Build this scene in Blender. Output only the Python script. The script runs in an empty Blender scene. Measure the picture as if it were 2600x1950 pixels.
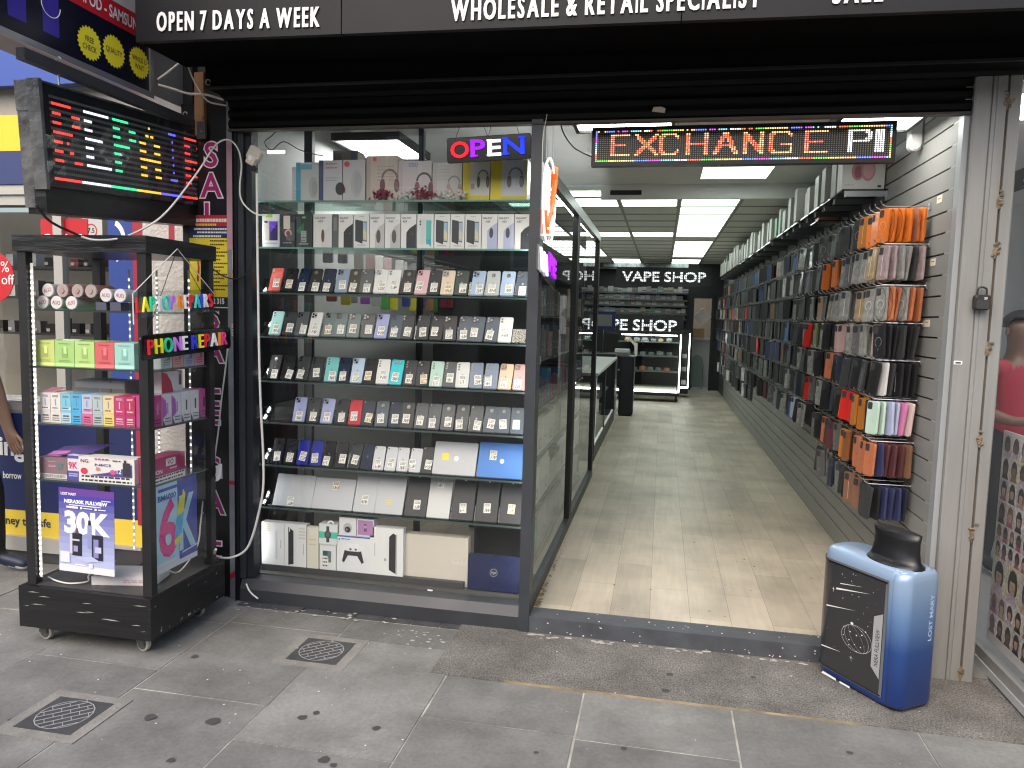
import bpy, math, random
from mathutils import Matrix, Vector
random.seed(7)
S = bpy.context.scene
COL = S.collection
PI = math.pi

# ------------------------------------------------------------------ camera
F, CX, CY, EYE = 1920.0, 1300.0, 975.0, 1.62          # focal length in pixels of the 2600 px photograph, eye height in metres
AX, AY, AZ = Vector((0.980532, 0.042913, -0.191613)), Vector((0.194659, -0.084281, 0.977243)), Vector((0.025787, -0.995518, -0.090994))     # world axes seen in the (right, down, forward) frame of the camera
cam_d = bpy.data.cameras.new('camera'); cam = bpy.data.objects.new('camera', cam_d); COL.objects.link(cam)
cam_d.sensor_width = 36; cam_d.lens = 36 * F / 2600; cam_d.clip_end = 300; cam_d.clip_start = 0.05
cam.matrix_world = Matrix(((AX.x, -AX.y, -AX.z, 0), (AY.x, -AY.y, -AY.z, 0), (AZ.x, -AZ.y, -AZ.z, EYE), (0, 0, 0, 1)))
S.camera = cam
def _ray(px, py):
    d = Vector((px - CX, py - CY, F)); return Vector((AX.dot(d), AY.dot(d), AZ.dot(d)))
def onY(px, py, Y): d = _ray(px, py); t = Y / d.y; return Vector((d.x * t, Y, EYE + d.z * t))
def onX(px, py, X): d = _ray(px, py); t = X / d.x; return Vector((X, d.y * t, EYE + d.z * t))
def onZ(px, py, Z): d = _ray(px, py); t = (Z - EYE) / d.z; return Vector((d.x * t, d.y * t, Z))

# ------------------------------------------------------------------ light
SUN_EL, SUN_AZ = math.radians(46), math.radians(196)
w = bpy.data.worlds.new('World'); S.world = w; w.use_nodes = True
nt = w.node_tree; bg = nt.nodes['Background']; sky = nt.nodes.new('ShaderNodeTexSky')
sky.sky_type = 'NISHITA'; sky.sun_disc = False; sky.sun_elevation = SUN_EL; sky.sun_rotation = SUN_AZ
sky.air_density = 1.0; sky.dust_density = 4.0; sky.ozone_density = 0.6
nt.links.new(sky.outputs[0], bg.inputs[0]); bg.inputs[1].default_value = 0.15
sl = bpy.data.lights.new('sun', 'SUN'); sl.energy = 1.0; sl.angle = math.radians(70); sl.color = (1, 0.97, 0.93)
so = bpy.data.objects.new('sun', sl); COL.objects.link(so)
_sd = Vector((math.sin(SUN_AZ) * math.cos(SUN_EL), math.cos(SUN_AZ) * math.cos(SUN_EL), math.sin(SUN_EL)))
so.rotation_euler = _sd.to_track_quat('Z', 'Y').to_euler(); so.location = (0, -4, 9)
S.view_settings.view_transform = 'Standard'; S.view_settings.look = 'None'
S.view_settings.exposure = 0.95; S.view_settings.gamma = 1.0
S.render.engine = 'CYCLES'
S.cycles.use_denoising = True; S.cycles.filter_width = 1.2
S.cycles.max_bounces = 10; S.cycles.transparent_max_bounces = 24; S.cycles.glossy_bounces = 4; S.cycles.diffuse_bounces = 4
S.cycles.sample_clamp_indirect = 4.0; S.cycles.caustics_reflective = False; S.cycles.caustics_refractive = False

# ------------------------------------------------------------------ materials
_M = {}
def mat(col, rough=0.55, metal=0.0, noise=0.0, nscale=8.0, bump=0.0, bscale=60.0, spec=0.5, emit=0.0, ecol=None, coat=0.0, stretch=None):
    col = tuple(col)
    key = (col, rough, metal, noise, nscale, bump, bscale, spec, emit, ecol, coat, stretch)
    if key in _M: return _M[key]
    m = bpy.data.materials.new('paint'); m.use_nodes = True
    n = m.node_tree.nodes; l = m.node_tree.links; b = n['Principled BSDF']
    b.inputs['Base Color'].default_value = (*col, 1); b.inputs['Roughness'].default_value = rough
    b.inputs['Metallic'].default_value = metal; b.inputs['Specular IOR Level'].default_value = spec
    b.inputs['Coat Weight'].default_value = coat
    if emit:
        b.inputs['Emission Color'].default_value = (*(ecol or col), 1); b.inputs['Emission Strength'].default_value = emit
        if emit < 1.5: m.cycles.emission_sampling = 'NONE'
    if noise or bump:
        tc = n.new('ShaderNodeTexCoord'); src = tc.outputs['Object']
        if stretch:
            mp = n.new('ShaderNodeMapping'); mp.inputs['Scale'].default_value = stretch
            l.new(src, mp.inputs[0]); src = mp.outputs[0]
    if noise:
        t = n.new('ShaderNodeTexNoise'); t.inputs['Scale'].default_value = nscale; t.inputs['Detail'].default_value = 6
        l.new(src, t.inputs['Vector'])
        r = n.new('ShaderNodeMapRange'); r.inputs[1].default_value = 0.25; r.inputs[2].default_value = 0.75
        r.inputs[3].default_value = 1 - noise; r.inputs[4].default_value = 1 + noise
        l.new(t.outputs[0], r.inputs[0])
        mx = n.new('ShaderNodeMix'); mx.data_type = 'RGBA'; mx.blend_type = 'MULTIPLY'; mx.inputs[0].default_value = 1
        mx.inputs[6].default_value = (*col, 1); l.new(r.outputs[0], mx.inputs[7]); l.new(mx.outputs[2], b.inputs['Base Color'])
        r2 = n.new('ShaderNodeMapRange'); r2.inputs[3].default_value = max(0.05, rough - 0.12); r2.inputs[4].default_value = min(1, rough + 0.12)
        l.new(t.outputs[0], r2.inputs[0]); l.new(r2.outputs[0], b.inputs['Roughness'])
    if bump:
        t2 = n.new('ShaderNodeTexNoise'); t2.inputs['Scale'].default_value = bscale; t2.inputs['Detail'].default_value = 4
        l.new(src, t2.inputs['Vector'])
        bp = n.new('ShaderNodeBump'); bp.inputs['Strength'].default_value = bump; bp.inputs['Distance'].default_value = 0.01
        l.new(t2.outputs[0], bp.inputs['Height']); l.new(bp.outputs[0], b.inputs['Normal'])
    _M[key] = m
    return m
def glow(col, e): return mat(col, 0.6, emit=e * (0.5 if e < 4 else 1), ecol=tuple(col))
def glass_mat(tint=(0.93, 0.96, 0.95), rough=0.0, ior=1.45, boost=1.0):
    key = ('g', tint, rough, ior, boost)
    if key in _M: return _M[key]
    m = bpy.data.materials.new('glass'); m.use_nodes = True
    n = m.node_tree.nodes; l = m.node_tree.links; n.remove(n['Principled BSDF'])
    tr = n.new('ShaderNodeBsdfTransparent'); tr.inputs[0].default_value = (*tint, 1)
    gl = n.new('ShaderNodeBsdfGlossy'); gl.inputs['Roughness'].default_value = rough
    fr = n.new('ShaderNodeFresnel'); ge = n.new('ShaderNodeNewGeometry'); ex = n.new('ShaderNodeMath'); ex.operation = 'MULTIPLY_ADD'; ex.inputs[1].default_value = -2; ex.inputs[2].default_value = 1
    pw = n.new('ShaderNodeMath'); pw.operation = 'POWER'; pw.inputs[0].default_value = ior; l.new(ge.outputs['Backfacing'], ex.inputs[0]); l.new(ex.outputs[0], pw.inputs[1]); l.new(pw.outputs[0], fr.inputs[0])
    mu = n.new('ShaderNodeMath'); mu.operation = 'MULTIPLY'; mu.inputs[1].default_value = boost; mu.use_clamp = True
    ms = n.new('ShaderNodeMixShader'); l.new(fr.outputs[0], mu.inputs[0]); l.new(mu.outputs[0], ms.inputs[0])
    l.new(tr.outputs[0], ms.inputs[1]); l.new(gl.outputs[0], ms.inputs[2]); l.new(ms.outputs[0], n['Material Output'].inputs[0])
    _M[key] = m
    return m
GLASS = glass_mat()
SHELFG = glass_mat((0.62, 0.80, 0.74), 0.05, 1.5)
FILM = glass_mat((0.82, 0.84, 0.84), 0.12, 1.5, 2.0)
CHAR = mat((0.030, 0.034, 0.040), 0.45, noise=0.15, nscale=6)
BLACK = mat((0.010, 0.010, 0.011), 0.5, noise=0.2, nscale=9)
GLOSSB = mat((0.006, 0.006, 0.007), 0.18)
TAPE = mat((0.009, 0.009, 0.010), 0.34, noise=0.12, nscale=9, bump=0.55, bscale=14, stretch=(0.3, 0.3, 2.2))
STEEL = mat((0.55, 0.55, 0.56), 0.3, 1.0)
WHITE = mat((0.80, 0.80, 0.79), 0.5)
OFFW = mat((0.72, 0.70, 0.66), 0.55, noise=0.04)
PAPER = mat((0.78, 0.76, 0.70), 0.7)
CREAM = mat((0.80, 0.70, 0.52), 0.7)
INK = mat((0.03, 0.03, 0.035), 0.7)
CABLE = mat((0.74, 0.72, 0.67), 0.45)
DARKCABLE = mat((0.012, 0.012, 0.013), 0.45)

# ------------------------------------------------------------------ mesh building
_TX = {}
def text_geo(s, bold=0.0, ext=0.0, res=3):
    k = (s, bold, ext, res)
    if k not in _TX:
        cu = bpy.data.curves.new('lettering', 'FONT'); cu.body = s; cu.offset = bold; cu.extrude = ext; cu.resolution_u = res
        o = bpy.data.objects.new('lettering', cu); me = o.to_mesh()
        vs = [tuple(v.co) for v in me.vertices]; fs = [tuple(p.vertices) for p in me.polygons]
        o.to_mesh_clear(); bpy.data.objects.remove(o); bpy.data.curves.remove(cu)
        x0 = min(v[0] for v in vs); x1 = max(v[0] for v in vs); y0 = min(v[1] for v in vs); y1 = max(v[1] for v in vs)
        _TX[k] = (vs, fs, x0, x1, y0, y1)
    return _TX[k]
def basis(o, x, y):
    x = Vector(x).normalized(); y = Vector(y); y = (y - x * x.dot(y)).normalized(); z = x.cross(y); o = Vector(o)
    return Matrix(((x.x, y.x, z.x, o.x), (x.y, y.y, z.y, o.y), (x.z, y.z, z.z, o.z), (0, 0, 0, 1)))
def FY(x, y, z, tilt=0.0): return Matrix.Translation((x, y, z)) @ Matrix.Rotation(tilt, 4, 'Y') @ basis((0, 0, 0), (1, 0, 0), (0, 0, 1))    # faces the street
def FX(x, y, z, tilt=0.0): return Matrix.Translation((x, y, z)) @ Matrix.Rotation(tilt, 4, 'X') @ basis((0, 0, 0), (0, 1, 0), (0, 0, 1))    # faces +X
def rrect(w, h, r, n=3, cx=0, cy=0):
    out = []
    for k, (sx, sy) in enumerate(((1, 1), (-1, 1), (-1, -1), (1, -1))):
        for i in range(n + 1):
            a = PI / 2 * (k + i / n)
            out.append((cx + sx * (w / 2 - r) + r * math.cos(a), cy + sy * (h / 2 - r) + r * math.sin(a)))
    return out
def ring(r, n=16, rx=None, cx=0, cy=0): return [(cx + (rx or r) * math.cos(2 * PI * i / n), cy + r * math.sin(2 * PI * i / n)) for i in range(n)]
class MB:
    def __init__(s): s.v = []; s.f = []; s.m = []
    def add(s, vs, fs, mi=0):
        b = len(s.v); s.v += [tuple(v) for v in vs]
        for f in fs: s.f.append(tuple(b + i for i in f)); s.m.append(mi)
        return s
    def obox(s, M, x0, x1, y0, y1, z0, z1, mi=0):
        p = [M @ Vector((x, y, z)) for z in (z0, z1) for y in (y0, y1) for x in (x0, x1)]
        return s.add(p, [(0, 2, 3, 1), (4, 5, 7, 6), (0, 1, 5, 4), (2, 6, 7, 3), (0, 4, 6, 2), (1, 3, 7, 5)], mi)
    def box(s, x0, x1, y0, y1, z0, z1, mi=0): return s.obox(Matrix(), min(x0, x1), max(x0, x1), min(y0, y1), max(y0, y1), min(z0, z1), max(z0, z1), mi)
    def quad(s, a, b, c, d, mi=0): return s.add([a, b, c, d], [(0, 1, 2, 3)], mi)
    def poly(s, pts, M, z=0.0, mi=0):
        return s.add([M @ Vector((x, y, z)) for x, y in pts], [tuple(range(len(pts)))], mi)
    def prism(s, pts, M, z0, z1, mi=0, bev=0.0, mtop=None):
        n = len(pts); cx = sum(p[0] for p in pts) / n; cy = sum(p[1] for p in pts) / n
        if bev:
            mx = max(abs(p[0] - cx) for p in pts); my = max(abs(p[1] - cy) for p in pts)
            ins = [(cx + (x - cx) * (1 - bev / mx), cy + (y - cy) * (1 - bev / my)) for x, y in pts]
            L = [(ins, z0), (pts, z0 + bev), (pts, z1 - bev), (ins, z1)]
        else: L = [(pts, z0), (pts, z1)]
        vs = [M @ Vector((x, y, z)) for ps, z in L for x, y in ps]; fs = []
        for k in range(len(L) - 1):
            for i in range(n):
                j = (i + 1) % n; fs.append((k * n + i, k * n + j, (k + 1) * n + j, (k + 1) * n + i))
        fs.append(tuple(reversed(range(n))))
        s.add(vs, fs, mi)
        b = len(s.v) - n; s.f.append(tuple(b + i for i in range(n))); s.m.append(mi if mtop is None else mtop)
        return s
    def annulus(s, ro, ri, M, z, mi=0, n=18, a0=0, a1=2 * PI, ky=1.0):
        vs = []
        for i in range(n + 1):
            a = a0 + (a1 - a0) * i / n
            for r in (ro, ri): vs.append(M @ Vector((r * math.cos(a), ky * r * math.sin(a), z)))
        return s.add(vs, [(2 * i, 2 * i + 2, 2 * i + 3, 2 * i + 1) for i in range(n)], mi)
    def tube(s, pts, r, n=6, mi=0):
        pts = [Vector(p) for p in pts]; vs = []; up = Vector((0.13, 0.27, 0.95)).normalized()
        for i, p in enumerate(pts):
            d = (pts[min(i + 1, len(pts) - 1)] - pts[max(i - 1, 0)]).normalized()
            a = d.cross(up); a = a.normalized() if a.length > 1e-4 else d.cross(Vector((1, 0, 0))).normalized(); c = d.cross(a)
            rr = r[i] if isinstance(r, (list, tuple)) else r
            for k in range(n): vs.append(p + a * (rr * math.cos(2 * PI * k / n)) + c * (rr * math.sin(2 * PI * k / n)))
        fs = [(i * n + k, i * n + (k + 1) % n, (i + 1) * n + (k + 1) % n, (i + 1) * n + k) for i in range(len(pts) - 1) for k in range(n)]
        fs += [tuple(reversed(range(n))), tuple((len(pts) - 1) * n + k for k in range(n))]
        return s.add(vs, fs, mi)
    def cyl(s, a, b, r, n=14, mi=0): return s.tube([a, b], r, n, mi)
    def text(s, t, M, h=None, width=None, mi=0, xs=1.0, bold=0.0, ext=0.0, align='l', z=0.0, slant=0.0):
        vs, fs, x0, x1, y0, y1 = text_geo(t, bold, ext)
        k = h / 0.7 if h else width / (x1 - x0)
        kx = (width / (x1 - x0)) if width else k * xs
        off = -x0 * kx - (0 if align == 'l' else (x1 - x0) * kx / (2 if align == 'c' else 1))
        return s.add([M @ Vector((v[0] * kx + off + slant * v[1] * k, v[1] * k, v[2] * k + ext * k + z)) for v in vs], fs, mi)
    def spaced(s, t, M, h, width, gap=.14, mi=0, space=.30, dx=.0022):
        gl = [text_geo(c_, .014, .012) if c_ != ' ' else None for c_ in t]
        tot = sum((g[3] - g[2]) + gap if g else space for g in gl) - gap; k = width / tot; x = 0
        for c_, g in zip(t, gl):
            if g is None: x += space * k; continue
            lw = (g[3] - g[2]) * k
            for q in (-1, 0, 1): s.text(c_, M @ Matrix.Translation((x + dx * (q + 1), 0, .0003 * q)), h=h, width=lw - 2 * dx, mi=mi, bold=.014, ext=.012)
            x += lw + gap * k
        return s
    def build(s, name, mats, parent=None, smooth=False, loc=None):
        me = bpy.data.meshes.new(name)
        if loc is not None: o3 = Vector(loc); vs = [tuple(Vector(v) - o3) for v in s.v]
        else: vs = s.v
        me.from_pydata(vs, [], s.f)
        for m in (mats if isinstance(mats, (list, tuple)) else [mats]): me.materials.append(m)
        me.polygons.foreach_set('material_index', s.m)
        if smooth: me.polygons.foreach_set('use_smooth', [True] * len(s.f))
        me.update()
        o = bpy.data.objects.new(name, me); COL.objects.link(o)
        if loc is not None: o.location = loc
        if parent is not None: o.parent = parent
        return o
def tag(o, label=None, cat=None, group=None, kind=None):
    if label: o['label'] = label
    if cat: o['category'] = cat
    if group: o['group'] = group
    if kind: o['kind'] = kind
    return o
def thing(name, label, cat, group=None, loc=(0, 0, 0), rot=(0, 0, 0)):
    o = bpy.data.objects.new(name, None); COL.objects.link(o); o.location = loc; o.rotation_euler = rot; o.empty_display_size = 0.05
    return tag(o, label, cat, group)
def inst(name, me, parent=None, M=None):
    o = bpy.data.objects.new(name, me); COL.objects.link(o)
    if parent is not None: o.parent = parent
    if M is not None: o.matrix_local = M
    return o
def structure(o): o['kind'] = 'structure'; return o
def curve(pts, n=6):                                       # Catmull-Rom through the points
    P = [Vector(p) for p in pts]; P = [P[0] * 2 - P[1]] + P + [P[-1] * 2 - P[-2]]; out = []
    for i in range(1, len(P) - 2):
        for k in range(n):
            t = k / n; a, b, c, d = P[i - 1:i + 3]
            out.append(0.5 * (2 * b + (c - a) * t + (2 * a - 5 * b + 4 * c - d) * t * t + (3 * b - a - 3 * c + d) * t ** 3))
    return out + [P[-2]]
ORD = ('first second third fourth fifth sixth seventh eighth ninth tenth eleventh twelfth thirteenth fourteenth fifteenth sixteenth seventeenth '
       'eighteenth nineteenth twentieth').split()
def ordn(i):
    if i < 20: return ORD[i]
    t = {2: 'twenty', 3: 'thirty', 4: 'forty', 5: 'fifty', 6: 'sixty'}
    q, r = divmod(i + 1, 10)
    return (t[q] + '-' + ORD[r - 1]) if r else {3: 'thirtieth', 4: 'fortieth', 5: 'fiftieth', 6: 'sixtieth'}[q]

# ================================================================== SETTING
YF = 3.72                                                  # plane of the shop front
# ---- pavement
def stone(name, c1, c2, sc=3.0, rough=0.75, speck=0.0, bump=0.25):
    m = bpy.data.materials.new(name); m.use_nodes = True; n = m.node_tree.nodes; l = m.node_tree.links; b = n['Principled BSDF']
    tc = n.new('ShaderNodeTexCoord'); big = n.new('ShaderNodeTexNoise'); big.inputs['Scale'].default_value = sc; big.inputs['Detail'].default_value = 8; big.inputs['Roughness'].default_value = 0.62
    l.new(tc.outputs['Object'], big.inputs['Vector'])
    at = n.new('ShaderNodeAttribute'); at.attribute_name = 'tone'
    cr = n.new('ShaderNodeValToRGB'); cr.color_ramp.elements[0].position = 0.32; cr.color_ramp.elements[1].position = 0.68
    cr.color_ramp.elements[0].color = (*c1, 1); cr.color_ramp.elements[1].color = (*c2, 1); l.new(big.outputs[0], cr.inputs[0])
    fine = n.new('ShaderNodeTexNoise'); fine.inputs['Scale'].default_value = 140 if speck else 55; fine.inputs['Detail'].default_value = 5; l.new(tc.outputs['Object'], fine.inputs['Vector'])
    mr = n.new('ShaderNodeMapRange'); mr.inputs[1].default_value = 0.35; mr.inputs[2].default_value = 0.65
    mr.inputs[3].default_value = 0.92 - speck; mr.inputs[4].default_value = 1.08 + speck; l.new(fine.outputs[0], mr.inputs[0])
    m1 = n.new('ShaderNodeMix'); m1.data_type = 'RGBA'; m1.blend_type = 'MULTIPLY'; m1.inputs[0].default_value = 1; l.new(cr.outputs[0], m1.inputs[6]); l.new(mr.outputs[0], m1.inputs[7])
    ad = n.new('ShaderNodeMath'); ad.operation = 'ADD'; ad.inputs[1].default_value = 1.0; l.new(at.outputs['Fac'], ad.inputs[0])
    m2 = n.new('ShaderNodeMix'); m2.data_type = 'RGBA'; m2.blend_type = 'MULTIPLY'; m2.inputs[0].default_value = 1; l.new(m1.outputs[2], m2.inputs[6]); l.new(ad.outputs[0], m2.inputs[7])
    st = n.new('ShaderNodeTexNoise'); st.inputs['Scale'].default_value = 1.3; st.inputs['Detail'].default_value = 9; st.inputs['Roughness'].default_value = 0.7; l.new(tc.outputs['Object'], st.inputs['Vector'])
    sr = n.new('ShaderNodeMapRange'); sr.inputs[1].default_value = 0.40; sr.inputs[2].default_value = 0.60; sr.inputs[3].default_value = 0.78; sr.inputs[4].default_value = 1.12; l.new(st.outputs[0], sr.inputs[0])
    m3 = n.new('ShaderNodeMix'); m3.data_type = 'RGBA'; m3.blend_type = 'MULTIPLY'; m3.inputs[0].default_value = 1; l.new(m2.outputs[2], m3.inputs[6]); l.new(sr.outputs[0], m3.inputs[7])
    l.new(m3.outputs[2], b.inputs['Base Color']); b.inputs['Roughness'].default_value = rough; b.inputs['Specular IOR Level'].default_value = 0.35
    bp = n.new('ShaderNodeBump'); bp.inputs['Strength'].default_value = bump; bp.inputs['Distance'].default_value = 0.006; l.new(fine.outputs[0], bp.inputs['Height']); l.new(bp.outputs[0], b.inputs['Normal'])
    return m
SLAB = stone('slab stone', (0.135, 0.135, 0.128), (0.205, 0.204, 0.194))
MORTAR = mat((0.34, 0.33, 0.29), 0.9, noise=0.6, nscale=6)
AGG = stone('aggregate concrete', (0.115, 0.11, 0.10), (0.185, 0.178, 0.165), 4.0, 0.9, 0.38, 0.9)
g = MB(); g.quad((-40, -40, -0.003), (40, -40, -0.003), (40, 60, -0.003), (-40, 60, -0.003)); structure(g.build('ground', MORTAR))
slabs = []; G = 0.004
def col_slabs(xa, xb, cuts):
    for y0, y1 in zip(cuts[:-1], cuts[1:]): slabs.append((xa, xb, y0, y1))
XS = [onZ(0, 1708, 0).x, onZ(405, 1700, 0).x, onZ(676, 1794, 0).x, onZ(1052, 1847, 0).x, onZ(1460, 1860, 0).x, onZ(1870, 1880, 0).x]
c1 = onZ(250, 1680, 0).y; c2 = onZ(500, 1768, 0).y; c3 = onZ(800, 1907, 0).y; c4 = onZ(1020, 1637, 0).y; c5 = onZ(1180, 1833, 0).y; c6 = onZ(1400, 1868, 0).y
YW, YR = 3.70, onZ(1300, 1734, 0).y
col_slabs(XS[0], XS[1], [-3.2, -2.3, -1.2, -0.3, 0.7, 1.55, c1 - 0.84, c1, c1 + 0.52, 3.95])
col_slabs(XS[1], XS[2], [-3.2, -2.0, -0.9, 0.2, 1.2, c2 - 0.8, c2, c2 + 0.72, 3.64])
col_slabs(XS[2], XS[3], [-3.2, -2.5, -1.6, -0.5, 0.5, c3 - 0.85, c3, c4, 3.64])
col_slabs(XS[3], XS[4], [-3.2, -2.2, -1.1, -0.2, 0.8, c5 - 0.72, c5, YR])
col_slabs(XS[4], XS[5], [-3.2, -1.9, -0.8, 0.3, 1.1, c6 - 0.85, c6, YR])
col_slabs(XS[5], XS[5] + 0.72, [-3.2, -2.4, -1.3, -0.3, 0.7, 1.5, 2.5, YR])
col_slabs(XS[5] + 0.72, XS[5] + 1.5, [-3.2, -2.0, -1.0, 0.0, 1.0, 2.1, YR])
x = XS[0]
for k in range(7): col_slabs(x - 0.74, x, [-3.2 + 0.2 * (k % 3), -2.1, -1.2, -0.2, 0.75, 1.7, 2.6 + 0.15 * (k % 2), 3.3, 3.95]); x -= 0.74
sm = MB(); tones = []
for xa, xb, y0, y1 in slabs:
    jx = lambda: random.uniform(-0.002, 0.002)
    sm.box(xa + G + jx(), xb - G + jx(), y0 + G + jx(), y1 - G + jx(), -0.01, random.uniform(-0.0015, 0.0015)); t = random.uniform(-0.16, 0.13); tones += [t] * 6
po = structure(sm.build('pavement', SLAB))
at = po.data.attributes.new('tone', 'FLOAT', 'FACE'); at.data.foreach_set('value', tones)
# small dark setts along the window foot
tm = MB(); xx = -2.22; k = 0
while xx < -0.66:
    wd = 0.155 if k > 1 else 0.19
    tm.box(xx + 0.003, min(xx + wd, -0.66) - 0.003, 3.645, 3.80, -0.01, 0.002 + (0.003 if k < 2 else 0)); xx += wd; k += 1
structure(tm.build('kerb_tiles', mat((0.055, 0.056, 0.06), 0.6, noise=0.3, nscale=12, bump=0.4)))
rm = MB(); rm.box(-0.96, 3.2, YR, 3.72, -0.011, 0.006); structure(rm.build('entrance_apron', AGG))
em = MB(); em.obox(Matrix(), -0.62, 0.86, YR - 0.005, YR - 0.001, -0.01, 0.009); structure(em.build('apron_edge_strip', mat((0.27, 0.215, 0.13), 0.8, noise=0.5, nscale=9)))
# chewing gum, paint flecks and litter on the paving
def blob(mb, x, y, r, z, n=11, mi=0, sx=1.0):
    mb.add([(x + sx * r * random.uniform(0.78, 1.15) * math.cos(2 * PI * i / n), y + r * random.uniform(0.78, 1.15) * math.sin(2 * PI * i / n), z) for i in range(n)], [tuple(range(n))], mi)
gm = MB()
for px, py, r in ((382, 1822, .024), (542, 1832, .029), (768, 1823, .02), (803, 1811, .016), (956, 1850, .018), (824, 1930, .023), (847, 1944, .014), (434, 1931, .016), (28, 1829, .013), (494, 1668, .018), (730, 1668, .014), (1690, 1757, .02), (1912, 1723, .013), (2158, 1913, .013), (1584, 1901, .012), (1361, 1912, .011), (1700, 1716, .016)):
    p = onZ(px, py, 0); blob(gm, p.x, p.y, r, 0.0068 if p.y > YR else 0.0025)
structure(gm.build('gum_spots', mat((0.05, 0.05, 0.048), 0.85)))
gw = MB()
for i in range(150):
    x, y = random.uniform(-3.4, 1.2), random.uniform(1.4, 3.6); blob(gw, x, y, random.choice((.0015, .002, .003, .0045)), 0.0065, 6)
tag(gw.build('litter_specks', mat((0.62, 0.6, 0.55), 0.8)), 'tiny pale litter specks and paint flecks scattered over the paving', 'litter', kind='stuff')
pl = MB()
for i in range(60):
    t = random.random(); x = -0.6 + 1.8 * t ** 1.2; yy = 3.668 + random.gauss(0, 0.010) - 0.01 * math.sin(t * 9)
    if t > 0.72 and random.random() < 0.55: continue
    blob(pl, x, yy, random.uniform(.004, .011), 0.0076 + 0.0001 * random.random(), 9, 0, 1.9)
for i in range(24):
    x = random.gauss(-1.15, 0.13); y = random.gauss(3.50, 0.06); blob(pl, x, y, random.uniform(.002, .009), 0.0032 + 0.0002 * random.random(), 9, 0, 1.5)
for i in range(26):
    x = random.uniform(-2.2, -1.3); y = random.gauss(3.63, 0.03); blob(pl, x, y, random.uniform(.003, .009), 0.0076 + 0.0002 * random.random(), 9, 0, 1.8)
structure(pl.build('paint_patches', mat((0.40, 0.385, 0.345), 0.9, noise=0.4, nscale=60)))
for nm, cx, cy in (('inspection_cover', -1.525, 3.235), ('inspection_cover', -2.245, 2.462)):
    sx = -1 if cy > 3 else 1
    lab = 'square grey cast metal inspection cover nearer the window' if cy > 3 else 'square dark cast metal inspection cover at the lower left corner'
    t = thing('inspection_cover', lab, 'drain cover', 'inspection covers set in the paving', (cx, cy, 0))
    f = MB(); f.box(-.175, .175, -.165, .165, -0.006, 0.0028); f.build('surround', mat((0.20, 0.194, 0.178), 0.9, noise=0.25, bump=0.5), t)
    f = MB(); f.box(-.125, .125, -.118, .118, -0.004, 0.0045); f.build('cover_plate', mat((0.055, 0.057, 0.06), 0.5, 0.2, noise=0.25, nscale=20), t)
    f = MB(); f.annulus(.106, .102, Matrix(), .0062)
    for i in range(7):
        a = -.09 + .03 * i; hl = math.sqrt(max(0, .1 ** 2 - a * a))
        f.obox(Matrix.Rotation(.75, 4, 'Z'), -hl, hl, a - .0013, a + .0013, .0046, .0063)
        if i < 6:
            for q in range(3):
                b = -.07 + .06 * q + (.03 if i % 2 else 0)
                if abs(b) < hl: f.obox(Matrix.Rotation(.75, 4, 'Z'), b - .0013, b + .0013, a, a + .03, .0046, .006)
    f.build('raised_pattern', mat((0.42, 0.42, 0.42), 0.5, 0.3), t)
# ---- road and opposite buildings (seen only as reflections in the glass)
rd = MB(); rd.quad((-40, -11, -0.006), (40, -11, -0.006), (40, -3.25, -0.006), (-40, -3.25, -0.006)); structure(rd.build('road', mat((0.05, 0.05, 0.052), 0.85, noise=0.2)))
ob = thing('terrace_building', 'brown brick terrace across the street, mirrored faintly in the shop glass', 'building', loc=(0, -14, 0))
f = MB(); f.box(-22, 22, -6, 0, 0, 7.2); f.build('wall', mat((0.16, 0.115, 0.085), 0.9, noise=0.25, nscale=2), ob)
for i in range(11):
    for z in (2.9, 5.2):
        f = MB(); x = -19 + 3.8 * i; f.box(x - .55, x + .55, 0.01, 0.06, z, z + 1.5); f.box(x - .45, x + .45, 0.06, 0.08, z + .08, z + 1.42, 1); f.build('window', [WHITE, mat((.05, .06, .07), .1)], ob)

# ---- shop interior shell
FZ = 0.085
wood = bpy.data.materials.new('wood effect vinyl'); wood.use_nodes = True
n = wood.node_tree.nodes; l = wood.node_tree.links; b = n['Principled BSDF']
tc = n.new('ShaderNodeTexCoord'); mp = n.new('ShaderNodeMapping'); mp.inputs['Rotation'].default_value = (0, 0, PI / 2)
l.new(tc.outputs['Object'], mp.inputs[0])
br = n.new('ShaderNodeTexBrick'); br.inputs['Scale'].default_value = 1; br.inputs['Brick Width'].default_value = 0.78; br.inputs['Row Height'].default_value = 0.205
br.inputs['Mortar Size'].default_value = 0.0012; br.inputs['Color1'].default_value = (0.475, 0.415, 0.33, 1); br.inputs['Color2'].default_value = (0.365, 0.32, 0.252, 1); br.inputs['Mortar'].default_value = (0.18, 0.155, 0.12, 1); br.inputs['Bias'].default_value = -0.1
l.new(mp.outputs[0], br.inputs['Vector'])
mp2 = n.new('ShaderNodeMapping'); mp2.inputs['Scale'].default_value = (26, 2.2, 1); l.new(tc.outputs['Object'], mp2.inputs[0])
gr = n.new('ShaderNodeTexNoise'); gr.inputs['Scale'].default_value = 1; gr.inputs['Detail'].default_value = 7; gr.inputs['Distortion'].default_value = 0.8; l.new(mp2.outputs[0], gr.inputs['Vector'])
mr = n.new('ShaderNodeMapRange'); mr.inputs[1].default_value = .3; mr.inputs[2].default_value = .7; mr.inputs[3].default_value = .91; mr.inputs[4].default_value = 1.08; l.new(gr.outputs[0], mr.inputs[0])
mx = n.new('ShaderNodeMix'); mx.data_type = 'RGBA'; mx.blend_type = 'MULTIPLY'; mx.inputs[0].default_value = 1; l.new(br.outputs[0], mx.inputs[6]); l.new(mr.outputs[0], mx.inputs[7])
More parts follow.
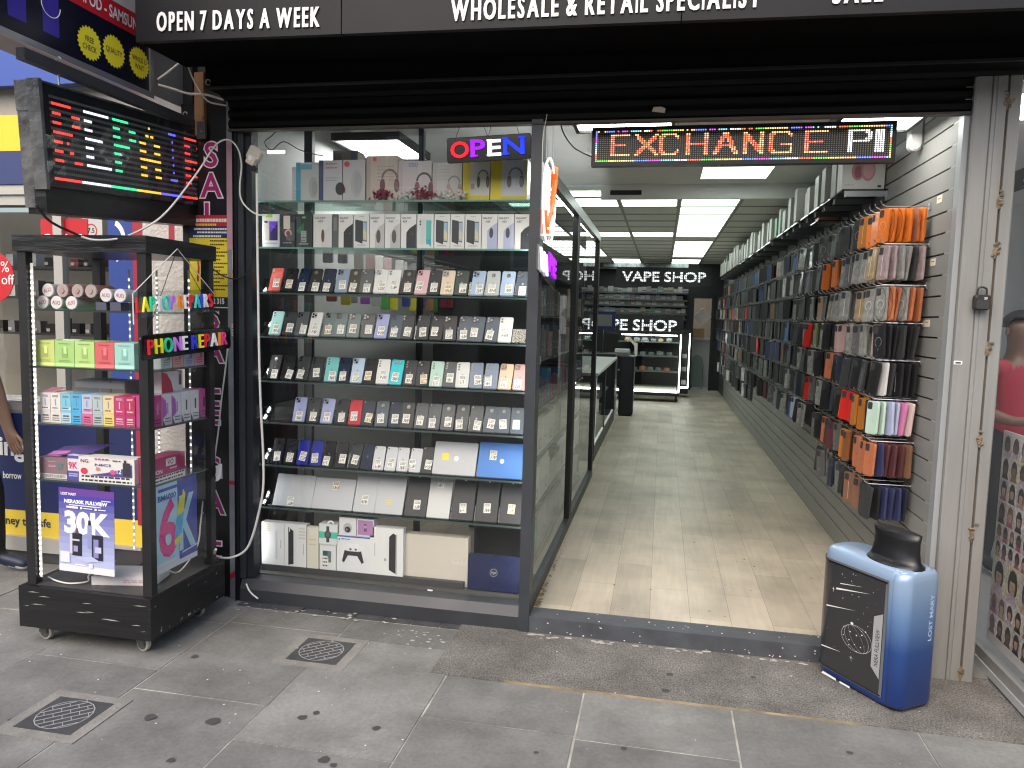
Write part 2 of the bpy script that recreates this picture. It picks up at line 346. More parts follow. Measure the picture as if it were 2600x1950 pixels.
dn = n.new('ShaderNodeTexNoise'); dn.inputs['Scale'].default_value = 2.2; dn.inputs['Detail'].default_value = 8; l.new(tc.outputs['Object'], dn.inputs['Vector'])
dr = n.new('ShaderNodeMapRange'); dr.inputs[1].default_value = .32; dr.inputs[2].default_value = .6; dr.inputs[3].default_value = .74; dr.inputs[4].default_value = 1.08; l.new(dn.outputs[0], dr.inputs[0])
mx2 = n.new('ShaderNodeMix'); mx2.data_type = 'RGBA'; mx2.blend_type = 'MULTIPLY'; mx2.inputs[0].default_value = 1; l.new(mx.outputs[2], mx2.inputs[6]); l.new(dr.outputs[0], mx2.inputs[7])
l.new(mx2.outputs[2], b.inputs['Base Color']); b.inputs['Roughness'].default_value = 0.42; b.inputs['Specular IOR Level'].default_value = 0.4
f = MB(); f.box(-2.25, 1.30, 3.83, 20.5, 0, FZ); structure(f.build('shop_floor', wood))
STEPM = mat((0.060, 0.066, 0.076), 0.6, noise=0.3, nscale=9, bump=0.3, bscale=30)
f = MB(); f.box(-0.63, 1.27, 3.695, 3.83, 0, FZ + .001); st = structure(f.build('entrance_step', STEPM))
f = MB()
for i in range(34):
    x = random.uniform(-.6, 1.0); z = random.choice((random.uniform(.01, .03), random.uniform(.005, .07)))
    r = random.uniform(.001, .004); f.add([(x + 1.6 * r * math.cos(a), 3.6935, z + r * math.sin(a)) for a in (0, 1.1, 2.2, 3.3, 4.4, 5.4)], [(0, 1, 2, 3, 4, 5)])
for i in range(26): blob(f, random.uniform(-.55, 1.1), random.uniform(3.72, 3.82), random.uniform(.002, .006), FZ + .002, 6)
structure(f.build('step_paint_chips', mat((.7, .68, .63), .8)))
f = MB()
for i in range(90): t_ = random.random() ** 1.8; blob(f, -.598 + abs(random.gauss(0, .010)), 3.845 + 1.3 * t_, random.uniform(.004, .013) * (1.2 - t_), FZ + .0016 + .0001 * (i % 7), 8)
for i in range(26): blob(f, random.uniform(-.5, 1.1), random.uniform(3.9, 6.5), random.choice((.003, .005, .008)), FZ + .0015, 8)
structure(f.build('floor_grime', mat((.17, .125, .07), .9, noise=.5, nscale=50)))
WALLP = mat((0.42, 0.43, 0.42), 0.7, noise=0.05)
f = MB(); f.box(-2.31, -2.25, 3.80, 17.0, 0, 2.95); structure(f.build('wall_left', mat((0.50, 0.52, 0.51), 0.6)))
f = MB(); f.box(1.30, 1.40, 3.76, 20.6, 0, 2.98); structure(f.build('wall_right', WALLP))
BACKM = mat((0.012, 0.012, 0.016), 0.5)
f = MB(); f.box(-2.31, 0.62, 17.0, 17.1, 0, 2.95); f.box(1.06, 1.30, 17.0, 17.1, 0, 2.95); f.box(0.62, 1.06, 17.0, 17.1, 2.12, 2.95); structure(f.build('wall_back', BACKM))
f = MB(); f.box(-1.5, 1.30, 20.4, 20.5, 0, 2.9); structure(f.build('wall_store_room', mat((.07, .06, .045), .8, noise=.2)))
# ceilings
CEIL = mat((0.80, 0.81, 0.79), 0.8, noise=0.03)
f = MB(); f.box(-2.31, 1.30, 3.80, 7.55, 2.90, 2.98); structure(f.build('ceiling', CEIL))
f = MB(); f.box(-0.64, 1.30, 7.50, 7.56, 2.762, 2.899); f.box(-.55, -.25, 7.495, 7.4999, 2.80, 2.845, 1); structure(f.build('ceiling_bulkhead', [CEIL, INK]))
f = MB(); tz = 2.80; P6 = 0.60
TILE = mat((0.78, 0.78, 0.73), 0.85, noise=0.06, nscale=30, bump=0.25, bscale=120); GRID = mat((0.34, 0.34, 0.31), 0.6)
panels = []
X0 = 0.115
for i in range(-4, 3):
    for j in range(16):
        xa, ya = X0 + i * P6, 7.66 + j * P6
        xb = min(xa + P6, 1.30)
        if xa >= 1.29 or ya > 16.6: continue
        lit = (i == 0 and (j < 6 or 7 <= j < 12)) or (j in (0, 5) and i in (-1, -2, -3)) or (i == -3 and 7 <= j < 12) or (j in (13, 14) and i in (-2, 0))
        if lit: panels.append((xa, ya, i, j))
        else: f.box(xa + .012, xb - .012, ya + .012, ya + P6 - .012, tz, tz + .01, 0)
        f.box(xa - .014, xa + .014, ya, ya + P6, tz - .006, tz + .012, 1); f.box(xa + .014, xb - .014, ya - .026, ya + .026, tz - .006, tz + .012, 1)
f.box(-2.3, 1.3, 7.56, 17.0, 2.86, 2.9, 0)
structure(f.build('tile_ceiling', [TILE, GRID]))
PANEL = mat((0.90, 1.0, 0.93), .6, emit=2.6, ecol=(0.88, 1.0, 0.92)); FRAMEW = mat((.7, .7, .7), .5)
pan_me = None
pos_words = {0: 'right lit column', -1: 'next column left', -2: 'second column left', -3: 'third column left'}
for q, (xa, ya, i, j) in enumerate(panels):
    if pan_me is None:
        h = P6 / 2 - .013
        pf = MB(); [pf.box(*a, 0, .012) for a in ((-h, h, -h, -h + .012), (-h, h, h - .012, h), (-h, -h + .012, -h + .012, h - .012), (h - .012, h, -h + .012, h - .012))]
        pd = MB(); pd.box(-h + .012, h - .012, -h + .012, h - .012, .003, .010)
        t = thing('ceiling_light', '', 'light'); fr = pf.build('frame', FRAMEW, t); df = pd.build('diffuser', PANEL, t); pan_me = (fr.data, df.data)
    else:
        t = thing('ceiling_light', '', 'light'); inst('frame', pan_me[0], t); inst('diffuser', pan_me[1], t)
    t.location = (xa + P6 / 2, ya + P6 / 2, tz - .003)
    tag(t, f'square lit ceiling panel in the {pos_words[i]}, {ordn(j)} tile row from the entrance', 'light', 'light panels in the tiled ceiling')
# bright box lamps just inside the door
LAMP = glow((1.0, 1.0, 0.97), 9.0)
def box_lamp(x0, x1, y0, y1, z, lab):
    t = thing('panel_lamp', lab, 'light', None, ((x0 + x1) / 2, (y0 + y1) / 2, z)); a, b = (x1 - x0) / 2, (y1 - y0) / 2
    f = MB(); [f.box(*q) for q in ((-a, a, -b, -b + .02, 0, .05), (-a, a, b - .02, b, 0, .05), (-a, -a + .02, -b + .02, b - .02, 0, .05), (a - .02, a, -b + .02, b - .02, 0, .05), (-a + .02, a - .02, -b + .02, b - .02, .03, .05))]; f.build('housing', BLACK, t)
    f = MB(); f.box(-a + .02, a - .02, -b + .02, b - .02, .012, .028); f.build('diffuser', LAMP, t)
    f = MB(); [f.cyl((sx * a * .8, sy * b * .7, .05), (sx * a * .8, sy * b * .7, 2.90 - z), .002, 5) for sx in (-1, 1) for sy in (-1, 1)]; f.build('suspension_wire', DARKCABLE, t)
box_lamp(-0.49, 0.02, 3.86, 4.10, 2.585, 'bright flat lamp hanging inside the door behind the left end of the moving sign')
box_lamp(0.78, 1.17, 3.84, 4.22, 2.585, 'bright flat lamp hanging beside the slatted wall above the moving sign')
box_lamp(-2.17, -1.70, 4.72, 5.38, 2.72, 'bright flat lamp above the headphone boxes inside the window')
for k, (x, y) in enumerate(((-0.05, 5.9), (0.86, 6.0))):
    t = thing('downlight', ('small round downlight under the left part of the moving sign', 'small round downlight beside the box shelf')[k], 'light', 'recessed downlights', (x, y, 2.899))
    f = MB(); f.annulus(.055, .038, Matrix(), -.004); f.build('trim_ring', STEEL, t)
    f = MB(); f.poly(ring(.038, 14), Matrix(), -.003); f.build('lens', glow((1, 1, .95), 4.0), t)
for k, (xa, xb, ya, yb) in enumerate(((0.27, 0.86, 6.62, 7.18), (0.27, 0.86, 5.60, 6.10), (0.62, 0.98, 3.98, 4.30))):
    t = thing('ceiling_light', ('square lit panel flush in the plain ceiling just before the bulkhead', 'square lit panel flush in the plain ceiling just under the moving sign', 'small lit panel flush in the plain ceiling nearest the door above the moving sign')[k], 'light', 'light panels in the plain ceiling', ((xa + xb) / 2, (ya + yb) / 2, 2.899))
    a, b = (xb - xa) / 2, (yb - ya) / 2
    f = MB(); [f.box(*q) for q in ((-a, a, -b, -b + .012, -.012, 0), (-a, a, b - .012, b, -.012, 0), (-a, -a + .012, -b + .012, b - .012, -.012, 0), (a - .012, a, -b + .012, b - .012, -.012, 0))]; f.build('frame', FRAMEW, t)
    f = MB(); f.box(-a + .012, a - .012, -b + .012, b - .012, -.009, -.001); f.build('diffuser', PANEL, t)

# ================================================================== SHOP FRONT
XL, XR = -2.20, -0.66
t = thing('shop_window', 'tall glazed shop window in dark grey metal frame full of phones', 'shop window')
f = MB(); prof = [(3.70, 0.004), (3.70, 0.075), (3.725, 0.125), (3.80, 0.128), (3.80, 0.004)]
vs = [(x, y, z) for x in (XL - .03, -.66) for y, z in prof]; k = len(prof)
f.add(vs, [(i, (i + 1) % k, k + (i + 1) % k, k + i) for i in range(k)] + [tuple(reversed(range(k))), tuple(range(k, 2 * k))]); f.build('sill', CHAR, t)
f = MB(); f.box(XL - .05, XL - .002, 3.715, 3.79, .129, 2.60); f.build('jamb', CHAR, t)
f = MB(); f.box(XL, XL + .035, 3.735, 3.80, .129, 2.60); f.build('inner_jamb', mat((.02, .023, .03), .4), t)
f = MB(); f.box(-.659, -.605, 3.69, 3.80, .006, 2.58); f.build('corner_post', mat((0.036, 0.041, 0.048), 0.42, noise=.1), t)
f = MB(); f.quad((XL + .036, 3.755, .129), (-.66, 3.755, .129), (-.66, 3.755, 2.6), (XL + .036, 3.755, 2.6)); f.build('glass_pane', glass_mat((.94, .96, .95), 0, 1.5, 1.5), t)
f = MB(); f.box(-2.24, -.62, 3.82, 4.22, .085, .128); f.build('display_floor', mat((.07, .07, .065), .6), t)
f = MB(); f.box(-2.249, -2.24, 3.81, 4.4, .1, 2.22); f.build('side_lining', mat((.018, .02, .022), .5), t)
SZ = [2.206, 1.957, 1.710, 1.469, 1.222, 0.990, 0.748, 0.505]          # shelf heights, top to bottom
for i, z in enumerate(SZ):
    f = MB(); f.box(-2.225, -.668, 3.85, 4.20, z - .010, z - .001); f.box(-2.225, -.668, 3.846, 3.8499, z - .010, z - .001, 1)
    f.build('shelf', [SHELFG if i < 2 else mat((.045, .06, .056), .15), mat((.16, .30, .26), .2) if i < 2 else mat((.05, .075, .07), .3)], t)
f = MB(); f.box(-2.10, -2.05, 4.205, 4.24, .09, 2.88); f.box(-1.40, -1.37, 4.205, 4.24, .09, 2.88); f.box(-.72, -.68, 4.205, 4.24, .09, 2.3); f.build('shelf_uprights', CHAR, t)
LED = glow((1, 1, 1), 20.0)
f = MB(); f.box(-2.236, -2.229, 3.83, 3.845, .15, 2.42)
for i in range(40):
    z = .2 + i * .056
    if i % 5 != 4: f.box(-2.229, -2.222, 3.829, 3.846, z, z + .034, 1)
f.build('led_strip', [PAPER, LED], t)
f = MB(); f.box(-.672, -.6605, 3.805, 3.82, .15, 2.1)
for i in range(36):
    z = .2 + i * .052
    if i % 6 != 5: f.box(-.679, -.6721, 3.805, 3.82, z, z + .03, 1)
f.build('led_strip', [PAPER, LED], t)
# partition of glass running back into the shop
t = thing('glass_partition', 'dark framed glass partition running back beside the entrance floor', 'partition')
px_ = -0.625
f = MB(); f.box(px_ - .02, px_ + .02, 3.801, 7.25, FZ + .001, FZ + .075); f.build('bottom_rail', CHAR, t)
f = MB(); f.obox(Matrix(), px_ - .02, px_ + .02, 3.801, 7.25, 2.33, 2.40); f.build('top_rail', mat((.06, .065, .07), .3), t)
for y0, y1 in ((5.36, 5.42), (5.44, 5.50), (7.15, 7.25)):
    f = MB(); f.box(px_ - .0195, px_ + .0195, y0, y1, FZ + .0755, 2.3295); f.build('upright', BLACK, t)
for y0, y1 in ((3.801, 5.36), (5.50, 7.15)):
    f = MB(); f.quad((px_, y0, FZ + .076), (px_, y1, FZ + .076), (px_, y1, 2.33), (px_, y0, 2.33)); f.build('glass_pane', GLASS, t)
f = MB()
for i in range(56): y = 3.9 + i * .055; f.box(px_ - .034, px_ - .022, y, y + .03, 2.335, 2.35)
f.build('led_strip', glow((1, 1, 1), 26.0), t)

# roller shutter, housing, fascia
t = thing('roller_shutter', 'dark roller shutter wound up above the opening, lowest slats showing', 'shutter')
f = MB(); zt, zb = 2.705, 2.545
for k in range(3):
    z1 = zt - k * .052; pts = [(3.700, z1), (3.686, z1 - .018), (3.690, z1 - .04), (3.704, z1 - .0515), (3.72, z1 - .0515), (3.72, z1)]
    n_ = len(pts); f.add([(x, y, z + (.07 if x > 0 else 0) * 0) for x in (-2.27, 1.275) for y, z in pts], [(i, (i + 1) % n_, n_ + (i + 1) % n_, n_ + i) for i in range(n_)] + [tuple(reversed(range(n_))), tuple(range(n_, 2 * n_))])
f.build('slats', mat((0.0040, 0.0038, 0.0036), .6, .0, spec=.15, noise=.5, nscale=7, bump=.2, stretch=(1, 1, 6)), t)
f = MB(); f.box(-2.27, 1.275, 3.683, 3.725, 2.538, 2.5485); f.build('bottom_bar', mat((.05, .042, .034), .6, noise=.4, nscale=10), t)
f = MB()
for i in range(150): x = -.52 + i * .0037; f.box(x, x + .0012, 3.70, 3.702, 2.525 + random.uniform(0, .006), 2.5379)
f.build('brush_seal', INK, t)
f = MB(); f.add([(-.06 + a, 3.6835, 2.59 + b) for a, b in ((-.03, -.008), (.028, -.016), (.032, .004), (.012, .013), (-.024, .012))], [(0, 1, 2, 3, 4)]); f.build('tape_scrap', mat((.42, .36, .28), .8), t)
t = thing('shutter_housing', 'long black shutter box above the whole shop opening', 'shutter box')
f = MB(); f.box(-2.29, 1.62, 3.52, 3.80, 2.708, 3.25); f.build('casing', mat((0.0025, 0.0025, 0.003), .6, noise=.3, nscale=4, spec=.1), t)
f = MB(); f.box(-2.291, 1.62, 3.505, 3.5195, 2.700, 2.712); f.box(-2.29, 1.62, 3.655, 3.68, 2.690, 2.7075); f.build('lip', mat((.012, .012, .013), .45), t)
f = MB(); f.tube([(-2.272 + .014 * math.cos(a), 3.515, 2.735 + .014 * math.sin(a)) for a in [i * .7 for i in range(9)]], .003); f.build('ring_bolt', STEEL, t)
t = thing('fascia_sign', 'long charcoal fascia board with white capital lettering over the shop', 'shop sign')
YB = 3.15; pL = onY(345, 106, YB); pR = onY(2600, 19, YB)
zB = lambda x: pL.z + (pR.z - pL.z) * (x - pL.x) / (pR.x - pL.x)
f = MB(); vs = []
for x in (pL.x, -1.405, -1.40, 0.02, .024, 2.6):
    vs += [(x, YB, zB(x)), (x, YB, zB(x) + .62), (x, 3.18, zB(x) + .62), (x, 3.18, zB(x))]
for q in (0, 2, 4):
    f.add(vs[q * 4:q * 4 + 8], [(0, 4, 5, 1), (1, 5, 6, 2), (2, 6, 7, 3), (3, 7, 4, 0), (0, 1, 2, 3), (4, 7, 6, 5)])
f.build('board', mat((0.010, 0.0105, 0.012), .5, noise=.12, nscale=3, spec=.22), t)
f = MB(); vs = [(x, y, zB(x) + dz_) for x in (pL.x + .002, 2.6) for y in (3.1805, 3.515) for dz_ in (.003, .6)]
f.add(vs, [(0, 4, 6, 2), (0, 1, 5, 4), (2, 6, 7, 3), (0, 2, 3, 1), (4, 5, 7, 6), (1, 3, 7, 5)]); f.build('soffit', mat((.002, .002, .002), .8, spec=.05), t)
def fascia_text(s, x0, y0, x1, y1, nm='lettering'):
    a = onY(x0, y0, YB - .004); b_ = onY(x1, y1, YB - .004); M = basis(a, b_ - a, (0, 0, 1)); f = MB()
    f.spaced(s, M, .081, (b_ - a).length)
    f.build(nm, mat((.86, .86, .84), .5), t)
fascia_text('OPEN 7 DAYS A WEEK', 398, 79, 812, 67); fascia_text('WHOLESALE & RETAIL SPECIALIST', 1145, 53, 1930, 17); fascia_text('SALE', 2112, 9, 2242, 3)

# aluminium pillar on the right
ALU = mat((0.255, 0.255, 0.245), .42, .08, noise=.10, nscale=5, stretch=(6, 6, .5))
t = thing('shutter_pillar', 'tall aluminium shutter guide pillar with rusty drips at the right of the entrance', 'pillar')
f = MB(); pr = [(1.275, 3.80), (1.275, 3.672), (1.283, 3.666), (1.338, 3.666), (1.340, 3.674), (1.344, 3.674), (1.346, 3.666), (1.360, 3.666), (1.362, 3.662), (1.398, 3.662), (1.400, 3.680), (1.408, 3.680), (1.410, 3.664), (1.452, 3.664), (1.458, 3.670), (1.458, 3.80)]
k = len(pr); f.add([(x, y, z) for z in (.004, 2.688) for x, y in pr], [(i, (i + 1) % k, k + (i + 1) % k, k + i) for i in range(k)] + [tuple(range(k, 2 * k))]); f.build('guide_channel', ALU, t)
RUST = mat((.19, .14, .09), .9, noise=.5, nscale=40); GUNK = mat((.22, .175, .12), .95, noise=.7, nscale=60, bump=1, bscale=90)
for z in (2.59, 2.17, 1.96, 1.53, 1.13, .70, .05):
    f = MB()
    for i in range(7):
        M = Matrix.Translation((1.404 + random.gauss(0, .006), 3.660, z + random.gauss(0, .016))); f.obox(M @ Matrix.Rotation(random.random() * 3, 4, (1, .4, .7)), -.0045, .0045, -.004, .004, -.008, .008)
    f.build('old_filler', GUNK, t)
    f = MB(); n_ = 12; f.add([(1.402 + .013 * math.sin(a) * random.uniform(.5, 1.2), 3.6612 - .0005, z - .01 + .032 * math.cos(a) * random.uniform(.7, 1.3)) for a in [2 * PI * i / n_ for i in range(n_)]], [tuple(range(n_))]); f.build('rust_stain', RUST, t)
f = MB(); a = onY(2423, 916, 3.66); f.box(a.x, a.x + .034, 3.663, 3.6655, a.z - .016, a.z); f.box(a.x + .006, a.x + .028, 3.662, 3.6629, a.z - .012, a.z - .005, 1); f.build('number_label', [WHITE, INK], t)
f = MB(); f.box(1.2505, 1.274, 3.70, 3.82, FZ, 2.66); f.build('edge_trim', mat((.34, .36, .37), .4, .2), t)
f = MB(); f.box(1.4003, 1.4077, 3.676, 3.6795, .06, 2.6); f.build('rust_line', mat((.10, .07, .045), .9, noise=.6, nscale=6), t)
# lock box on the pillar
c = onY(2491, 768, 3.64)
t = thing('key_safe', 'black combination key safe hanging by its shackle on the metal pillar', 'lock box', loc=(c.x, 3.655, c.z))
f = MB(); f.prism(rrect(.062, .066, .012), FY(0, 0, 0), 0, .034, bev=.006); f.build('body', mat((.018, .018, .019), .55), t)
f = MB(); f.prism(rrect(.052, .040, .008), FY(0, -.0345, -.010), 0, .004, bev=.002); f.build('cover', mat((.03, .03, .031), .7), t)
f = MB(); f.tube(curve([(-.017, -.015, .03), (-.017, -.015, .052), (-.010, -.015, .064), (.003, -.015, .066), (.016, -.015, .060), (.019, -.015, .048), (.019, -.015, .03)]), .0042, 8); f.build('shackle', mat((.02, .02, .02), .4), t, True)
f = MB(); f.text('20', FY(.004, -.0345, .013), h=.009, bold=.02); f.build('number', WHITE, t)

f = MB(); f.box(-2.58, 6.0, 3.81, 3.92, 2.992, 4.6); f.box(-2.58, -2.32, 3.81, 3.92, 2.6, 2.9915); structure(f.build('upper_wall', mat((.05, .05, .05), .8, noise=.2)))
# ---- left pier, black board with vertical SALE lettering
t = thing('sale_board', 'tall black board with pink white-edged SALE lettering running down beside the display cabinet', 'sign')
f = MB(); f.box(-2.58, -2.312, 3.742, 3.80, .004, 2.70); f.build('board', mat((.008, .008, .009), .35), t)
for q, (ch, y) in enumerate(zip('SALE SALE SALE'.replace(' ', ''), (392, 470, 545, 635, 805, 890, 968, 1048, 1190, 1275, 1355, 1440))):
    p = onY(548, y, 3.742); M = FY(-2.405, 3.7405, p.z - .062)
    f = MB(); f.text(ch, M, h=.125, align='c', bold=.055, mi=0, z=0); f.text(ch, M, h=.125, align='c', bold=.018, mi=1, z=.0018); f.build('letter', [WHITE, mat((.36, .02, .16), .5)], t)
t = thing('metal_pier', 'narrow scuffed grey metal pier covered in stickers at the left of the window', 'pier')
f = MB(); f.box(-2.310, -2.252, 3.735, 3.80, .003, 2.70); f.build('face', mat((.25, .26, .28), .5, .2, noise=.18, nscale=7), t)
f = MB(); f.box(-2.3105, -2.2515, 3.7335, 3.7349, 1.93, 2.50); f.build('pink_paint', mat((.52, .30, .36), .6, noise=.1), t)
f = MB(); p = onY(600, 1227, 3.73); f.box(-2.3105, -2.2515, 3.7335, 3.7349, p.z - .011, p.z + .011); p = onY(600, 1460, 3.73)
f.add([(-2.310, 3.7335, p.z - .03), (-2.252, 3.7335, p.z + .005), (-2.252, 3.7335, p.z + .045), (-2.310, 3.7335, p.z)], [(0, 1, 2, 3)]); f.build('red_paint', mat((.42, .02, .05), .6), t)
STK = ((600, 545, 22, 34, (.75, .28, .03), 'orange advert sticker at the top of the grey pier'), (601, 610, 22, 36, (.75, .7, .68), 'white calendar style sticker below the orange one'), (597, 660, 17, 52, (.62, .60, .55), 'white sticker with a red foot and black figure'), (607, 690, 6, 60, (.80, .60, .05), 'thin yellow strip sticker on the grey pier'),
       (597, 700, 20, 22, (.62, .32, .12), 'brown sticker half torn on the grey pier'), (603, 752, 24, 28, (.74, .66, .62), 'pale printed sticker below the yellow strip'), (603, 795, 24, 34, (.02, .10, .10), 'dark teal sticker with pale lines'), (597, 838, 20, 34, (.60, .60, .58), 'black and white torn sticker above the yellow note'), (605, 882, 24, 38, (.85, .68, .04), 'yellow note with red heading on the grey pier'), (606, 915, 24, 26, (.42, .44, .46), 'grey printed label under the yellow note'), (604, 980, 22, 38, (.72, .71, .68), 'white torn paper label low on the grey pier'))
for k, (px, py, w_, h_, c_, lb) in enumerate(STK):
    p = onY(px, py, 3.733); s_ = 3.74 / 1880
    f = MB(); f.box(p.x - w_ * s_ / 2, p.x + w_ * s_ / 2, 3.7315, 3.7334, p.z - h_ * s_ / 2, p.z + h_ * s_ / 2)
    for q in range(4):
        zz = p.z + h_ * s_ * (.36 - .22 * q); wq = w_ * s_ * random.uniform(.22, .42); f.box(p.x - wq, p.x + wq * random.uniform(.3, 1), 3.7306, 3.7314, zz - h_ * s_ * .05, zz + h_ * s_ * .03, 1)
    tag(f.build('sticker', [mat(c_, .6), mat((.45, .03, .03), .6) if k in (1, 8, 2) else (mat((.6, .6, .6), .6) if k in (6,) else INK)]), lb, 'sticker', 'stickers on the grey pier')
t = thing('metal_jamb', 'black folded metal shutter guide between the grey pier and the window', 'jamb')
f = MB(); f.box(-2.2515, -2.2505, 3.69, 3.80, .004, 2.70); f.box(-2.2504, -2.235, 3.705, 3.80, .004, 2.70); f.box(-2.2349, -2.2505 + .0005, 3.72, 3.80, .004, 2.7) if False else None; f.build('channel', mat((.008, .009, .012), .35), t)
f = MB(); f.box(-2.640, -2.585, 3.745, 3.80, 2.36, 3.1); f.build('timber_strip', mat((.30, .16, .08), .7, noise=.2), t) if False else None
t = thing('timber_batten', 'short brown timber batten above the black sale board', 'batten')
a = onY(497, 186, 3.73); b_ = onY(522, 345, 3.73); f = MB(); f.box(a.x, b_.x, 3.715, 3.741, b_.z, a.z); f.build('wood', mat((.33, .17, .085), .7, noise=.2, nscale=10), t)
f = MB(); f.box(b_.x - .035, b_.x + .015, 3.705, 3.7149, b_.z - .02, b_.z + .07); f.build('bracket', mat((.05, .05, .055), .5), t)
for py in (297, 334): p = onY(512, py, 3.7); f = MB(); f.cyl((p.x, 3.7049, p.z), (p.x, 3.699, p.z), .006, 8); f.build('bolt', STEEL, t)
t = thing('black_post', 'black square post behind the junction box beside the fascia', 'post')
a = onY(466, 100, 3.78); b_ = onY(493, 100, 3.78); f = MB(); f.box(a.x, b_.x, 3.76, 3.80, 2.3, 3.4); f.build('post', mat((.012, .012, .014), .5), t)
# price poster
a = onY(480, 546, 3.737); b_ = onY(587, 790, 3.737)
t = thing('repair_poster', 'yellow repair price poster with red and navy heading on the black board', 'poster')
f = MB(); hh = a.z - b_.z; bx0, bx1 = a.x, b_.x - .008
for z0, z1, mi in ((0, .145, 3), (.145, .76, 0), (.76, .885, 2), (.885, 1, 1)): f.box(bx0, bx1, 3.7365, 3.7415, b_.z + hh * z0, b_.z + hh * z1, mi)
f.build('sheet', [mat((.80, .62, .03), .5), mat((.50, .02, .03), .5), mat((.02, .03, .10), .5), BLACK], t)
f = MB(); wd = bx1 - bx0
for k, (zf, x0, x1, mi, hf) in enumerate([(.945, .05, .95, 0, .035), (.90, .05, .68, 1, .022), (.855, .12, .96, 0, .02), (.82, .2, .98, 0, .018), (.78, .1, .8, 0, .022)]):
    x = x0
    while x < x1: q = random.uniform(.03, .07); f.box(bx0 + wd * x, bx0 + wd * min(x + q, x1), 3.7355, 3.7364, b_.z + hh * (zf - hf / 2), b_.z + hh * (zf + hf / 2), mi); x += q + .012
for k in range(14):
    x = .52
    while x < .95 - .1 * (k % 3): q = random.uniform(.025, .05); f.box(bx0 + wd * x, bx0 + wd * (x + q), 3.7355, 3.7364, b_.z + hh * (.725 - .039 * k), b_.z + hh * (.74 - .039 * k), 2); x += q + .012
f.build('small_print', [PAPER, mat((.85, .55, .05), .5), mat((.05, .035, .02), .6)], t)
f = MB(); f.text('2 315', FY(bx0 + wd * .58, 3.7358, b_.z + hh * .075), h=hh * .055, bold=.04, xs=.75); f.box(bx0 + wd * .6, bx0 + wd * .98, 3.7355, 3.7364, b_.z + hh * .03, b_.z + hh * .04); f.build('phone_number', WHITE, t)
f = MB(); M = FY(bx0 + wd * .2, 3.7358, b_.z + hh * .45)
for dx, dz, s_ in ((0, 0, 1), (.045, -.12, 1.3), (-.02, .08, .6)): f.poly([(dx + s_ * x, dz + s_ * y) for x, y in ((-.006, -.07), (.006, -.075), (.013, 0), (.008, .05), (-.004, .05), (.002, 0))], M)
f.build('red_tool_picture', mat((.42, .02, .02), .5), t)

# ================================================================== LEFT NEIGHBOUR (money transfer shop)
YN = 3.96
W = lambda px, py, y=YN: onY(px, py, y)
t = thing('money_shop_front', 'neighbouring shop front with blue boards and a yellow stripe at the left edge', 'shop front')
f = MB(); f.box(-6.5, -2.582, 3.97, 4.05, .95, 1.0); f.box(-6.5, -2.585, 3.975, 4.06, .0, .95); f.box(-6.5, -2.585, 3.99, 4.06, 2.2, 3.6); f.build('wall', mat((.30, .29, .27), .7, noise=.1), t)
f = MB(); f.box(-6.5, -3.02, 3.955, 3.9745, .325, .935); f.build('blue_board', mat((.012, .022, .10), .4), t)
f = MB(); f.box(-6.5, -3.02, 3.953, 3.9745, .165, .3245); f.build('yellow_stripe', mat((.82, .60, .06), .45), t)
f = MB(); f.box(-6.5, -3.02, 3.93, 3.9745, .075, .1645); f.build('stone_sill', mat((.40, .39, .36), .7, noise=.1), t)
f = MB(); f.box(-6.5, -3.02, 3.952, 3.9745, .004, .0745); f.build('plinth', mat((.05, .05, .05), .7), t)
f = MB(); f.box(-6.5, -3.0, 3.90, 3.9699, 2.88, 3.6); f.build('blue_fascia', mat((.03, .075, .34), .4), t)
f = MB(); f.box(-6.5, -3.3, 3.935, 3.9899, 2.515, 2.722); f.build('yellow_panel', mat((.80, .55, .03), .45), t)
f = MB(); f.box(-6.5, -3.3, 3.936, 3.9899, 2.32, 2.5148); f.build('navy_panel', mat((.025, .04, .14), .45), t)
f = MB(); f.box(-6.5, -3.22, 3.945, 3.9899, 2.20, 2.319); f.box(-6.5, -3.22, 3.93, 3.9449, 2.26, 2.29); f.box(-3.58, -3.52, 3.94, 3.9899, .94, 2.199); f.build('window_frame', mat((.42, .41, .38), .5), t)
f = MB(); f.quad((-6.5, 3.975, .95), (-3.22, 3.975, .95), (-3.22, 3.975, 2.2), (-6.5, 3.975, 2.2)); f.build('glass_pane', glass_mat((.85, .85, .82), 0, 1.5, 2.2), t)
f = MB(); f.box(-6.5, -3.22, 5.0, 5.05, .9, 2.3); f.build('inner_wall', mat((.40, .37, .31), .8, noise=.2, nscale=2), t)
f = MB(); f.box(-3.21, -3.05, 3.945, 3.9745, .94, 2.45); f.build('blue_pilaster', mat((.025, .06, .28), .45), t)
f = MB(); f.annulus(.10, .075, FY(-3.19, 3.944, 1.99), .001, 0, 20, -1.2, 1.2, 1.3); f.build('white_curve', WHITE, t)
f = MB(); f.box(-3.049, -2.97, 3.945, 3.9745, .3, 2.45); f.build('red_pilaster', mat((.36, .02, .04), .5), t)
f = MB(); f.box(-2.969, -2.585, 3.93, 3.9745, .30, 3.6); f.build('rendered_pier', mat((.56, .53, .50), .9, noise=.1, bump=1.0, bscale=45), t)
f = MB(); p = W(444, 585); f.box(p.x - .018, p.x + .018, 3.9285, 3.9299, p.z - .06, p.z + .06); f.build('red_mark', mat((.38, .03, .05), .7), t)
f = MB(); a = W(0, 1153, 3.953); f.text('ing', FY(a.x - .005, 3.953, a.z), h=.115, bold=.03, ext=0); f.build('lettering', WHITE, t)
f = MB(); a = W(8, 1213, 3.953); f.text('borrow', FY(a.x, 3.953, a.z), width=.135, h=.042, bold=.015); f.build('lettering', WHITE, t)
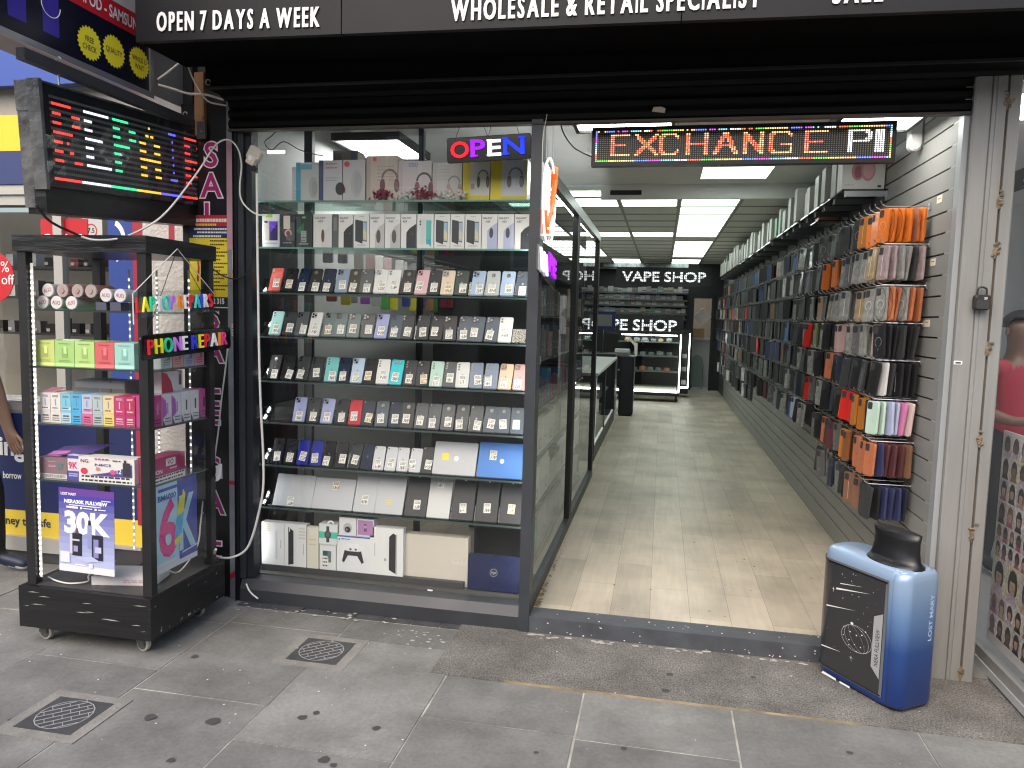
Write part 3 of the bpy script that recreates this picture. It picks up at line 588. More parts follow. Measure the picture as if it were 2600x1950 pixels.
f = MB(); a = W(0, 1328, 3.951); f.text('oney transfe', FY(a.x, 3.951, a.z), width=.37, h=.052, bold=.02); f.build('lettering', mat((.02, .025, .06), .5), t)
c = W(-26, 703, 3.95)
t = thing('offer_disc', 'large red round sale sticker with white lettering in the neighbouring window', 'window sign')
f = MB(); f.prism(ring(.155, 36), FY(c.x, 3.972, c.z), 0, .004); f.build('disc', mat((.50, .015, .02), .4), t)
f = MB(); a = W(0, 690, 3.96); f.text('%', FY(a.x, 3.967, a.z), h=.065, bold=.0); f.text('off', FY(a.x + .002, 3.967, a.z - .075), h=.06, bold=.0); f.build('lettering', WHITE, t)
a = W(100, 612, 3.95); b_ = W(218, 555, 3.95)
t = thing('sale_card', 'red sale card with white letters standing behind the cabinet top', 'sign')
f = MB(); f.box(a.x, b_.x, 3.962, 3.97, a.z - .06, b_.z); f.build('card', mat((.48, .012, .02), .4), t)
f = MB(); f.text('SALE', FY(a.x + .02, 3.9615, a.z - .01), h=.055, width=(b_.x - a.x) * .82, bold=.0); f.build('lettering', WHITE, t)
c = W(226, 585, 3.95)
t = thing('painted_reflection', 'painted reflection of a round red-ringed road sign in the neighbouring window', 'reflection')  # road sign mirrored in the glass, its reflection painted as a flat panel
f = MB(); f.box(c.x - .06, c.x + .075, 3.967, 3.970, c.z - .1, c.z + .1); f.build('sheet', mat((.5, .5, .48), .6), t)
f = MB(); f.annulus(.042, .034, FY(c.x, 3.966, c.z), 0); f.build('red_ring', mat((.45, .05, .05), .6), t)
f = MB(); f.text('7.5', FY(c.x, 3.966, c.z - .012), h=.028, align='c', bold=.02); f.build('lettering', INK, t)
# goods on the neighbour's window shelves
for k, z in enumerate((1.42, 1.66, 1.86)):
    t = thing('goods_shelf', f'{ordn(k)} shelf from the bottom in the neighbouring window', 'shelf', 'shelves in the neighbouring window')
    f = MB(); f.box(-4.9, -3.45, 4.35, 4.6, z - .015, z); f.build('board', mat((.06, .06, .06), .4), t)
    for j in range(13):
        x = -4.75 + j * .1; o = MB(); hh = random.uniform(.05, .12); o.box(x, x + random.uniform(.03, .07), 4.38, 4.44, z, z + hh)
        o.box(x + .004, x + .03, 4.376, 4.3799, z + .01, z + .03, 1)
        tag(o.build('boxed_phone', [random.choice((BLACK, WHITE, mat((.3, .04, .06), .5), mat((.25, .25, .28), .4))), PAPER]), f'small boxed item, {ordn(j)} from the left on the {ordn(k)} shelf of the neighbouring window', 'box', 'goods in the neighbouring window')

# ================================================================== HANGING SIGNS ON THE LEFT (square to the shop front)
XB = -2.56
t = thing('projecting_lightbox', 'large projecting repair sign with red band and yellow starbursts at the top left', 'sign')
a = onX(0, 92, XB); b_ = onX(388, 247, XB); z0 = (a.z + b_.z) / 2; ya, yb = 1.9, b_.y
f = MB(); f.box(XB - .16, XB - .004, ya, yb, z0, z0 + .95); f.build('case', mat((.30, .31, .32), .35, .5), t)
f = MB()
f.box(XB - .0039, XB + .008, ya, yb, z0, z0 + .028); f.box(XB - .0039, XB + .008, yb - .025, yb, z0 + .0285, z0 + .95); f.build('frame', mat((.42, .43, .44), .3, .7), t)
bz0 = onX(385, 113, XB).z; bz1 = onX(345, 35, XB).z
f = MB(); f.box(XB - .0038, XB, ya, yb - .0255, z0 + .0285, bz0, 0); f.box(XB - .0038, XB, ya, yb - .0255, bz0, bz1, 1); f.box(XB - .0038, XB, ya, yb - .0255, bz1, z0 + .95, 2)
f.build('face', [mat((.006, .007, .018), .3), mat((.52, .015, .025), .4), mat((.62, .60, .58), .4)], t)
M = FX(XB + .0015, 0, 0); 
p1, p2 = onX(195, 9, XB), onX(347, 80, XB)
f = MB(); y0_, y1_ = onX(180, 20, XB).y, onX(349, 78, XB).y; Mt = FX(XB + .0015, y0_, bz0 + (bz1 - bz0) * .26); f.text('E - IPOD - SAMSUN', Mt, h=(bz1 - bz0) * .5, width=y1_ - y0_, bold=.02); f.build('lettering', WHITE, t)
p1 = onX(258, 4, XB); f = MB(); f.text('SUPPLY', FX(XB + .0015, p1.y, bz1 + .035), h=.05, xs=.7, bold=.01); f.build('lettering', INK, t)
for k, (px, py, l1, l2) in enumerate(((227, 110, 'FREE', 'CHECK'), (289, 131, 'QUALITY', ''), (353, 160, 'WHILE U', 'WAIT'))):
    c = onX(px, py, XB); r = .075; f = MB()
    f.poly([((r if i % 2 else r * .86) * math.cos(PI * i / 22), (r if i % 2 else r * .86) * math.sin(PI * i / 22)) for i in range(44)], FX(XB + .001, c.y, c.z)); st_ = f.build('starburst', mat((.85, .72, .03), .45), t)
    f = MB(); f.text(l1, FX(XB + .002, c.y, c.z + (.004 if l2 else -.011)), h=.024, align='c', xs=.75, bold=.01)
    if l2: f.text(l2, FX(XB + .002, c.y, c.z - .032), h=.024, align='c', xs=.75, bold=.01)
    f.build('starburst_text', INK, st_)
for px0, py0, px1, py1, star in ((18, 0, 68, 92, 1), (107, 25, 151, 118, 0)):
    q0 = onX(px0, py0, XB); q1 = onX(px1, py1, XB); zlo, zhi = z0 + .085, z0 + .32
    f = MB(); f.quad((XB + .001, q0.y, zlo), (XB + .001, q1.y, zlo), (XB + .001, q1.y, zhi), (XB + .001, q0.y, zhi)); f.build('phone_picture', mat((.045, .03, .30), .3), t)
    f = MB(); cy, cz = (q0.y + q1.y) / 2, zlo + .15
    if star:
        for i in range(4): a_ = PI * i / 4 + .2; f.tube([(XB + .003, cy - .05 * math.cos(a_), cz - .06 * math.sin(a_)), (XB + .003, cy + .05 * math.cos(a_), cz + .06 * math.sin(a_))], .0018, 4)
    else: f.tube([(XB + .003, cy - .05 * math.cos(a_), cz - .03 - .05 * math.sin(a_)) for a_ in [PI * i / 12 for i in range(13)]], .0018, 4)
    f.build('white_line_picture', WHITE, t)
f = MB(); a = onY(390, 110, 3.6); f.box(XB - .14, XB - .02, yb, 3.97, z0 + .03, z0 + .6); f.build('wall_bracket', mat((.45, .47, .5), .4, .5), t)
# carrying beam
t = thing('carrying_beam', 'dark square metal beam with hooks carrying the left moving message sign', 'beam')
xb = -2.50; a = onX(52, 158, xb); b_ = onX(520, 312, xb); zc = (a.z + b_.z) / 2
f = MB(); f.box(xb - .02, xb + .02, a.y, 3.735, zc - .022, zc + .022); f.box(xb - .016, xb + .016, a.y - .001, a.y + .002, zc - .017, zc + .017, 1); f.build('bar', [mat((.035, .036, .04), .4), INK], t)
for px, py in ((148, 160), (470, 297)):
    p = onX(px, py, xb); f = MB(); f.tube([(xb + .012 * math.cos(k * .6), p.y, zc + .036 + .012 * math.sin(k * .6)) for k in range(10)] + [(xb, p.y, zc + .02)], .003); f.tube([(xb, p.y, zc - .02), (xb, p.y, zc - .075)], .004); f.build('hook', STEEL, t)
# left LED sign, two back to back cases wrapped in tape
def led_sign(name, lab, M, wd, hg, cols, rows, pix, deep, border=.018, mats=None, kcell=.62, wrap=None, casem=None):
    tt = thing(name, lab, 'led sign'); f = MB()
    f.obox(M, -border, wd + border, -border, hg + border, -deep, 0); f.build('case', casem or BLACK, tt)
    g_ = MB(); cw, chh = wd / cols, hg / rows
    for (i, j), mi in pix.items():
        x, y = (i + .5) * cw, hg - (j + .5) * chh; kc = kcell * (.66 if mi == 9 else 1); a_, b2 = cw * kc / 2, chh * kc / 2
        g_.add([M @ Vector(v) for v in ((x - a_, y - b2, .0012), (x + a_, y - b2, .0012), (x + a_, y + b2, .0012), (x - a_, y + b2, .0012))], [(0, 1, 2, 3)], mi)
    g_.build('led_dots', mats, tt)
    return tt
FONT = {'E': ['#####', '#....', '#....', '####.', '#....', '#....', '#####'], 'R': ['####.', '#...#', '#...#', '####.', '#.#..', '#..#.', '#...#'], 'P': ['####.', '#...#', '#...#', '####.', '#....', '#....', '#....'],
        'A': ['..#..', '.#.#.', '#...#', '#...#', '#####', '#...#', '#...#'], 'I': ['.###.', '..#..', '..#..', '..#..', '..#..', '..#..', '.###.']}
a = onX(118, 468, -2.5); b_ = onX(525, 522, -2.5); c = onX(110, 230, -2.5)
wd = b_.y - a.y; hg = c.z - a.z + .004
M = basis((-2.49, a.y + .010, a.z + .010), (0, wd, b_.z - a.z), (0, -(b_.z - a.z) * .9, wd)); wd -= .012
pix = {}; C6 = [0, 0, 1, 2, 3, 4, 0]
for q, ch in enumerate('REPAIR'):
    for r in range(7):
        for s_ in range(5):
            if FONT[ch][r][s_] == '#':
                for dx in range(((0, 4), (4, 6), (6, 7), (7, 9), (9, 13))[s_][0], ((0, 4), (4, 6), (6, 7), (7, 9), (9, 13))[s_][1]): pix[(3 + q * 15 + dx, 4 + r * 3)] = [0, 1, 2, 3, 4, 0][q]
for i in range(2, 92): pix[(i, 28)] = [0, 1, 2, 3, 4, 0][min(5, i // 15)]
LC = [glow((1, .05, .04), 2.6), glow((.9, .9, 1), 2.2), glow((.05, 1, .35), 2.0), glow((1, .55, .05), 2.2), glow((.1, .1, 1), 2.8), mat((.20, .20, .20), .4)]
for i in range(2, 92):
    for j in range(1, 28):
        if (i, j) not in pix and j % 2 == 0: pix[(i, j)] = 5
t = led_sign('message_sign', 'moving message sign reading REPAIR in coloured lights, wrapped in clear film and black tape', M, wd, hg, 94, 30, pix, .045, .014, LC, .86)
f = MB(); f.obox(M, -.02, wd + .02, -.125, -.0205, -.062, -.008); f.build('tape_skirt', TAPE, t)
f = MB(); f.obox(M, -.032, -.0145, -.03, hg + .026, -.047, .010); f.obox(M, -.014, wd + .02, hg + .0143, hg + .022, -.05, .004); f.build('film_edge', mat((.10, .10, .10), .3, noise=.6, nscale=7, bump=.8, bscale=14), t)
f = MB()
for i in range(13):
    for j in range(5): pass
nx, ny = 24, 8; vs = [M @ Vector((-.02 + (wd + .04) * i / nx, -.02 + (hg + .04) * j / ny, .008 + random.uniform(-.002, .003))) for j in range(ny + 1) for i in range(nx + 1)]
f.add(vs, [(j * (nx + 1) + i, j * (nx + 1) + i + 1, (j + 1) * (nx + 1) + i + 1, (j + 1) * (nx + 1) + i) for j in range(ny) for i in range(nx)]); f.build('clear_film', FILM, t)
f = MB(); f.obox(M, .02, wd - .02, -.125, hg + .02, -.135, -.075); f.build('rear_case', TAPE, t)
f = MB(); f.obox(M, .005, .0195, hg - .09, hg + .03, -.14, -.07); f.obox(M, .008, .0195, -.1, hg - .091, -.138, -.072); f.build('film_wrap', mat((.11, .11, .11), .35, noise=.7, nscale=8, bump=.9, bscale=14), t)

# ================================================================== DISPLAY CABINET ON WHEELS
def pbox(name, label, cat, group, pos, size, col, rot=0.0, art=None, face='Y', rough=.45, lean=0.0, top=None, rr=0):
    """a box standing at pos (centre of its foot, front face), front towards the street (Y) or the aisle (X)"""
    w_, d_, h_ = size; o = MB(); mi_top = 0; ms = [mat(col, rough)]
    if rr: o.prism(rrect(w_, h_, rr, 3, 0, h_ / 2), basis((0, 0, 0), (1, 0, 0), (0, 0, 1)), -d_, 0, bev=min(.002, d_ / 3))
    else: o.box(-w_ / 2, w_ / 2, 0, d_, 0, h_)
    ob = o.build(name, ms); ob.location = pos
    R_ = Matrix.Rotation(rot + (PI / 2 if face == 'X' else 0), 4, 'Z') @ Matrix.Rotation(-lean, 4, 'X')
    ob.matrix_world = Matrix.Translation(pos) @ R_
    tag(ob, label, cat, group)
    if art:
        p = MB(); pm = []; z = 0
        for a in art:
            c_ = a[-1]; m_ = c_ if not isinstance(c_, tuple) else mat(c_, .4)
            if m_ not in pm: pm.append(m_)
            mi = pm.index(m_); z += .00025; M = basis((-w_ / 2, -.0006 - z, 0), (1, 0, 0), (0, 0, 1))
            if a[0] == 'r': p.poly([(a[1] * w_, a[2] * h_), (a[3] * w_, a[2] * h_), (a[3] * w_, a[4] * h_), (a[1] * w_, a[4] * h_)], M, 0, mi)
            elif a[0] == 'e': p.poly([(a[1] * w_ + a[3] * w_ * math.cos(q * .42), a[2] * h_ + a[4] * h_ * math.sin(q * .42)) for q in range(15)], M, 0, mi)
            elif a[0] == 'p': p.poly([(x * w_, y * h_) for x, y in a[1]], M, 0, mi)
            elif a[0] == 't':
                if len(a) == 7: p.text(a[1], M @ Matrix.Translation((a[2] * w_, a[3] * h_, 0)), h=a[4] * h_, width=a[5] * w_, mi=mi, bold=.02)
                else: p.text(a[1], M @ Matrix.Translation((a[2] * w_, a[3] * h_, 0)), h=a[4] * h_, mi=mi, bold=.02, xs=.8)
            elif a[0] == 'a': p.annulus(a[3] * w_, a[4] * w_, M @ Matrix.Translation((a[1] * w_, a[2] * h_, 0)), 0, mi, 18, a[5], a[6], a[7])
            elif a[0] == 'l':
                for q in range(a[5]):
                    y = a[4] - (a[4] - a[2]) * q / max(1, a[5] - 1); x = a[1]
                    while x < a[3] - .02: s_ = min(random.uniform(.03, .11), a[3] - x); p.poly([(x * w_, y * h_), ((x + s_) * w_, y * h_), ((x + s_) * w_, y * h_ + a[6] * h_), (x * w_, y * h_ + a[6] * h_)], M, 0, mi); x += s_ + .02
        p.build("printing", pm, ob)
    return ob
KX0, KX1, KY0, KY1 = -2.905, -2.242, 2.985, 3.49
t = thing('display_cabinet', 'tall black framed glass display cabinet on castors standing on the pavement', 'display cabinet')
f = MB(); f.box(-2.935, -2.232, 2.962, 3.56, .088, .285); f.build('base', TAPE, t)
f = MB(); f.box(-2.90, -2.24, 2.99, 3.53, .2855, .290); f.build('base_top', mat((.05, .05, .048), .5, noise=.3), t)
f = MB(); [f.add([(-2.94 + random.random() * .7, 2.9605, .10 + random.random() * .17) for _ in range(1)] + [], []) for _ in range(0)]
for i in range(14):
    x, z = random.uniform(-2.92, -2.25), random.uniform(.1, .27); f.add([(x, 2.9612, z), (x + random.uniform(.01, .09), 2.9612, z + .002), (x + .03, 2.9612, z + .004)], [(0, 1, 2)])
    y, z = random.uniform(2.98, 3.5), random.choice((.1, .105, .12, random.uniform(.1, .27))); f.add([(-2.2315, y, z), (-2.2315, y + random.uniform(.004, .014), z + .003), (-2.2315, y + .004, z + random.uniform(.006, .016))], [(0, 1, 2)])
f.build('tape_scuffs', mat((.42, .41, .38), .6), t)
for x, y in ((-2.86, 3.04), (-2.33, 3.04), (-2.86, 3.46), (-2.33, 3.46)):
    a_ = random.uniform(-.6, .6); M = Matrix.Translation((x, y, .04)) @ Matrix.Rotation(a_, 4, 'Z'); f = MB()
    f.prism(ring(.040, 18), M @ basis((0, .011, 0), (1, 0, 0), (0, 0, 1)), 0, .022, bev=.004); wb = f.build('castor', [mat((.42, .40, .36), .6)], t)
    f = MB(); f.prism(ring(.030, 14), M @ basis((0, .013, 0), (1, 0, 0), (0, 0, 1)), 0, .026); f.obox(M, -.03, .02, -.017, -.0135, -.005, .048); f.obox(M, -.03, .02, .0135, .017, -.005, .048); f.build('fork', mat((.10, .10, .09), .5, .4), wb)
for x, y in ((KX0, KY0), (KX1 - .045, KY0), (KX0, KY1 - .04), (KX1 - .04, KY1 - .04)):
    f = MB(); f.box(x, x + .045, y, y + .04, .2905, 1.85); f.build('post', mat((.012, .012, .013), .38, noise=.2), t)
f = MB(); f.box(KX0 - .015, KX1 + .008, KY0 - .01, KY1 + .02, 1.8505, 1.925); f.build('top_frame', TAPE, t)
f = MB(); f.quad((KX0 + .045, KY0 + .01, .295), (KX1 - .045, KY0 + .01, .295), (KX1 - .045, KY0 + .01, 1.85), (KX0 + .045, KY0 + .01, 1.85)); f.quad((KX1 - .01, KY0 + .04, .295), (KX1 - .01, KY1 - .04, .295), (KX1 - .01, KY1 - .04, 1.85), (KX1 - .01, KY0 + .04, 1.85))
f.build('glass_sides', glass_mat((.94, .95, .95), 0, 1.45, 0.9), t)
KS = [onY(200, 787, 3.0).z, onY(200, 934, 3.0).z, onY(200, 1080, 3.0).z, onY(200, 1224, 3.0).z]
for i, z in enumerate(KS):
    f = MB(); f.box(KX0 + .046, KX1 - .012, KY0 + .02, KY1 - .01, z - .008, z); f.box(KX0 + .046, KX1 - .012, KY0 + .017, KY0 + .0199, z - .008, z, 1)
    f.build('shelf', [SHELFG if i == 0 else mat((.10, .11, .11), .2), mat((.04, .05, .05), .3)], t)
f = MB(); SL = glow((1, 1, 1), 1.9)
for x, y, n_ in ((KX0 + .058, KY0 + .02, 58), (KX0 + .36, KY1 - .02, 58), (KX0 + .2, KY1 - .02, 40), (KX1 - .10, KY1 - .05, 40)):
    wl = .006 if x < KX0 + .1 else .0035; f.box(x - wl - .002, x + wl + .002, y - .001, y, .32, 1.80)
    for k in range(n_): z = .33 + 1.45 * k / n_; f.box(x - wl, x + wl, y - .004, y - .0011, z, z + .011, 1)
f.build('led_strip', [PAPER, SL], t)
# tubs on the top shelf
KL = lambda px, py, y=3.02: onY(px, py, y)
tubs = [((125, 727), 0), ((162, 731), 1), ((200, 733), 1), ((234, 735), 1), ((272, 736), 0), ((308, 738), 0), ((112, 765), 0), ((147, 767), 0), ((185, 769), 0)]
names = ['white lidded tub, leftmost of the upper row on the cabinet top shelf', 'clear ended tub just right of the leftmost upper tub in the cabinet', 'clear ended tub in the middle of the upper row of tubs', 'clear ended tub at the right of the clear ones in the upper row', 'white lidded tub beside the clear ones on the cabinet top shelf', 'white lidded tub at the right end by the corner post of the cabinet', 'white lidded tub, leftmost of the lower row in the cabinet', 'white lidded tub, middle of the lower row in the cabinet', 'white lidded tub, right end of the lower row in the cabinet']
for ((px, py), clear), lb in zip(tubs, names):
    c = KL(px, py, 3.06); zz = KS[0] + .031 if py > 750 else KS[0] + .031 + .056
    if px > 250: zz = KS[0] + .07
    f = MB(); M = FY(c.x, 3.05, zz); f.prism(ring(.0295, 20), M, -.13, -.012); o = tag(f.build('tub', mat((.42, .20, .19), .3) if clear else mat((.62, .60, .6), .4), smooth=False), lb, 'tub', 'tubs on the top shelf of the cabinet')
    f = MB(); f.prism(ring(.031, 22), M, -.0119, 0, bev=.002); ld = f.build('lid', mat((.50, .42, .40), .15) if clear else mat((.82, .80, .78), .4), o)
    f = MB()
    if clear: f.prism(ring(.012, 12), M, .0002, .004); f.build('knob', mat((.55, .35, .33), .2), ld)
    else: f.text('AUO', M @ Matrix.Rotation(random.uniform(-.15, .3), 4, 'Z') @ Matrix.Translation((-.021, -.009, .0006)), h=.018, width=.042, bold=.01); f.build('red_print', mat((.45, .06, .10), .5), ld)
for px, z in ((272, KS[0]), (308, KS[0])):
    c = KL(px, 760, 3.10); f = MB(); f.box(c.x - .028, c.x + .028, 3.06, 3.16, z + .001, z + .038); tag(f.build('small_box', mat((.10, .10, .14), .5)), 'dark small box under the ' + ('left' if px < 290 else 'right') + ' one of the two raised tubs', 'box', 'boxes propping tubs')
# second shelf boxes
xs = [92, 140, 190, 241, 291, 342]; cols = [((.62, .70, .22), 'yellow green'), ((.42, .66, .22), 'green'), ((.50, .72, .24), 'lime green'), ((.72, .14, .15), 'coral red'), ((.38, .68, .60), 'mint')]
for i, (c_, nm) in enumerate(cols):
    a = KL(xs[i], 930, 3.03); b_ = KL(xs[i + 1], 930, 3.03); lt = tuple(min(1, q * 1.25 + .05) for q in c_)
    pbox('vape_box', f'{nm} display box, {ordn(i)} from the left on the second cabinet shelf', 'box', 'coloured boxes on the second cabinet shelf', ((a.x + b_.x) / 2, 3.03, KS[1] + .001), (b_.x - a.x - .003, .19, .118), c_, art=[('r', 0, 0, 1, .13, lt), ('l', .2, .17, .8, .22, 2, .02, tuple(q * .5 for q in c_)), ('r', .36, .34, .66, .72, tuple(q * .75 for q in c_)), ('r', .46, .5, .62, .78, lt), ('l', .2, .86, .8, .88, 1, .025, tuple(q * .5 for q in c_))])
for i, (c_, nm) in enumerate((((.55, .62, .62), 'pale grey'), ((.70, .36, .32), 'salmon'), ((.42, .42, .62), 'lavender'), ((.68, .30, .36), 'rose'))):
    y = 3.20 + .085 * (i - 1)
    pbox('vape_box', f'{nm} display box at the side of the second cabinet shelf by the phone sign', 'box', 'boxes along the side of the second cabinet shelf', (KX1 - .02, y + .03, KS[1] + .001), (.08, .10, .075), c_, face='X', art=[('l', .2, .2, .8, .5, 3, .06, tuple(q * .4 for q in c_)), ('r', .55, .55, .8, .85, tuple(q * .5 for q in c_))])
f = MB(); p = KL(180, 875, 3.08); f.prism(ring(.02, 16, .05), Matrix.Translation((p.x, 3.09, KS[1] + .1192)), 0, .006); tag(f.build('paper_tray', mat((.6, .66, .55), .6)), 'flat pale oval tray lying on the lime green box', 'tray')
# third shelf: nine columns, two layers
cl9 = [((.74, .68, .66), 'white pink topped'), ((.76, .72, .66), 'cream'), ((.22, .55, .68), 'light blue'), ((.10, .42, .68), 'blue'), ((.50, .52, .66), 'lilac'), ((.45, .52, .52), 'grey green'), ((.76, .60, .34), 'pale orange'), ((.52, .04, .16), 'magenta'), ((.46, .03, .10), 'crimson')]
xs9 = [103, 129, 155, 181, 208, 235, 262, 290, 318, 343]
lo9 = [(.70, .66, .62), (.74, .70, .64), (.45, .66, .72), (.08, .42, .70), (.72, .14, .30), (.42, .50, .48), (.80, .64, .18), (.50, .04, .16), (.46, .04, .14)]
for i, (c_, nm) in enumerate(cl9):
    a = KL(xs9[i], 1060, 3.03); b_ = KL(xs9[i + 1], 1060, 3.03); dk = (.08, .07, .10) if i < 7 else (.85, .7, .75)
    pbox('vape_carton', f'small {nm} carton, {ordn(i)} of the lower layer on the third cabinet shelf', 'carton', 'cartons on the third cabinet shelf', ((a.x + b_.x) / 2, 3.03, KS[2] + .001), (b_.x - a.x - .002, .12, .050), lo9[i], art=[('l', .2, .55, .8, .6, 1, .14, dk), ('l', .15, .2, .85, .4, 2, .07, dk)])
    pbox('vape_carton', f'{nm} carton, {ordn(i)} of the upper layer on the third cabinet shelf', 'carton', 'cartons on the third cabinet shelf', ((a.x + b_.x) / 2, 3.03, KS[2] + .0515), (b_.x - a.x - .002, .12, .088), c_, art=[('l', .2, .80, .8, .86, 2, .03, dk), ('r', .46, .35, .54, .7, (.16, .35, .5) if i < 7 else dk), ('p', [(0, .12), (1, .3), (1, .12)], tuple(min(1, q * 1.2) for q in lo9[i])), ('l', .2, .12, .8, .18, 1, .06, dk)])
f = MB(); c = KL(125, 990, 3.08); f.add([(c.x - .03, 3.05, c.z - .012), (c.x + .05, 3.06, c.z - .006), (c.x + .06, 3.12, c.z + .012), (c.x - .02, 3.12, c.z + .008)], [(0, 1, 2, 3)]); tag(f.build('open_flap', mat((.72, .25, .32), .5)), 'bent pink lid flap lying on the first cartons', 'flap')
pbox('vape_tray', 'long grey striped open tray behind the cartons on the third shelf', 'tray', None, (-2.66, 3.19, KS[2] + .001), (.28, .12, .19), (.34, .32, .33), art=[('r', .5, 0, .52, 1, (.6, .5, .48)), ('r', .7, 0, .74, 1, (.28, .14, .12)), ('r', .02, .8, .98, .95, (.55, .53, .5))])
sd = [((.50, .06, .22), 'raspberry', 0), ((.70, .66, .70), 'white and violet', 1), ((.72, .70, .72), 'white with a purple wave', 1), ((.74, .72, .72), 'white with a black bar', 1), ((.76, .74, .73), 'plain white with a slim black bar', 1), ((.62, .12, .32), 'pink and white', 1)]
for i, (c_, nm, wh) in enumerate(sd):
    y = 3.035 + .072 * i
    pbox('vape_carton', f'{nm} carton along the side of the third cabinet shelf', 'carton', 'cartons along the side of the third cabinet shelf', (KX1 - .022, y + .036, KS[2] + .001), (.069, .10, .145), c_, face='X', art=[('p', [(0, .2), (.5, .35), (.4, .8), (0, .95)], (.45, .12, .45) if i in (1, 2) else c_), ('r', .5, .38, .66, .72, (.05, .05, .06) if i > 2 else (.55, .25, .6)), ('l', .3, .1, .9, .2, 2, .03, INK), ('p', [(0, 0), (.3, 0), (.0, .25)], (.16, .12, .16))])
pbox('open_carton', 'opened red and white carton standing on the side cartons', 'carton', None, (KX1 - .06, 3.24, KS[2] + .147), (.16, .09, .10), (.72, .70, .68), face='X', art=[('p', [(0, 0), (.55, 0), (.45, .5), (.25, .9), (0, 1)], (.52, .06, .10)), ('r', .8, .3, .95, 1, (.62, .22, .42)), ('r', .84, .32, .9, .8, INK)])
# fourth shelf
a = KL(104, 1215, 3.04); b_ = KL(175, 1215, 3.04)
mauve_pos = ((a.x + b_.x) / 2, 3.03, KS[3] + .001)
pbox('mauve_box', 'open mauve box with a folded back lid at the left of the fourth cabinet shelf', 'box', None, ((a.x + b_.x) / 2, 3.03, KS[3] + .001), (b_.x - a.x, .13, .098), (.26, .16, .19), art=[('r', 0, 0, 1, .22, (.66, .64, .6)), ('l', .06, .05, .94, .15, 3, .025, INK), ('r', .35, .55, .6, .6, (.6, .3, .4)), ('r', .68, .45, .86, .75, (.1, .2, .18)), ('l', .35, .62, .6, .8, 2, .03, (.6, .4, .48))])
f = MB(); f.add([(a.x + .02, 3.05, KS[3] + .103), (b_.x + .10, 3.05, KS[3] + .125), (b_.x + .16, 3.16, KS[3] + .16), (a.x + .03, 3.16, KS[3] + .13)], [(0, 1, 2, 3)]); f.add([(a.x + .02, 3.0495, KS[3] + .103), (a.x + .1, 3.0495, KS[3] + .103), (a.x + .14, 3.08, KS[3] + .128), (a.x + .04, 3.08, KS[3] + .122)], [(0, 1, 2, 3)], 1); lid_ = f.build('lid', [mat((.10, .06, .28), .4), mat((.55, .15, .42), .4)]); mb_ = bpy.data.objects['mauve_box']; lid_.parent = mb_; lid_.matrix_parent_inverse = Matrix.Translation(mauve_pos).inverted()
a = KL(177, 1215, 3.03); b_ = KL(205, 1215, 3.03)
pbox('narrow_box', 'narrow purple and white box standing beside the long nicotine pod box', 'box', None, ((a.x + b_.x) / 2, 3.02, KS[3] + .001), (b_.x - a.x, .1, .118), (.72, .70, .72), art=[('r', 0, 0, 1, .38, (.10, .08, .34)), ('r', 0, .88, 1, 1, (.12, .08, .36)), ('t', '9K', .08, .48, .26, .82, (.72, .05, .18)), ('l', .1, .16, .9, .24, 2, .05, (.5, .55, .8))])
a = KL(205, 1215, 3.02); b_ = KL(346, 1230, 3.02)
pbox('long_box', 'long white, purple and red pod box at the front of the fourth cabinet shelf', 'box', None, ((a.x + b_.x) / 2, 3.01, KS[3] + .001), (b_.x - a.x, .08, .118), (.76, .73, .69), art=[('p', [(.16, .28), (.5, .42), (.8, .62), (.96, .80), (.96, .28)], (.10, .07, .30)), ('r', 0, 0, 1, .27, (.78, .76, .71)), ('l', .05, .05, .95, .2, 2, .07, INK), ('t', 'NG', .04, .78, .13, .14, (.42, .03, .10)), ('e', .1, .44, .065, .13, (.70, .04, .10)), ('e', .35, .55, .04, .08, (.7, .25, .2)), ('e', .62, .46, .055, .1, (.70, .1, .25)), ('t', '12', .69, .42, .18, .08, (.9, .88, .88)), ('r', .80, .34, .93, .86, INK), ('r', .82, .86, .86, .97, INK), ('l', .3, .88, .55, .92, 1, .06, (.45, .1, .3)), ('t', 'NICI', .3, .68, .09, .28, (.10, .08, .30)), ('l', .62, .86, .78, .9, 1, .04, INK)])
pbox('red_carton', 'long red and white carton facing sideways on the fourth cabinet shelf', 'carton', None, (KX1 - .02, 3.155, KS[3] + .001), (.235, .09, .118), (.46, .05, .15), face='X', art=[('r', 0, 0, 1, .28, (.76, .74, .70)), ('l', .05, .06, .95, .2, 2, .06, INK), ('r', .38, .6, .68, .9, (.8, .78, .75)), ('t', 'VO', .42, .66, .2, .2, (.42, .03, .10)), ('t', 'ION', .04, .38, .16, .22, (.85, .8, .8)), ('l', .5, .4, .8, .46, 1, .06, (.85, .7, .75)), ('r', .74, .4, .97, .92, (.35, .03, .1))])
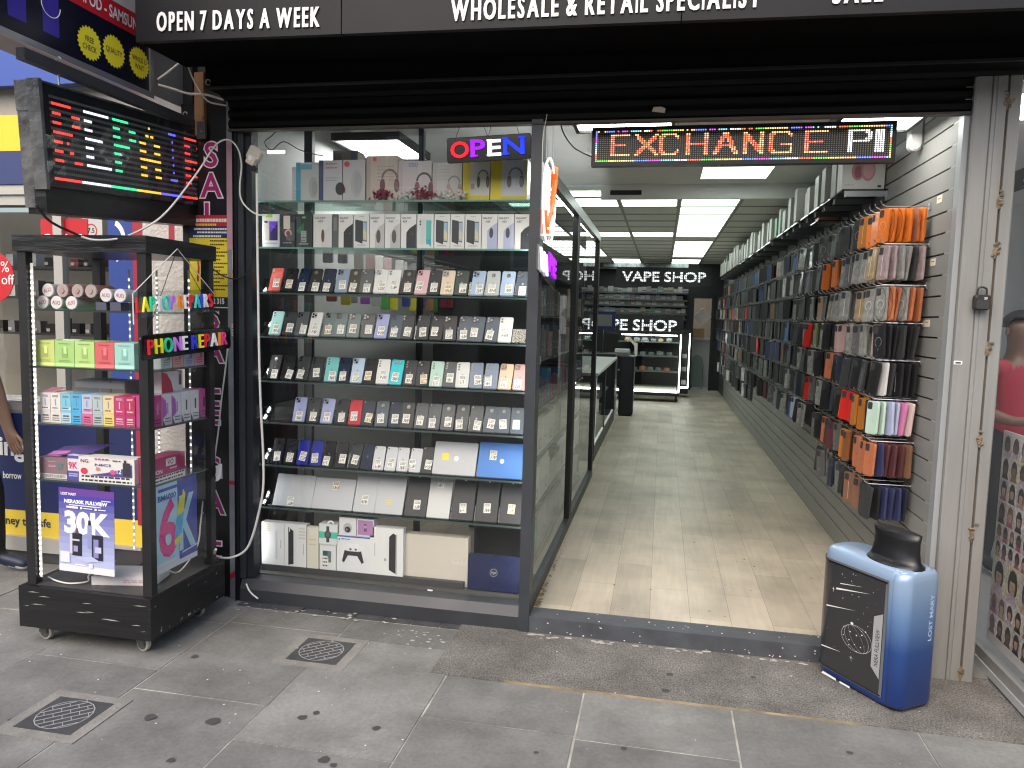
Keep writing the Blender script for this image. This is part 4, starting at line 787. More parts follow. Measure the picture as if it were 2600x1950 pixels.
# posters on the lowest panes
a = KL(144, 1236, 2.99); b_ = KL(290, 1462, 2.99)
def poster(name, lab, M, wd, hg, base, grad, items):
    tt = thing(name, lab, 'poster'); f = MB(); n_ = len(grad)
    for k, c_ in enumerate(grad): f.obox(M, 0, wd, hg * k / n_, hg * (k + 1) / n_, 0, .0015, k)
    f.build('sheet', [mat(c_, .35) for c_ in grad], tt)
    f = MB(); pm = []; z = .0017
    for it in items:
        m_ = mat(it[-1], .4)
        if m_ not in pm: pm.append(m_)
        mi = pm.index(m_); z += .0002
        if it[0] == 't': f.text(it[1], M @ Matrix.Translation((it[2] * wd, it[3] * hg, z)), h=it[4] * hg, width=it[5] * wd, mi=mi, bold=it[6])
        elif it[0] == 'p': f.poly([(x * wd, y * hg) for x, y in it[1]], M, z, mi)
        elif it[0] == 'r': f.poly([(it[1] * wd, it[2] * hg), (it[3] * wd, it[2] * hg), (it[3] * wd, it[4] * hg), (it[1] * wd, it[4] * hg)], M, z, mi)
    f.build('printing', pm, tt); return tt
wh = (.80, .80, .84); pp = [(.70, .70, .72)] + [tuple(a_ + (b2 - a_) * k / 9 for a_, b2 in zip((.42, .46, .68), (.06, .055, .32))) for k in range(10)] + [(.13, .05, .28)]
items = [('t', 'LOST MARY', .04, .915, .03, .28, .03, wh), ('t', 'NERA30K FULLVIEW', .10, .825, .04, .78, .05, wh), ('l0',), ('t', '30K', .10, .48, .24, .82, .05, (.82, .83, .88)),
         ('r', .24, .20, .42, .47, (.02, .02, .03)), ('r', .20, .22, .245, .46, (.55, .55, .7)), ('p', [(.30, .47), (.36, .47), (.35, .53), (.31, .53)], (.12, .08, .08)), ('r', .52, .30, .60, .58, (.25, .28, .5)), ('p', [(.53, .58), (.59, .58), (.58, .64), (.54, .64)], (.02, .02, .03)), ('r', .60, .17, .80, .47, (.02, .02, .03)), ('r', .63, .2, .72, .42, (.22, .22, .5)), ('r', .66, .26, .77, .33, (.5, .5, .7)), ('r', .27, .25, .35, .32, (.3, .3, .5)), ('r', .25, .38, .38, .40, (.55, .55, .6)), ('p', [(.3, .18), (.5, .13), (.75, .16), (.6, .21)], (.45, .5, .72)),
         ('r', .03, .11, .2, .24, (.66, .68, .78)), ('r', .3, .09, .5, .105, (.7, .7, .8)), ('r', .55, .07, .62, .12, (.7, .7, .8)), ('r', .15, .765, .36, .79, wh), ('r', .40, .765, .44, .79, wh), ('r', .46, .772, .62, .782, wh), ('r', .66, .765, .7, .79, wh), ('r', .72, .772, .86, .782, wh), ('r', .2, .80, .78, .812, (.7, .7, .8)), ('r', .78, .88, .95, .892, (.7, .6, .8))]
poster('vape_poster', 'purple poster reading 30K with two vapes, hung inside the front of the cabinet', FY(a.x, 2.9935, b_.z) @ Matrix.Rotation(-.02, 4, 'Z'), b_.x - a.x, a.z - b_.z, None, pp, [i for i in items if i[0] != 'l0'])
p0 = onX(399, 1455, KX1 - .014); p1 = onX(502, 1410, KX1 - .014); pt = onX(500, 1198, KX1 - .014)
wd = p1.y - p0.y; hg = pt.z - p1.z; bl = (.06, .09, .40); lb_ = (.42, .66, .78); pk = (.72, .04, .26)
poster('vape_poster', 'light blue and indigo poster reading 6K with a yellow vape on the cabinet side', FX(KX1 - .017, p0.y, p1.z), wd, hg, None, [(.74, .75, .78), lb_, lb_, lb_, lb_, lb_, lb_, lb_, lb_],
       [('p', [(.54, .06), (1, .06), (1, 1), (.5, 1)], bl), ('r', .06, .90, .5, .935, bl), ('t', 'BM6000', .05, .80, .06, .42, .03, bl), ('t', '6', .06, .18, .60, .44, .03, pk), ('t', 'K', .54, .18, .60, .42, .03, lb_), ('p', [(.42, .32), (.60, .36), (.66, .60), (.48, .56)], (.10, .45, .72)), ('p', [(.48, .56), (.66, .60), (.70, .80), (.64, .86), (.62, .78), (.54, .76)], (.80, .72, .08)), ('p', [(.42, .24), (.56, .26), (.58, .345), (.42, .31)], (.80, .74, .12)), ('r', .06, .06, .5, .075, (.65, .7, .75)), ('p', [(.60, .12), (.98, .14), (.98, .155), (.60, .135)], (.7, .75, .85))])
# flat box and odds and ends on the cabinet floor
o = pbox('flat_box', 'flat white box with a red stripe lying on the cabinet floor', 'box', None, (-2.46, 3.075, .291), (.30, .16, .042), (.76, .74, .73), rot=.22, art=[('l', .5, .3, .9, .5, 2, .12, (.6, .4, .4))])
f = MB(); f.box(-.13, -.115, .01, .15, .0424, .043); f.build('red_stripe', mat((.5, .06, .1), .5), o)
f = MB(); f.add([(-2.56, 3.20, .30), (-2.42, 3.14, .292), (-2.36, 3.26, .33), (-2.5, 3.3, .34)], [(0, 1, 2, 3)]); f.add([(-2.5, 3.28, .2915), (-2.36, 3.28, .2915), (-2.36, 3.4, .40), (-2.5, 3.4, .40)], [(0, 1, 2, 3)], 1); tag(f.build('dark_papers', [INK, mat((.02, .10, .06), .5)]), 'dark papers and a green card lying at the back of the cabinet floor', 'papers')
def cable(name, lab, pts, r, m, cat='cable'):
    f = MB(); f.tube(curve(pts, 7), r, 7); return tag(f.build(name, m, smooth=True), lab, cat)
cable('white_cable', 'white cable coiled on the left of the cabinet floor', [(-2.86, 3.06, .30), (-2.78, 3.03, .297), (-2.70, 3.02, .297), (-2.64, 3.06, .30), (-2.68, 3.12, .31), (-2.60, 3.2, .36)], .004, CABLE)
cable('white_cable', 'white cable hanging in loops at the back corner of the cabinet', [(-2.29, 3.46, .62), (-2.30, 3.45, .50), (-2.28, 3.40, .42), (-2.29, 3.36, .36), (-2.30, 3.28, .31), (-2.29, 3.2, .33), (-2.29, 3.15, .38)], .004, CABLE)
# colour letter signs hung on the cabinet side
PAL = {'r': (.75, .03, .05), 'y': (.85, .75, .03), 'g': (.04, .62, .30), 't': (.05, .60, .55), 'w': (.82, .82, .82), 'v': (.58, .22, .75), 'o': (.85, .28, .04), 'b': (.04, .06, .62), 'p': (.75, .06, .25)}
def letter_sign(name, lab, M, wd, hg, board, words, th=.10, ext=.04):
    tt = thing(name, lab, 'sign'); f = MB()
    if board: f.prism(rrect(wd, hg, .018, 3, wd / 2, hg / 2), M, -.012, 0, bev=.002); f.build('board', GLOSSB, tt)
    else: f.prism(rrect(wd, hg, .006, 2, wd / 2, hg / 2), M, -.005, 0); f.build('clear_board', glass_mat((.9, .92, .92), 0, 1.45), tt)
    x = wd * .05
    tot = sum(text_geo(c_, .03, ext)[3] - text_geo(c_, .03, ext)[2] + .17 if c_ != ' ' else .30 for c_ in words[0])
    k = wd * .90 / tot; q = 0
    for c_ in words[0]:
        if c_ == ' ': x += .30 * k; continue
        g_ = text_geo(c_, .03, ext); lw = (g_[3] - g_[2]) * k
        f = MB(); f.text(c_, M @ Matrix.Translation((x, hg * .22, .001)), h=hg * .60, width=lw, bold=.0, ext=ext); col_ = PAL[words[1][q]]; f.build('letter', mat(col_, .3, emit=.10, ecol=col_), tt); x += lw + .17 * k; q += 1
    return tt
xs_ = -2.212
a = onX(332, 812, xs_); b_ = onX(550, 792, xs_); c = onX(332, 745, xs_)
ls1 = letter_sign('letter_sign', 'clear sign with rainbow letters LAPTOP REPAIRS hung above the phone repair sign', FX(xs_, a.y, a.z + .004, math.atan2(b_.z - a.z, b_.y - a.y)), b_.y - a.y, c.z - a.z, False, ('LAPTOP REPAIRS', 'rygwtvowrtbwr'), ext=.05)
top = onX(450, 632, xs_)
f = MB(); f.tube([(xs_, top.y, top.z), (xs_ + .004, a.y + .01, c.z)], .0022, 5); f.tube([(xs_, top.y, top.z), (xs_ + .004, b_.y - .03, c.z + .02)], .0022, 5); f.tube([(xs_ + .004, a.y + .01, c.z), (xs_ + .004, a.y + .012, a.z - .02)], .003, 5); f.build('hanging_cord', CABLE, ls1)
a = onX(361, 917, xs_); b_ = onX(587, 884, xs_); c = onX(354, 852, xs_)
ls2 = letter_sign('letter_sign', 'black sign with rainbow letters PHONE REPAIR hung on the cabinet side', FX(xs_, a.y, a.z, math.atan2(b_.z - a.z, b_.y - a.y)), b_.y - a.y, c.z - a.z, True, ('PHONE REPAIR', 'rygvwbyrwop'), ext=.05)
f = MB(); p = onX(372, 848, xs_); f.tube([(xs_, top.y, top.z), (xs_ + .003, p.y, p.z)], .0018, 5, 0); f.tube([(xs_, top.y, top.z), (xs_ + .003, b_.y - .1, c.z + .03)], .0018, 5, 0); f.build('hanging_cord', DARKCABLE, ls2)

# ================================================================== GOODS IN THE WINDOW
_PH = {}
COLS = {'coral': (.62, .10, .08), 'black': (.012, .012, .014), 'navy': (.012, .022, .06), 'sierra blue': (.24, .31, .40), 'olive grey': (.07, .065, .05), 'grey': (.13, .14, .15), 'white': (.66, .66, .65), 'dark grey': (.05, .053, .058), 'pink': (.66, .42, .46), 'gold': (.66, .55, .42), 'dark green': (.055, .085, .075),
        'light blue': (.36, .46, .62), 'slate': (.12, .15, .19), 'mint': (.34, .62, .55), 'green grey': (.16, .20, .20), 'lavender': (.34, .36, .58), 'teal': (.14, .46, .46), 'pale blue': (.44, .55, .68), 'cyan': (.03, .52, .60), 'pale green': (.42, .60, .52), 'blue grey': (.20, .24, .32), 'peach': (.66, .48, .34), 'rose': (.56, .34, .32), 'red': (.50, .015, .03), 'royal blue': (.02, .03, .42), 'silver': (.56, .57, .59), 'bright blue': (.08, .24, .62), 'clear': (.40, .44, .44)}
def phone_mesh(col, cam_, w_=.072, h_=.147, logo=True):
    key = (col, cam_, w_, h_)
    if key in _PH: return _PH[key]
    c_ = COLS[col]; f = MB(); M = basis((0, 0, 0), (1, 0, 0), (0, 0, 1))
    f.prism(rrect(w_, h_, .009, 3, 0, h_ / 2), M, -.008, 0, bev=.0015)
    if logo: f.poly([(.0055 * math.cos(i * .7), h_ * .50 + .0065 * math.sin(i * .7)) for i in range(9)], M, .0003, 2)
    g_ = MB(); x0 = -w_ / 2 + .004; y1 = h_ - .004
    def lens(x, y, r): g_.prism(ring(r, 10), M @ Matrix.Translation((x, y, 0)), .0015, .003, 1)
    if cam_ == 'sq3': g_.prism(rrect(.032, .034, .007, 3, x0 + .016, y1 - .017), M, .0002, .0016, 0, .0006); lens(x0 + .009, y1 - .009, .0062); lens(x0 + .009, y1 - .025, .0062); lens(x0 + .024, y1 - .017, .0062)
    elif cam_ == 'sq2': g_.prism(rrect(.028, .030, .007, 3, x0 + .014, y1 - .015), M, .0002, .0016, 0, .0006); lens(x0 + .009, y1 - .009, .006); lens(x0 + .020, y1 - .022, .006)
    elif cam_ == 'v3': [lens(x0 + .010, y1 - .010 - .014 * k, .0052) for k in range(3)]
    elif cam_ == 'v2': [lens(x0 + .009, y1 - .009 - .015 * k, .0055) for k in range(2)]
    elif cam_ == 'c': g_.prism(rrect(.020, .022, .008, 3, 0, y1 - .022), M, .0002, .0018, 1, .0005); lens(0, y1 - .022, .005)
    elif cam_ == 'bar': g_.prism(rrect(.046, .012, .005, 3, 0, y1 - .014), M, .0002, .0018, 1, .0005)
    else: lens(x0 + .007, y1 - .007, .004)
    lc = tuple(min(.7, q * 2.2 + .03) for q in c_) if sum(c_) < .9 else tuple(q * .6 for q in c_)
    b_ = f.build('phone_body', [mat(tuple(q * (.95 if sum(c_) > .5 else .65) for q in c_), .34, spec=.14), INK, mat(lc, .4)]); k_ = g_.build('camera', [mat(tuple(q * .55 for q in c_), .35, spec=.14), mat((.008, .008, .012), .15)])
    r = (b_.data, k_.data); bpy.data.objects.remove(b_); bpy.data.objects.remove(k_); _PH[key] = r; return r
def tag_mesh(kind):
    key = ('tag', kind)
    if key in _PH: return _PH[key]
    f = MB(); M = basis((0, 0, 0), (1, 0, 0), (0, 0, 1)); w_, h_ = .038, .052
    f.obox(M, -w_ / 2, w_ / 2, 0, h_, 0, .0006)
    rnd = random.Random(kind)
    for k in range(3):
        x = -w_ * .4; y = h_ * (.86 - .13 * k)
        while x < w_ * .36: s_ = rnd.uniform(.003, .009); f.poly([(x, y), (min(x + s_, w_ * .42), y), (min(x + s_, w_ * .42), y + .003), (x, y + .003)], M, .0009, 1); x += s_ + .0016
    x = -w_ * .34
    for k in range(rnd.choice((3, 3, 2))):
        s_ = .0022; y0, y1 = .006, .022
        for seg in rnd.sample(((0, 0, 0, 1), (1, 0, 1, 1), (0, 1, 1, 1), (0, 0, 1, 0), (0, .5, 1, .5), (0, 0, 1, 1)), 3):
            xa, ya, xb, yb_ = x + .008 * seg[0], y0 + (y1 - y0) * seg[1], x + .008 * seg[2], y0 + (y1 - y0) * seg[3]; d = Vector((xb - xa, yb_ - ya)).normalized() * s_ / 2; e = Vector((-d.y, d.x))
            f.poly([(xa - d.x + e.x, ya - d.y + e.y), (xa - d.x - e.x, ya - d.y - e.y), (xb + d.x - e.x, yb_ + d.y - e.y), (xb + d.x + e.x, yb_ + d.y + e.y)], M, .0010, 1)
        x += .0115
    o = f.build('price_tag', [PAPER if kind % 5 else CREAM, mat((.04, .04, .045), .7)]); me = o.data; bpy.data.objects.remove(o); _PH[key] = me; return me
LEAN = math.radians(24)
def zx(x): return 620 + x / 2.0744
def phone(x_px, z, col, cam_, row, pos, tagk=True, w_=.072, h_=.147, tag_at=.006, name='phone', cat='phone', extra='', yfoot=3.875):
    py = 0; yb = yfoot; b0 = onY(x_px, 900, yb)                       # X of the column, refined with the true height
    for _ in range(3):
        d = _ray(x_px, 900); 
        pz = (z - EYE); lo, hi = 200, 1700
        for _ in range(26):
            mid = (lo + hi) / 2
            if onY(x_px, mid, yb).z > z: lo = mid
            else: hi = mid
        b0 = onY(x_px, lo, yb); break
    body, cm = phone_mesh(col, cam_, w_, h_)
    t = tag(inst(name, body), f'{col} {cat}{extra}, {ordn(pos)} from the left on the {row} window shelf', cat, f'{cat}s leaning on the window shelves')
    t.matrix_world = Matrix.Translation((b0.x + random.gauss(0, .0025), yb + random.gauss(0, .003), z + .004)) @ Matrix.Rotation(random.gauss(0, .05), 4, 'Z') @ Matrix.Rotation(-LEAN, 4, 'X') @ Matrix.Rotation(random.gauss(0, .018), 4, 'Y')
    if cam_ != 'none': inst('camera', cm, t)
    if tagk: inst('price_tag', tag_mesh(random.randint(1, 14)), t, Matrix.Translation((random.gauss(0, .006), -.0012, tag_at + random.uniform(0, .022))) @ Matrix.Rotation(random.gauss(0, .08), 4, 'Y'))
    return t
ROWS = {
 2: ('third', lambda x: 620 + x / 2.836, [(205, 'coral', 'v2'), (312, 'black', 'c'), (398, 'navy', 'v2'), (492, 'black', 'c'), (590, 'navy', 'v2'), (690, 'sierra blue', 'sq3'), (785, 'olive grey', 'c'), (872, 'grey', 'sq2'), (965, 'white', 'sq2'), (1065, 'white', 'v2'), (1165, 'dark grey', 'c'), (1265, 'pink', 'sq2'), (1360, 'dark grey', 'sq2'), (1457, 'gold', 'sq3'), (1557, 'dark green', 'sq3'), (1668, 'light blue', 'sq3'), (1780, 'clear', 'c'), (1882, 'light blue', 'c'), (1992, 'slate', 'sq3')]),
 3: ('fourth', zx, [(155, 'mint', 'v2'), (228, 'dark grey', 'v2'), (293, 'grey', 'sq3'), (360, 'white', 'sq3'), (430, 'green grey', 'sq2'), (500, 'green grey', 'sq3'), (570, 'green grey', 'sq3'), (641, 'grey', 'sq3'), (715, 'lavender', 'sq2'), (785, 'slate', 'sq2'), (853, 'dark grey', 'v2'), (930, 'dark grey', 'v2'), (1002, 'dark grey', 'sq2'), (1077, 'dark grey', 'sq3'), (1149, 'slate', 'sq2'), (1220, 'slate', 'sq3'), (1292, 'slate', 'sq3'), (1370, 'white', 'v2')]),
 4: ('fifth', zx, [(145, 'black', 'c'), (223, 'black', 'v2'), (298, 'dark grey', 'v2'), (370, 'dark grey', 'v3'), (447, 'teal', 'v3'), (515, 'navy', 'sq2'), (585, 'pale blue', 'sq2'), (653, 'black', 'v3'), (722, 'white', 'v3'), (792, 'cyan', 'bar'), (860, 'dark grey', 'v3'), (927, 'dark grey', 'sq2'), (1000, 'pale green', 'v3'), (1076, 'grey', 'v3'), (1148, 'white', 'v3'), (1218, 'blue grey', 'v3'), (1290, 'blue grey', 'v2'), (1365, 'peach', 'sq3'), (1442, 'rose', 'sq2')]),
 5: ('sixth', zx, [(283, 'lavender', 'sq2'), (350, 'dark grey', 'sq2'), (430, 'lavender', 'sq2'), (502, 'dark grey', 'v2'), (576, 'red', 'v1'), (642, 'navy', 'v1'), (718, 'slate', 'c'), (788, 'navy', 'v1'), (855, 'dark grey', 'c'), (925, 'grey', 'v1'), (992, 'grey', 'v1'), (1067, 'grey', 'c'), (1138, 'grey', 'c'), (1212, 'grey', 'v1'), (1285, 'slate', 'c'), (1362, 'slate', 'c'), (1435, 'slate', 'c')]),
 6: ('seventh', zx, [(160, 'black', 'c'), (236, 'black', 'v1'), (300, 'royal blue', 'v1'), (368, 'royal blue', 'v1'), (434, 'black', 'v1'), (502, 'black', 'v1'), (572, 'dark grey', 'v1'), (637, 'navy', 'v1'), (700, 'silver', 'v1'), (764, 'silver', 'v1'), (828, 'silver', 'v1'), (892, 'silver', 'v1'), (957, 'dark grey', 'v1')]),
}
random.seed(21)
for ri, (rn, fx, lst) in ROWS.items():
    seen = {}
    for i, (x, c_, cm) in enumerate(lst):
        w_ = .066 if ri == 6 else .072; h_ = .136 if ri == 6 and c_ == 'silver' else .147
        phone(fx(x), SZ[ri], c_, cm, rn, i, tagk=not (ri == 6 and i == 7), w_=w_, h_=h_)
# acrylic back rests the phones lean on
for ri in range(2, 8):
    z = SZ[ri]; f = MB(); M = Matrix.Translation((0, 3.888, z)) @ Matrix.Rotation(-LEAN, 4, 'X')
    f.obox(M, -2.20, -.70, .0005, .003, .004, .085); f.obox(Matrix(), -2.20, -.70, 3.862, 3.930, z, z + .0035); f.obox(Matrix(), -2.20, -.70, 3.858, 3.8615, z, z + .011)
    tag(f.build('phone_rest', glass_mat((.75, .78, .78), .05, 1.45)), f'long clear plastic rest holding up the goods on the {ordn(ri)} window shelf', 'stand', 'clear rests on the window shelves')
# laptops and tablets on shelf seven and eight
def slab(x0, x1, z, hgt, col, label, nm, cat, lean=LEAN, yb=3.875, tags=(), logo=None, thick=.012, camx=None, text_=None, row=900):
    def gx(px):
        lo, hi = 200, 1750
        for _ in range(26):
            mid = (lo + hi) / 2
            if onY(px, mid, yb).z > z: lo = mid
            else: hi = mid
        return onY(px, lo, yb).x
    xa, xb = gx(x0), gx(x1); w_ = xb - xa; M = basis((0, 0, 0), (1, 0, 0), (0, 0, 1)); f = MB()
    f.prism(rrect(w_ - .003, hgt, .008, 3, 0, hgt / 2), M, -thick, 0, bev=.002); o = tag(f.build(nm, [mat(tuple(q * (.84 if q > .3 else .8) for q in col), .42, spec=.2)]), label, cat)
    o.matrix_world = Matrix.Translation(((xa + xb) / 2, yb, z + .004)) @ Matrix.Rotation(-lean, 4, 'X')
    for tx, tz, k in tags: inst('price_tag', tag_mesh(k), o, Matrix.Translation((tx * w_ / 2, -.0012, tz * hgt)) @ Matrix.Rotation(random.gauss(0, .07), 4, 'Y'))
    if logo: f = MB(); f.poly([(logo[0] * w_ / 2 + .011 * math.cos(i * .6), logo[1] * hgt + .012 * math.sin(i * .6)) for i in range(11)], M, .0004); f.build('emblem', mat(logo[2], .2, .6), o)
    if camx: f = MB(); f.prism(ring(.005, 10), M @ Matrix.Translation((camx[0] * w_ / 2, camx[1] * hgt, 0)), .0002, .0015); f.build('camera', mat(camx[2], .2), o)
    return o, w_
z7, z8 = SZ[6], SZ[7]
slab(zx(985), zx(1215), z7, .185, COLS['silver'], 'wide silver laptop with a yellow sticker, beside the blue one on the seventh shelf', 'laptop', 'laptop', logo=(.06, .5, (.4, .4, .42)))
o = bpy.data.objects['laptop']; f = MB(); f.poly(rrect(.04, .04, .008, 2, -.055, .10), basis((0, -.0006, 0), (1, 0, 0), (0, 0, 1))); f.build('sticker', mat((.8, .62, .05), .5), o)
slab(zx(1220), zx(1465), z7, .195, COLS['bright blue'], 'bright blue laptop at the right end of the seventh window shelf', 'laptop', 'laptop', tags=((-.35, .5, 4),), logo=(.05, .48, (.25, .38, .7)))
H = [(145, 352, .185, 'silver', 'silver laptop at the left end of the eighth window shelf', 'laptop', ((-.1, .02, 3),)), (350, 566, .18, 'silver', 'silver laptop, second from the left on the eighth shelf, label near its top', 'laptop', ((.05, .62, 5),)), (567, 685, .245, 'silver', 'narrow silver tablet with a handwritten price on the eighth window shelf', 'tablet', ((.0, .18, 6),)), (682, 832, .25, 'silver', 'tall silver tablet with yellow print in the middle of the eighth shelf', 'tablet', ()),
     (838, 955, .245, 'dark grey', 'dark grey tablet just left of the white one on the eighth shelf', 'tablet', ((.1, .16, 3),)), (955, 1078, .245, 'white', 'white tablet with a label near its top on the eighth shelf', 'tablet', ((-.05, .68, 9),)), (1085, 1203, .245, 'dark grey', 'dark grey tablet just right of the white one on the eighth shelf', 'tablet', ((.05, .16, 6),)), (1210, 1330, .245, 'dark grey', 'dark grey tablet, second from the right end of the eighth shelf', 'tablet', ((.05, .20, 12),)), (1336, 1456, .245, 'dark grey', 'dark grey tablet at the right end of the eighth window shelf', 'tablet', ((.05, .22, 15),))]
for k, (x0, x1, hg, c_, lb, cat, tg) in enumerate(H):
    o, w_ = slab(zx(x0), zx(x1), z8, hg, COLS[c_], lb, cat, cat, tags=tg, camx=(0.0, .9, (.7, .7, .7)) if c_ == 'dark grey' else ((-.8, .93, (.01, .01, .01)) if c_ == 'white' else None))
    if k == 2: f = MB(); f.text('£156', basis((-.018, -.0022, hg * .18 + .008), (1, 0, 0), (0, 0, 1)), h=.016, width=.034, bold=.0); f.build('price', INK, o)
    if k == 3: f = MB(); [f.poly([(.0 + .012 * q, .05 + .012 * q2), (.01 + .012 * q, .05 + .012 * q2), (.01 + .012 * q, .055 + .012 * q2), (.0 + .012 * q, .055 + .012 * q2)], basis((-.02, -.0006, 0), (1, 0, 0), (0, 0, 1))) for q in range(3) for q2 in range(3)]; f.build('yellow_print', mat((.75, .6, .1), .5), o)
# boxes on the window floor (px left, px right, height)
ZB = .129
def wx(px, z, y):
    lo, hi = 200, 1750
    for _ in range(26):
        mid = (lo + hi) / 2
        if onY(px, mid, y).z > z: lo = mid
        else: hi = mid
    return onY(px, lo, y).x
def floorbox(x0, x1, hg, dep, col, name, label, cat, art, y=3.87, z=ZB, grp='boxes on the window floor', rot=0.0):
    xa, xb = wx(zx(x0), z, y), wx(zx(x1), z, y)
    return pbox(name, label, cat, grp, ((xa + xb) / 2, y, z + .001), (xb - xa - .002, dep, hg), col, art=art, rot=rot)
WB = (.76, .76, .75)
z_ = ZB + .035
f = MB(); f.box(-2.19, -1.0, 3.868, 4.05, ZB + .0005, z_); tag(f.build('low_plinth', mat((.05, .05, .052), .5)), 'low dark plinth under the white boxes on the window floor', 'plinth')
floorbox(92, 211, .245, .05, WB, 'tablet_box', 'white tablet box with a slim pencil picture at the far left of the window floor', 'box', [('r', .60, .14, .70, .82, (.62, .62, .62)), ('l', .04, .8, .4, .94, 4, .02, (.55, .45, .35)), ('r', .84, .4, .86, .6, (.3, .3, .3))], z=z_)
floorbox(211, 328, .245, .05, WB, 'tablet_box', 'white tablet box with a black edge-on tablet picture, second from left on the window floor', 'box', [('p', [(.18, .03), (.42, .06), (.42, .84), (.18, .93)], INK), ('r', .22, .82, .26, .9, WB), ('l', .66, .68, .96, .9, 4, .02, (.55, .42, .32)), ('r', .86, .3, .88, .55, (.3, .3, .3))], z=z_)
floorbox(330, 392, .235, .04, (.72, .68, .58), 'slim_box', 'slim cream box with faded labels between the tablet and watch boxes', 'box', [('r', .2, .55, .85, .72, (.74, .66, .50)), ('r', .3, .8, .6, .95, (.76, .70, .58)), ('l', .2, .58, .8, .7, 2, .015, (.5, .4, .3)), ('r', .4, .15, .55, .35, (.74, .66, .52))], z=z_)
floorbox(396, 483, .145, .07, (.72, .73, .73), 'phone_box', 'small white box with a dark phone picture and price label on the window floor', 'box', [('r', .02, .96, .98, .99, (.5, .5, .5)), ('r', .2, .55, .7, .75, (.04, .10, .09)), ('r', .5, .3, .72, .75, (.12, .18, .18)), ('r', .18, .1, .55, .48, (.78, .75, .7)), ('l', .2, .14, .5, .42, 3, .05, INK)], z=z_)
floorbox(393, 492, .115, .07, (.70, .71, .72), 'watch_box', 'white watch box with a green band stacked on the small phone box', 'box', [('r', 0, .30, 1, .62, (.08, .52, .36)), ('e', .48, .48, .18, .2, (.05, .05, .055)), ('r', .4, .1, .56, .9, (.06, .06, .065)), ('e', .48, .48, .11, .13, (.12, .12, .13))], z=z_ + .147)
f = MB(); p = onY(zx(457), 1330, 3.87); f.annulus(.022, .014, FY(p.x, 3.868, z_ + .264), 0, 0, 14, 0, PI); tag(f.build('hang_tab', WHITE), 'small white hanging tab on top of the watch box', 'tab')
cb = floorbox(486, 662, .205, .09, (.74, .75, .76), 'controller_box', 'white games controller box with a blue lid edge on the window floor', 'box', [('r', 0, .965, 1, 1, (.03, .12, .42)), ('p', [(.16, .3), (.22, .25), (.34, .46), (.62, .46), (.76, .25), (.82, .3), (.74, .6), (.66, .58), (.34, .58), (.24, .6)], (.035, .037, .045)), ('p', [(.1, .4), (.2, .75), (.34, .78), (.34, .6), (.24, .61), (.17, .32)], (.78, .78, .79)), ('p', [(.88, .4), (.8, .75), (.66, .78), (.66, .6), (.75, .61), (.82, .32)], (.78, .78, .79)), ('r', .34, .6, .66, .8, (.80, .80, .82)), ('e', .42, .64, .035, .03, (.1, .1, .11)), ('e', .58, .64, .035, .03, (.1, .1, .11)), ('l', .14, .88, .4, .9, 1, .025, (.1, .12, .3)), ('r', .06, .88, .1, .92, (.05, .06, .1))], z=z_)
floorbox(500, 590, .10, .08, (.70, .70, .71), 'camera_box', 'white box with a round dome camera picture on top of the controller box', 'box', [('e', .5, .42, .26, .30, (.45, .45, .46)), ('e', .5, .34, .17, .17, (.03, .03, .035)), ('e', .45, .33, .05, .06, (.3, .3, .32))], z=z_ + .208)
floorbox(592, 684, .10, .08, (.68, .66, .70), 'lilac_box', 'white and lilac small box beside the dome camera box', 'box', [('r', .06, .1, .94, .92, (.42, .22, .42)), ('r', .42, .3, .58, .72, (.18, .06, .18)), ('e', .5, .56, .08, .09, (.5, .3, .5))], z=z_ + .208)
floorbox(660, 836, .268, .05, WB, 'tablet_box', 'large white tablet box with a dark tablet picture in the middle of the window floor', 'box', [('p', [(.58, .12), (.80, .04), (.80, .86), (.70, .90), (.58, .82)], (.03, .03, .032)), ('r', .78, .04, .82, .88, (.45, .45, .46)), ('r', .14, .4, .16, .66, (.45, .45, .45)), ('r', .44, .3, .50, .36, (.4, .4, .4)), ('r', .455, .33, .465, .36, INK)], z=z_)
floorbox(832, 1176, .272, .06, (.60, .55, .47), 'laptop_box', 'large plain beige laptop box standing on the window floor', 'box', [('r', .76, .45, .99, .56, (.63, .59, .52)), ('l', .78, .47, .96, .52, 1, .03, (.56, .52, .45))], y=3.90)
o, w_ = slab(zx(1172), zx(1447), ZB, .195, (.018, .024, .075), 'dark navy laptop with a round silver emblem at the right end of the window floor', 'laptop', 'laptop', lean=.12, yb=3.87)
f = MB(); M = basis((0, -.0008, .10), (1, 0, 0), (0, 0, 1)); f.annulus(.021, .019, M, 0, 0, 24); f.text('hp', M @ Matrix.Translation((0, -.008, .0004)), h=.018, width=.024, align='l', bold=0, slant=.3) if False else f.text('hp', M @ Matrix.Translation((-.0135, -.006, .0004)), h=.016, width=.026, bold=.01, slant=.25); f.build('emblem', mat((.72, .72, .72), .25, .6), o)
p = onZ(1092, 1499, ZB + .003); f = MB(); f.prism(rrect(.03, .012, .005, 3, 0, 0), Matrix.Translation((p.x, min(p.y, 3.83), ZB)), .0005, .006, bev=.001); tag(f.build('white_clip', WHITE), 'small white plastic piece lying on the window floor edge', 'clip')
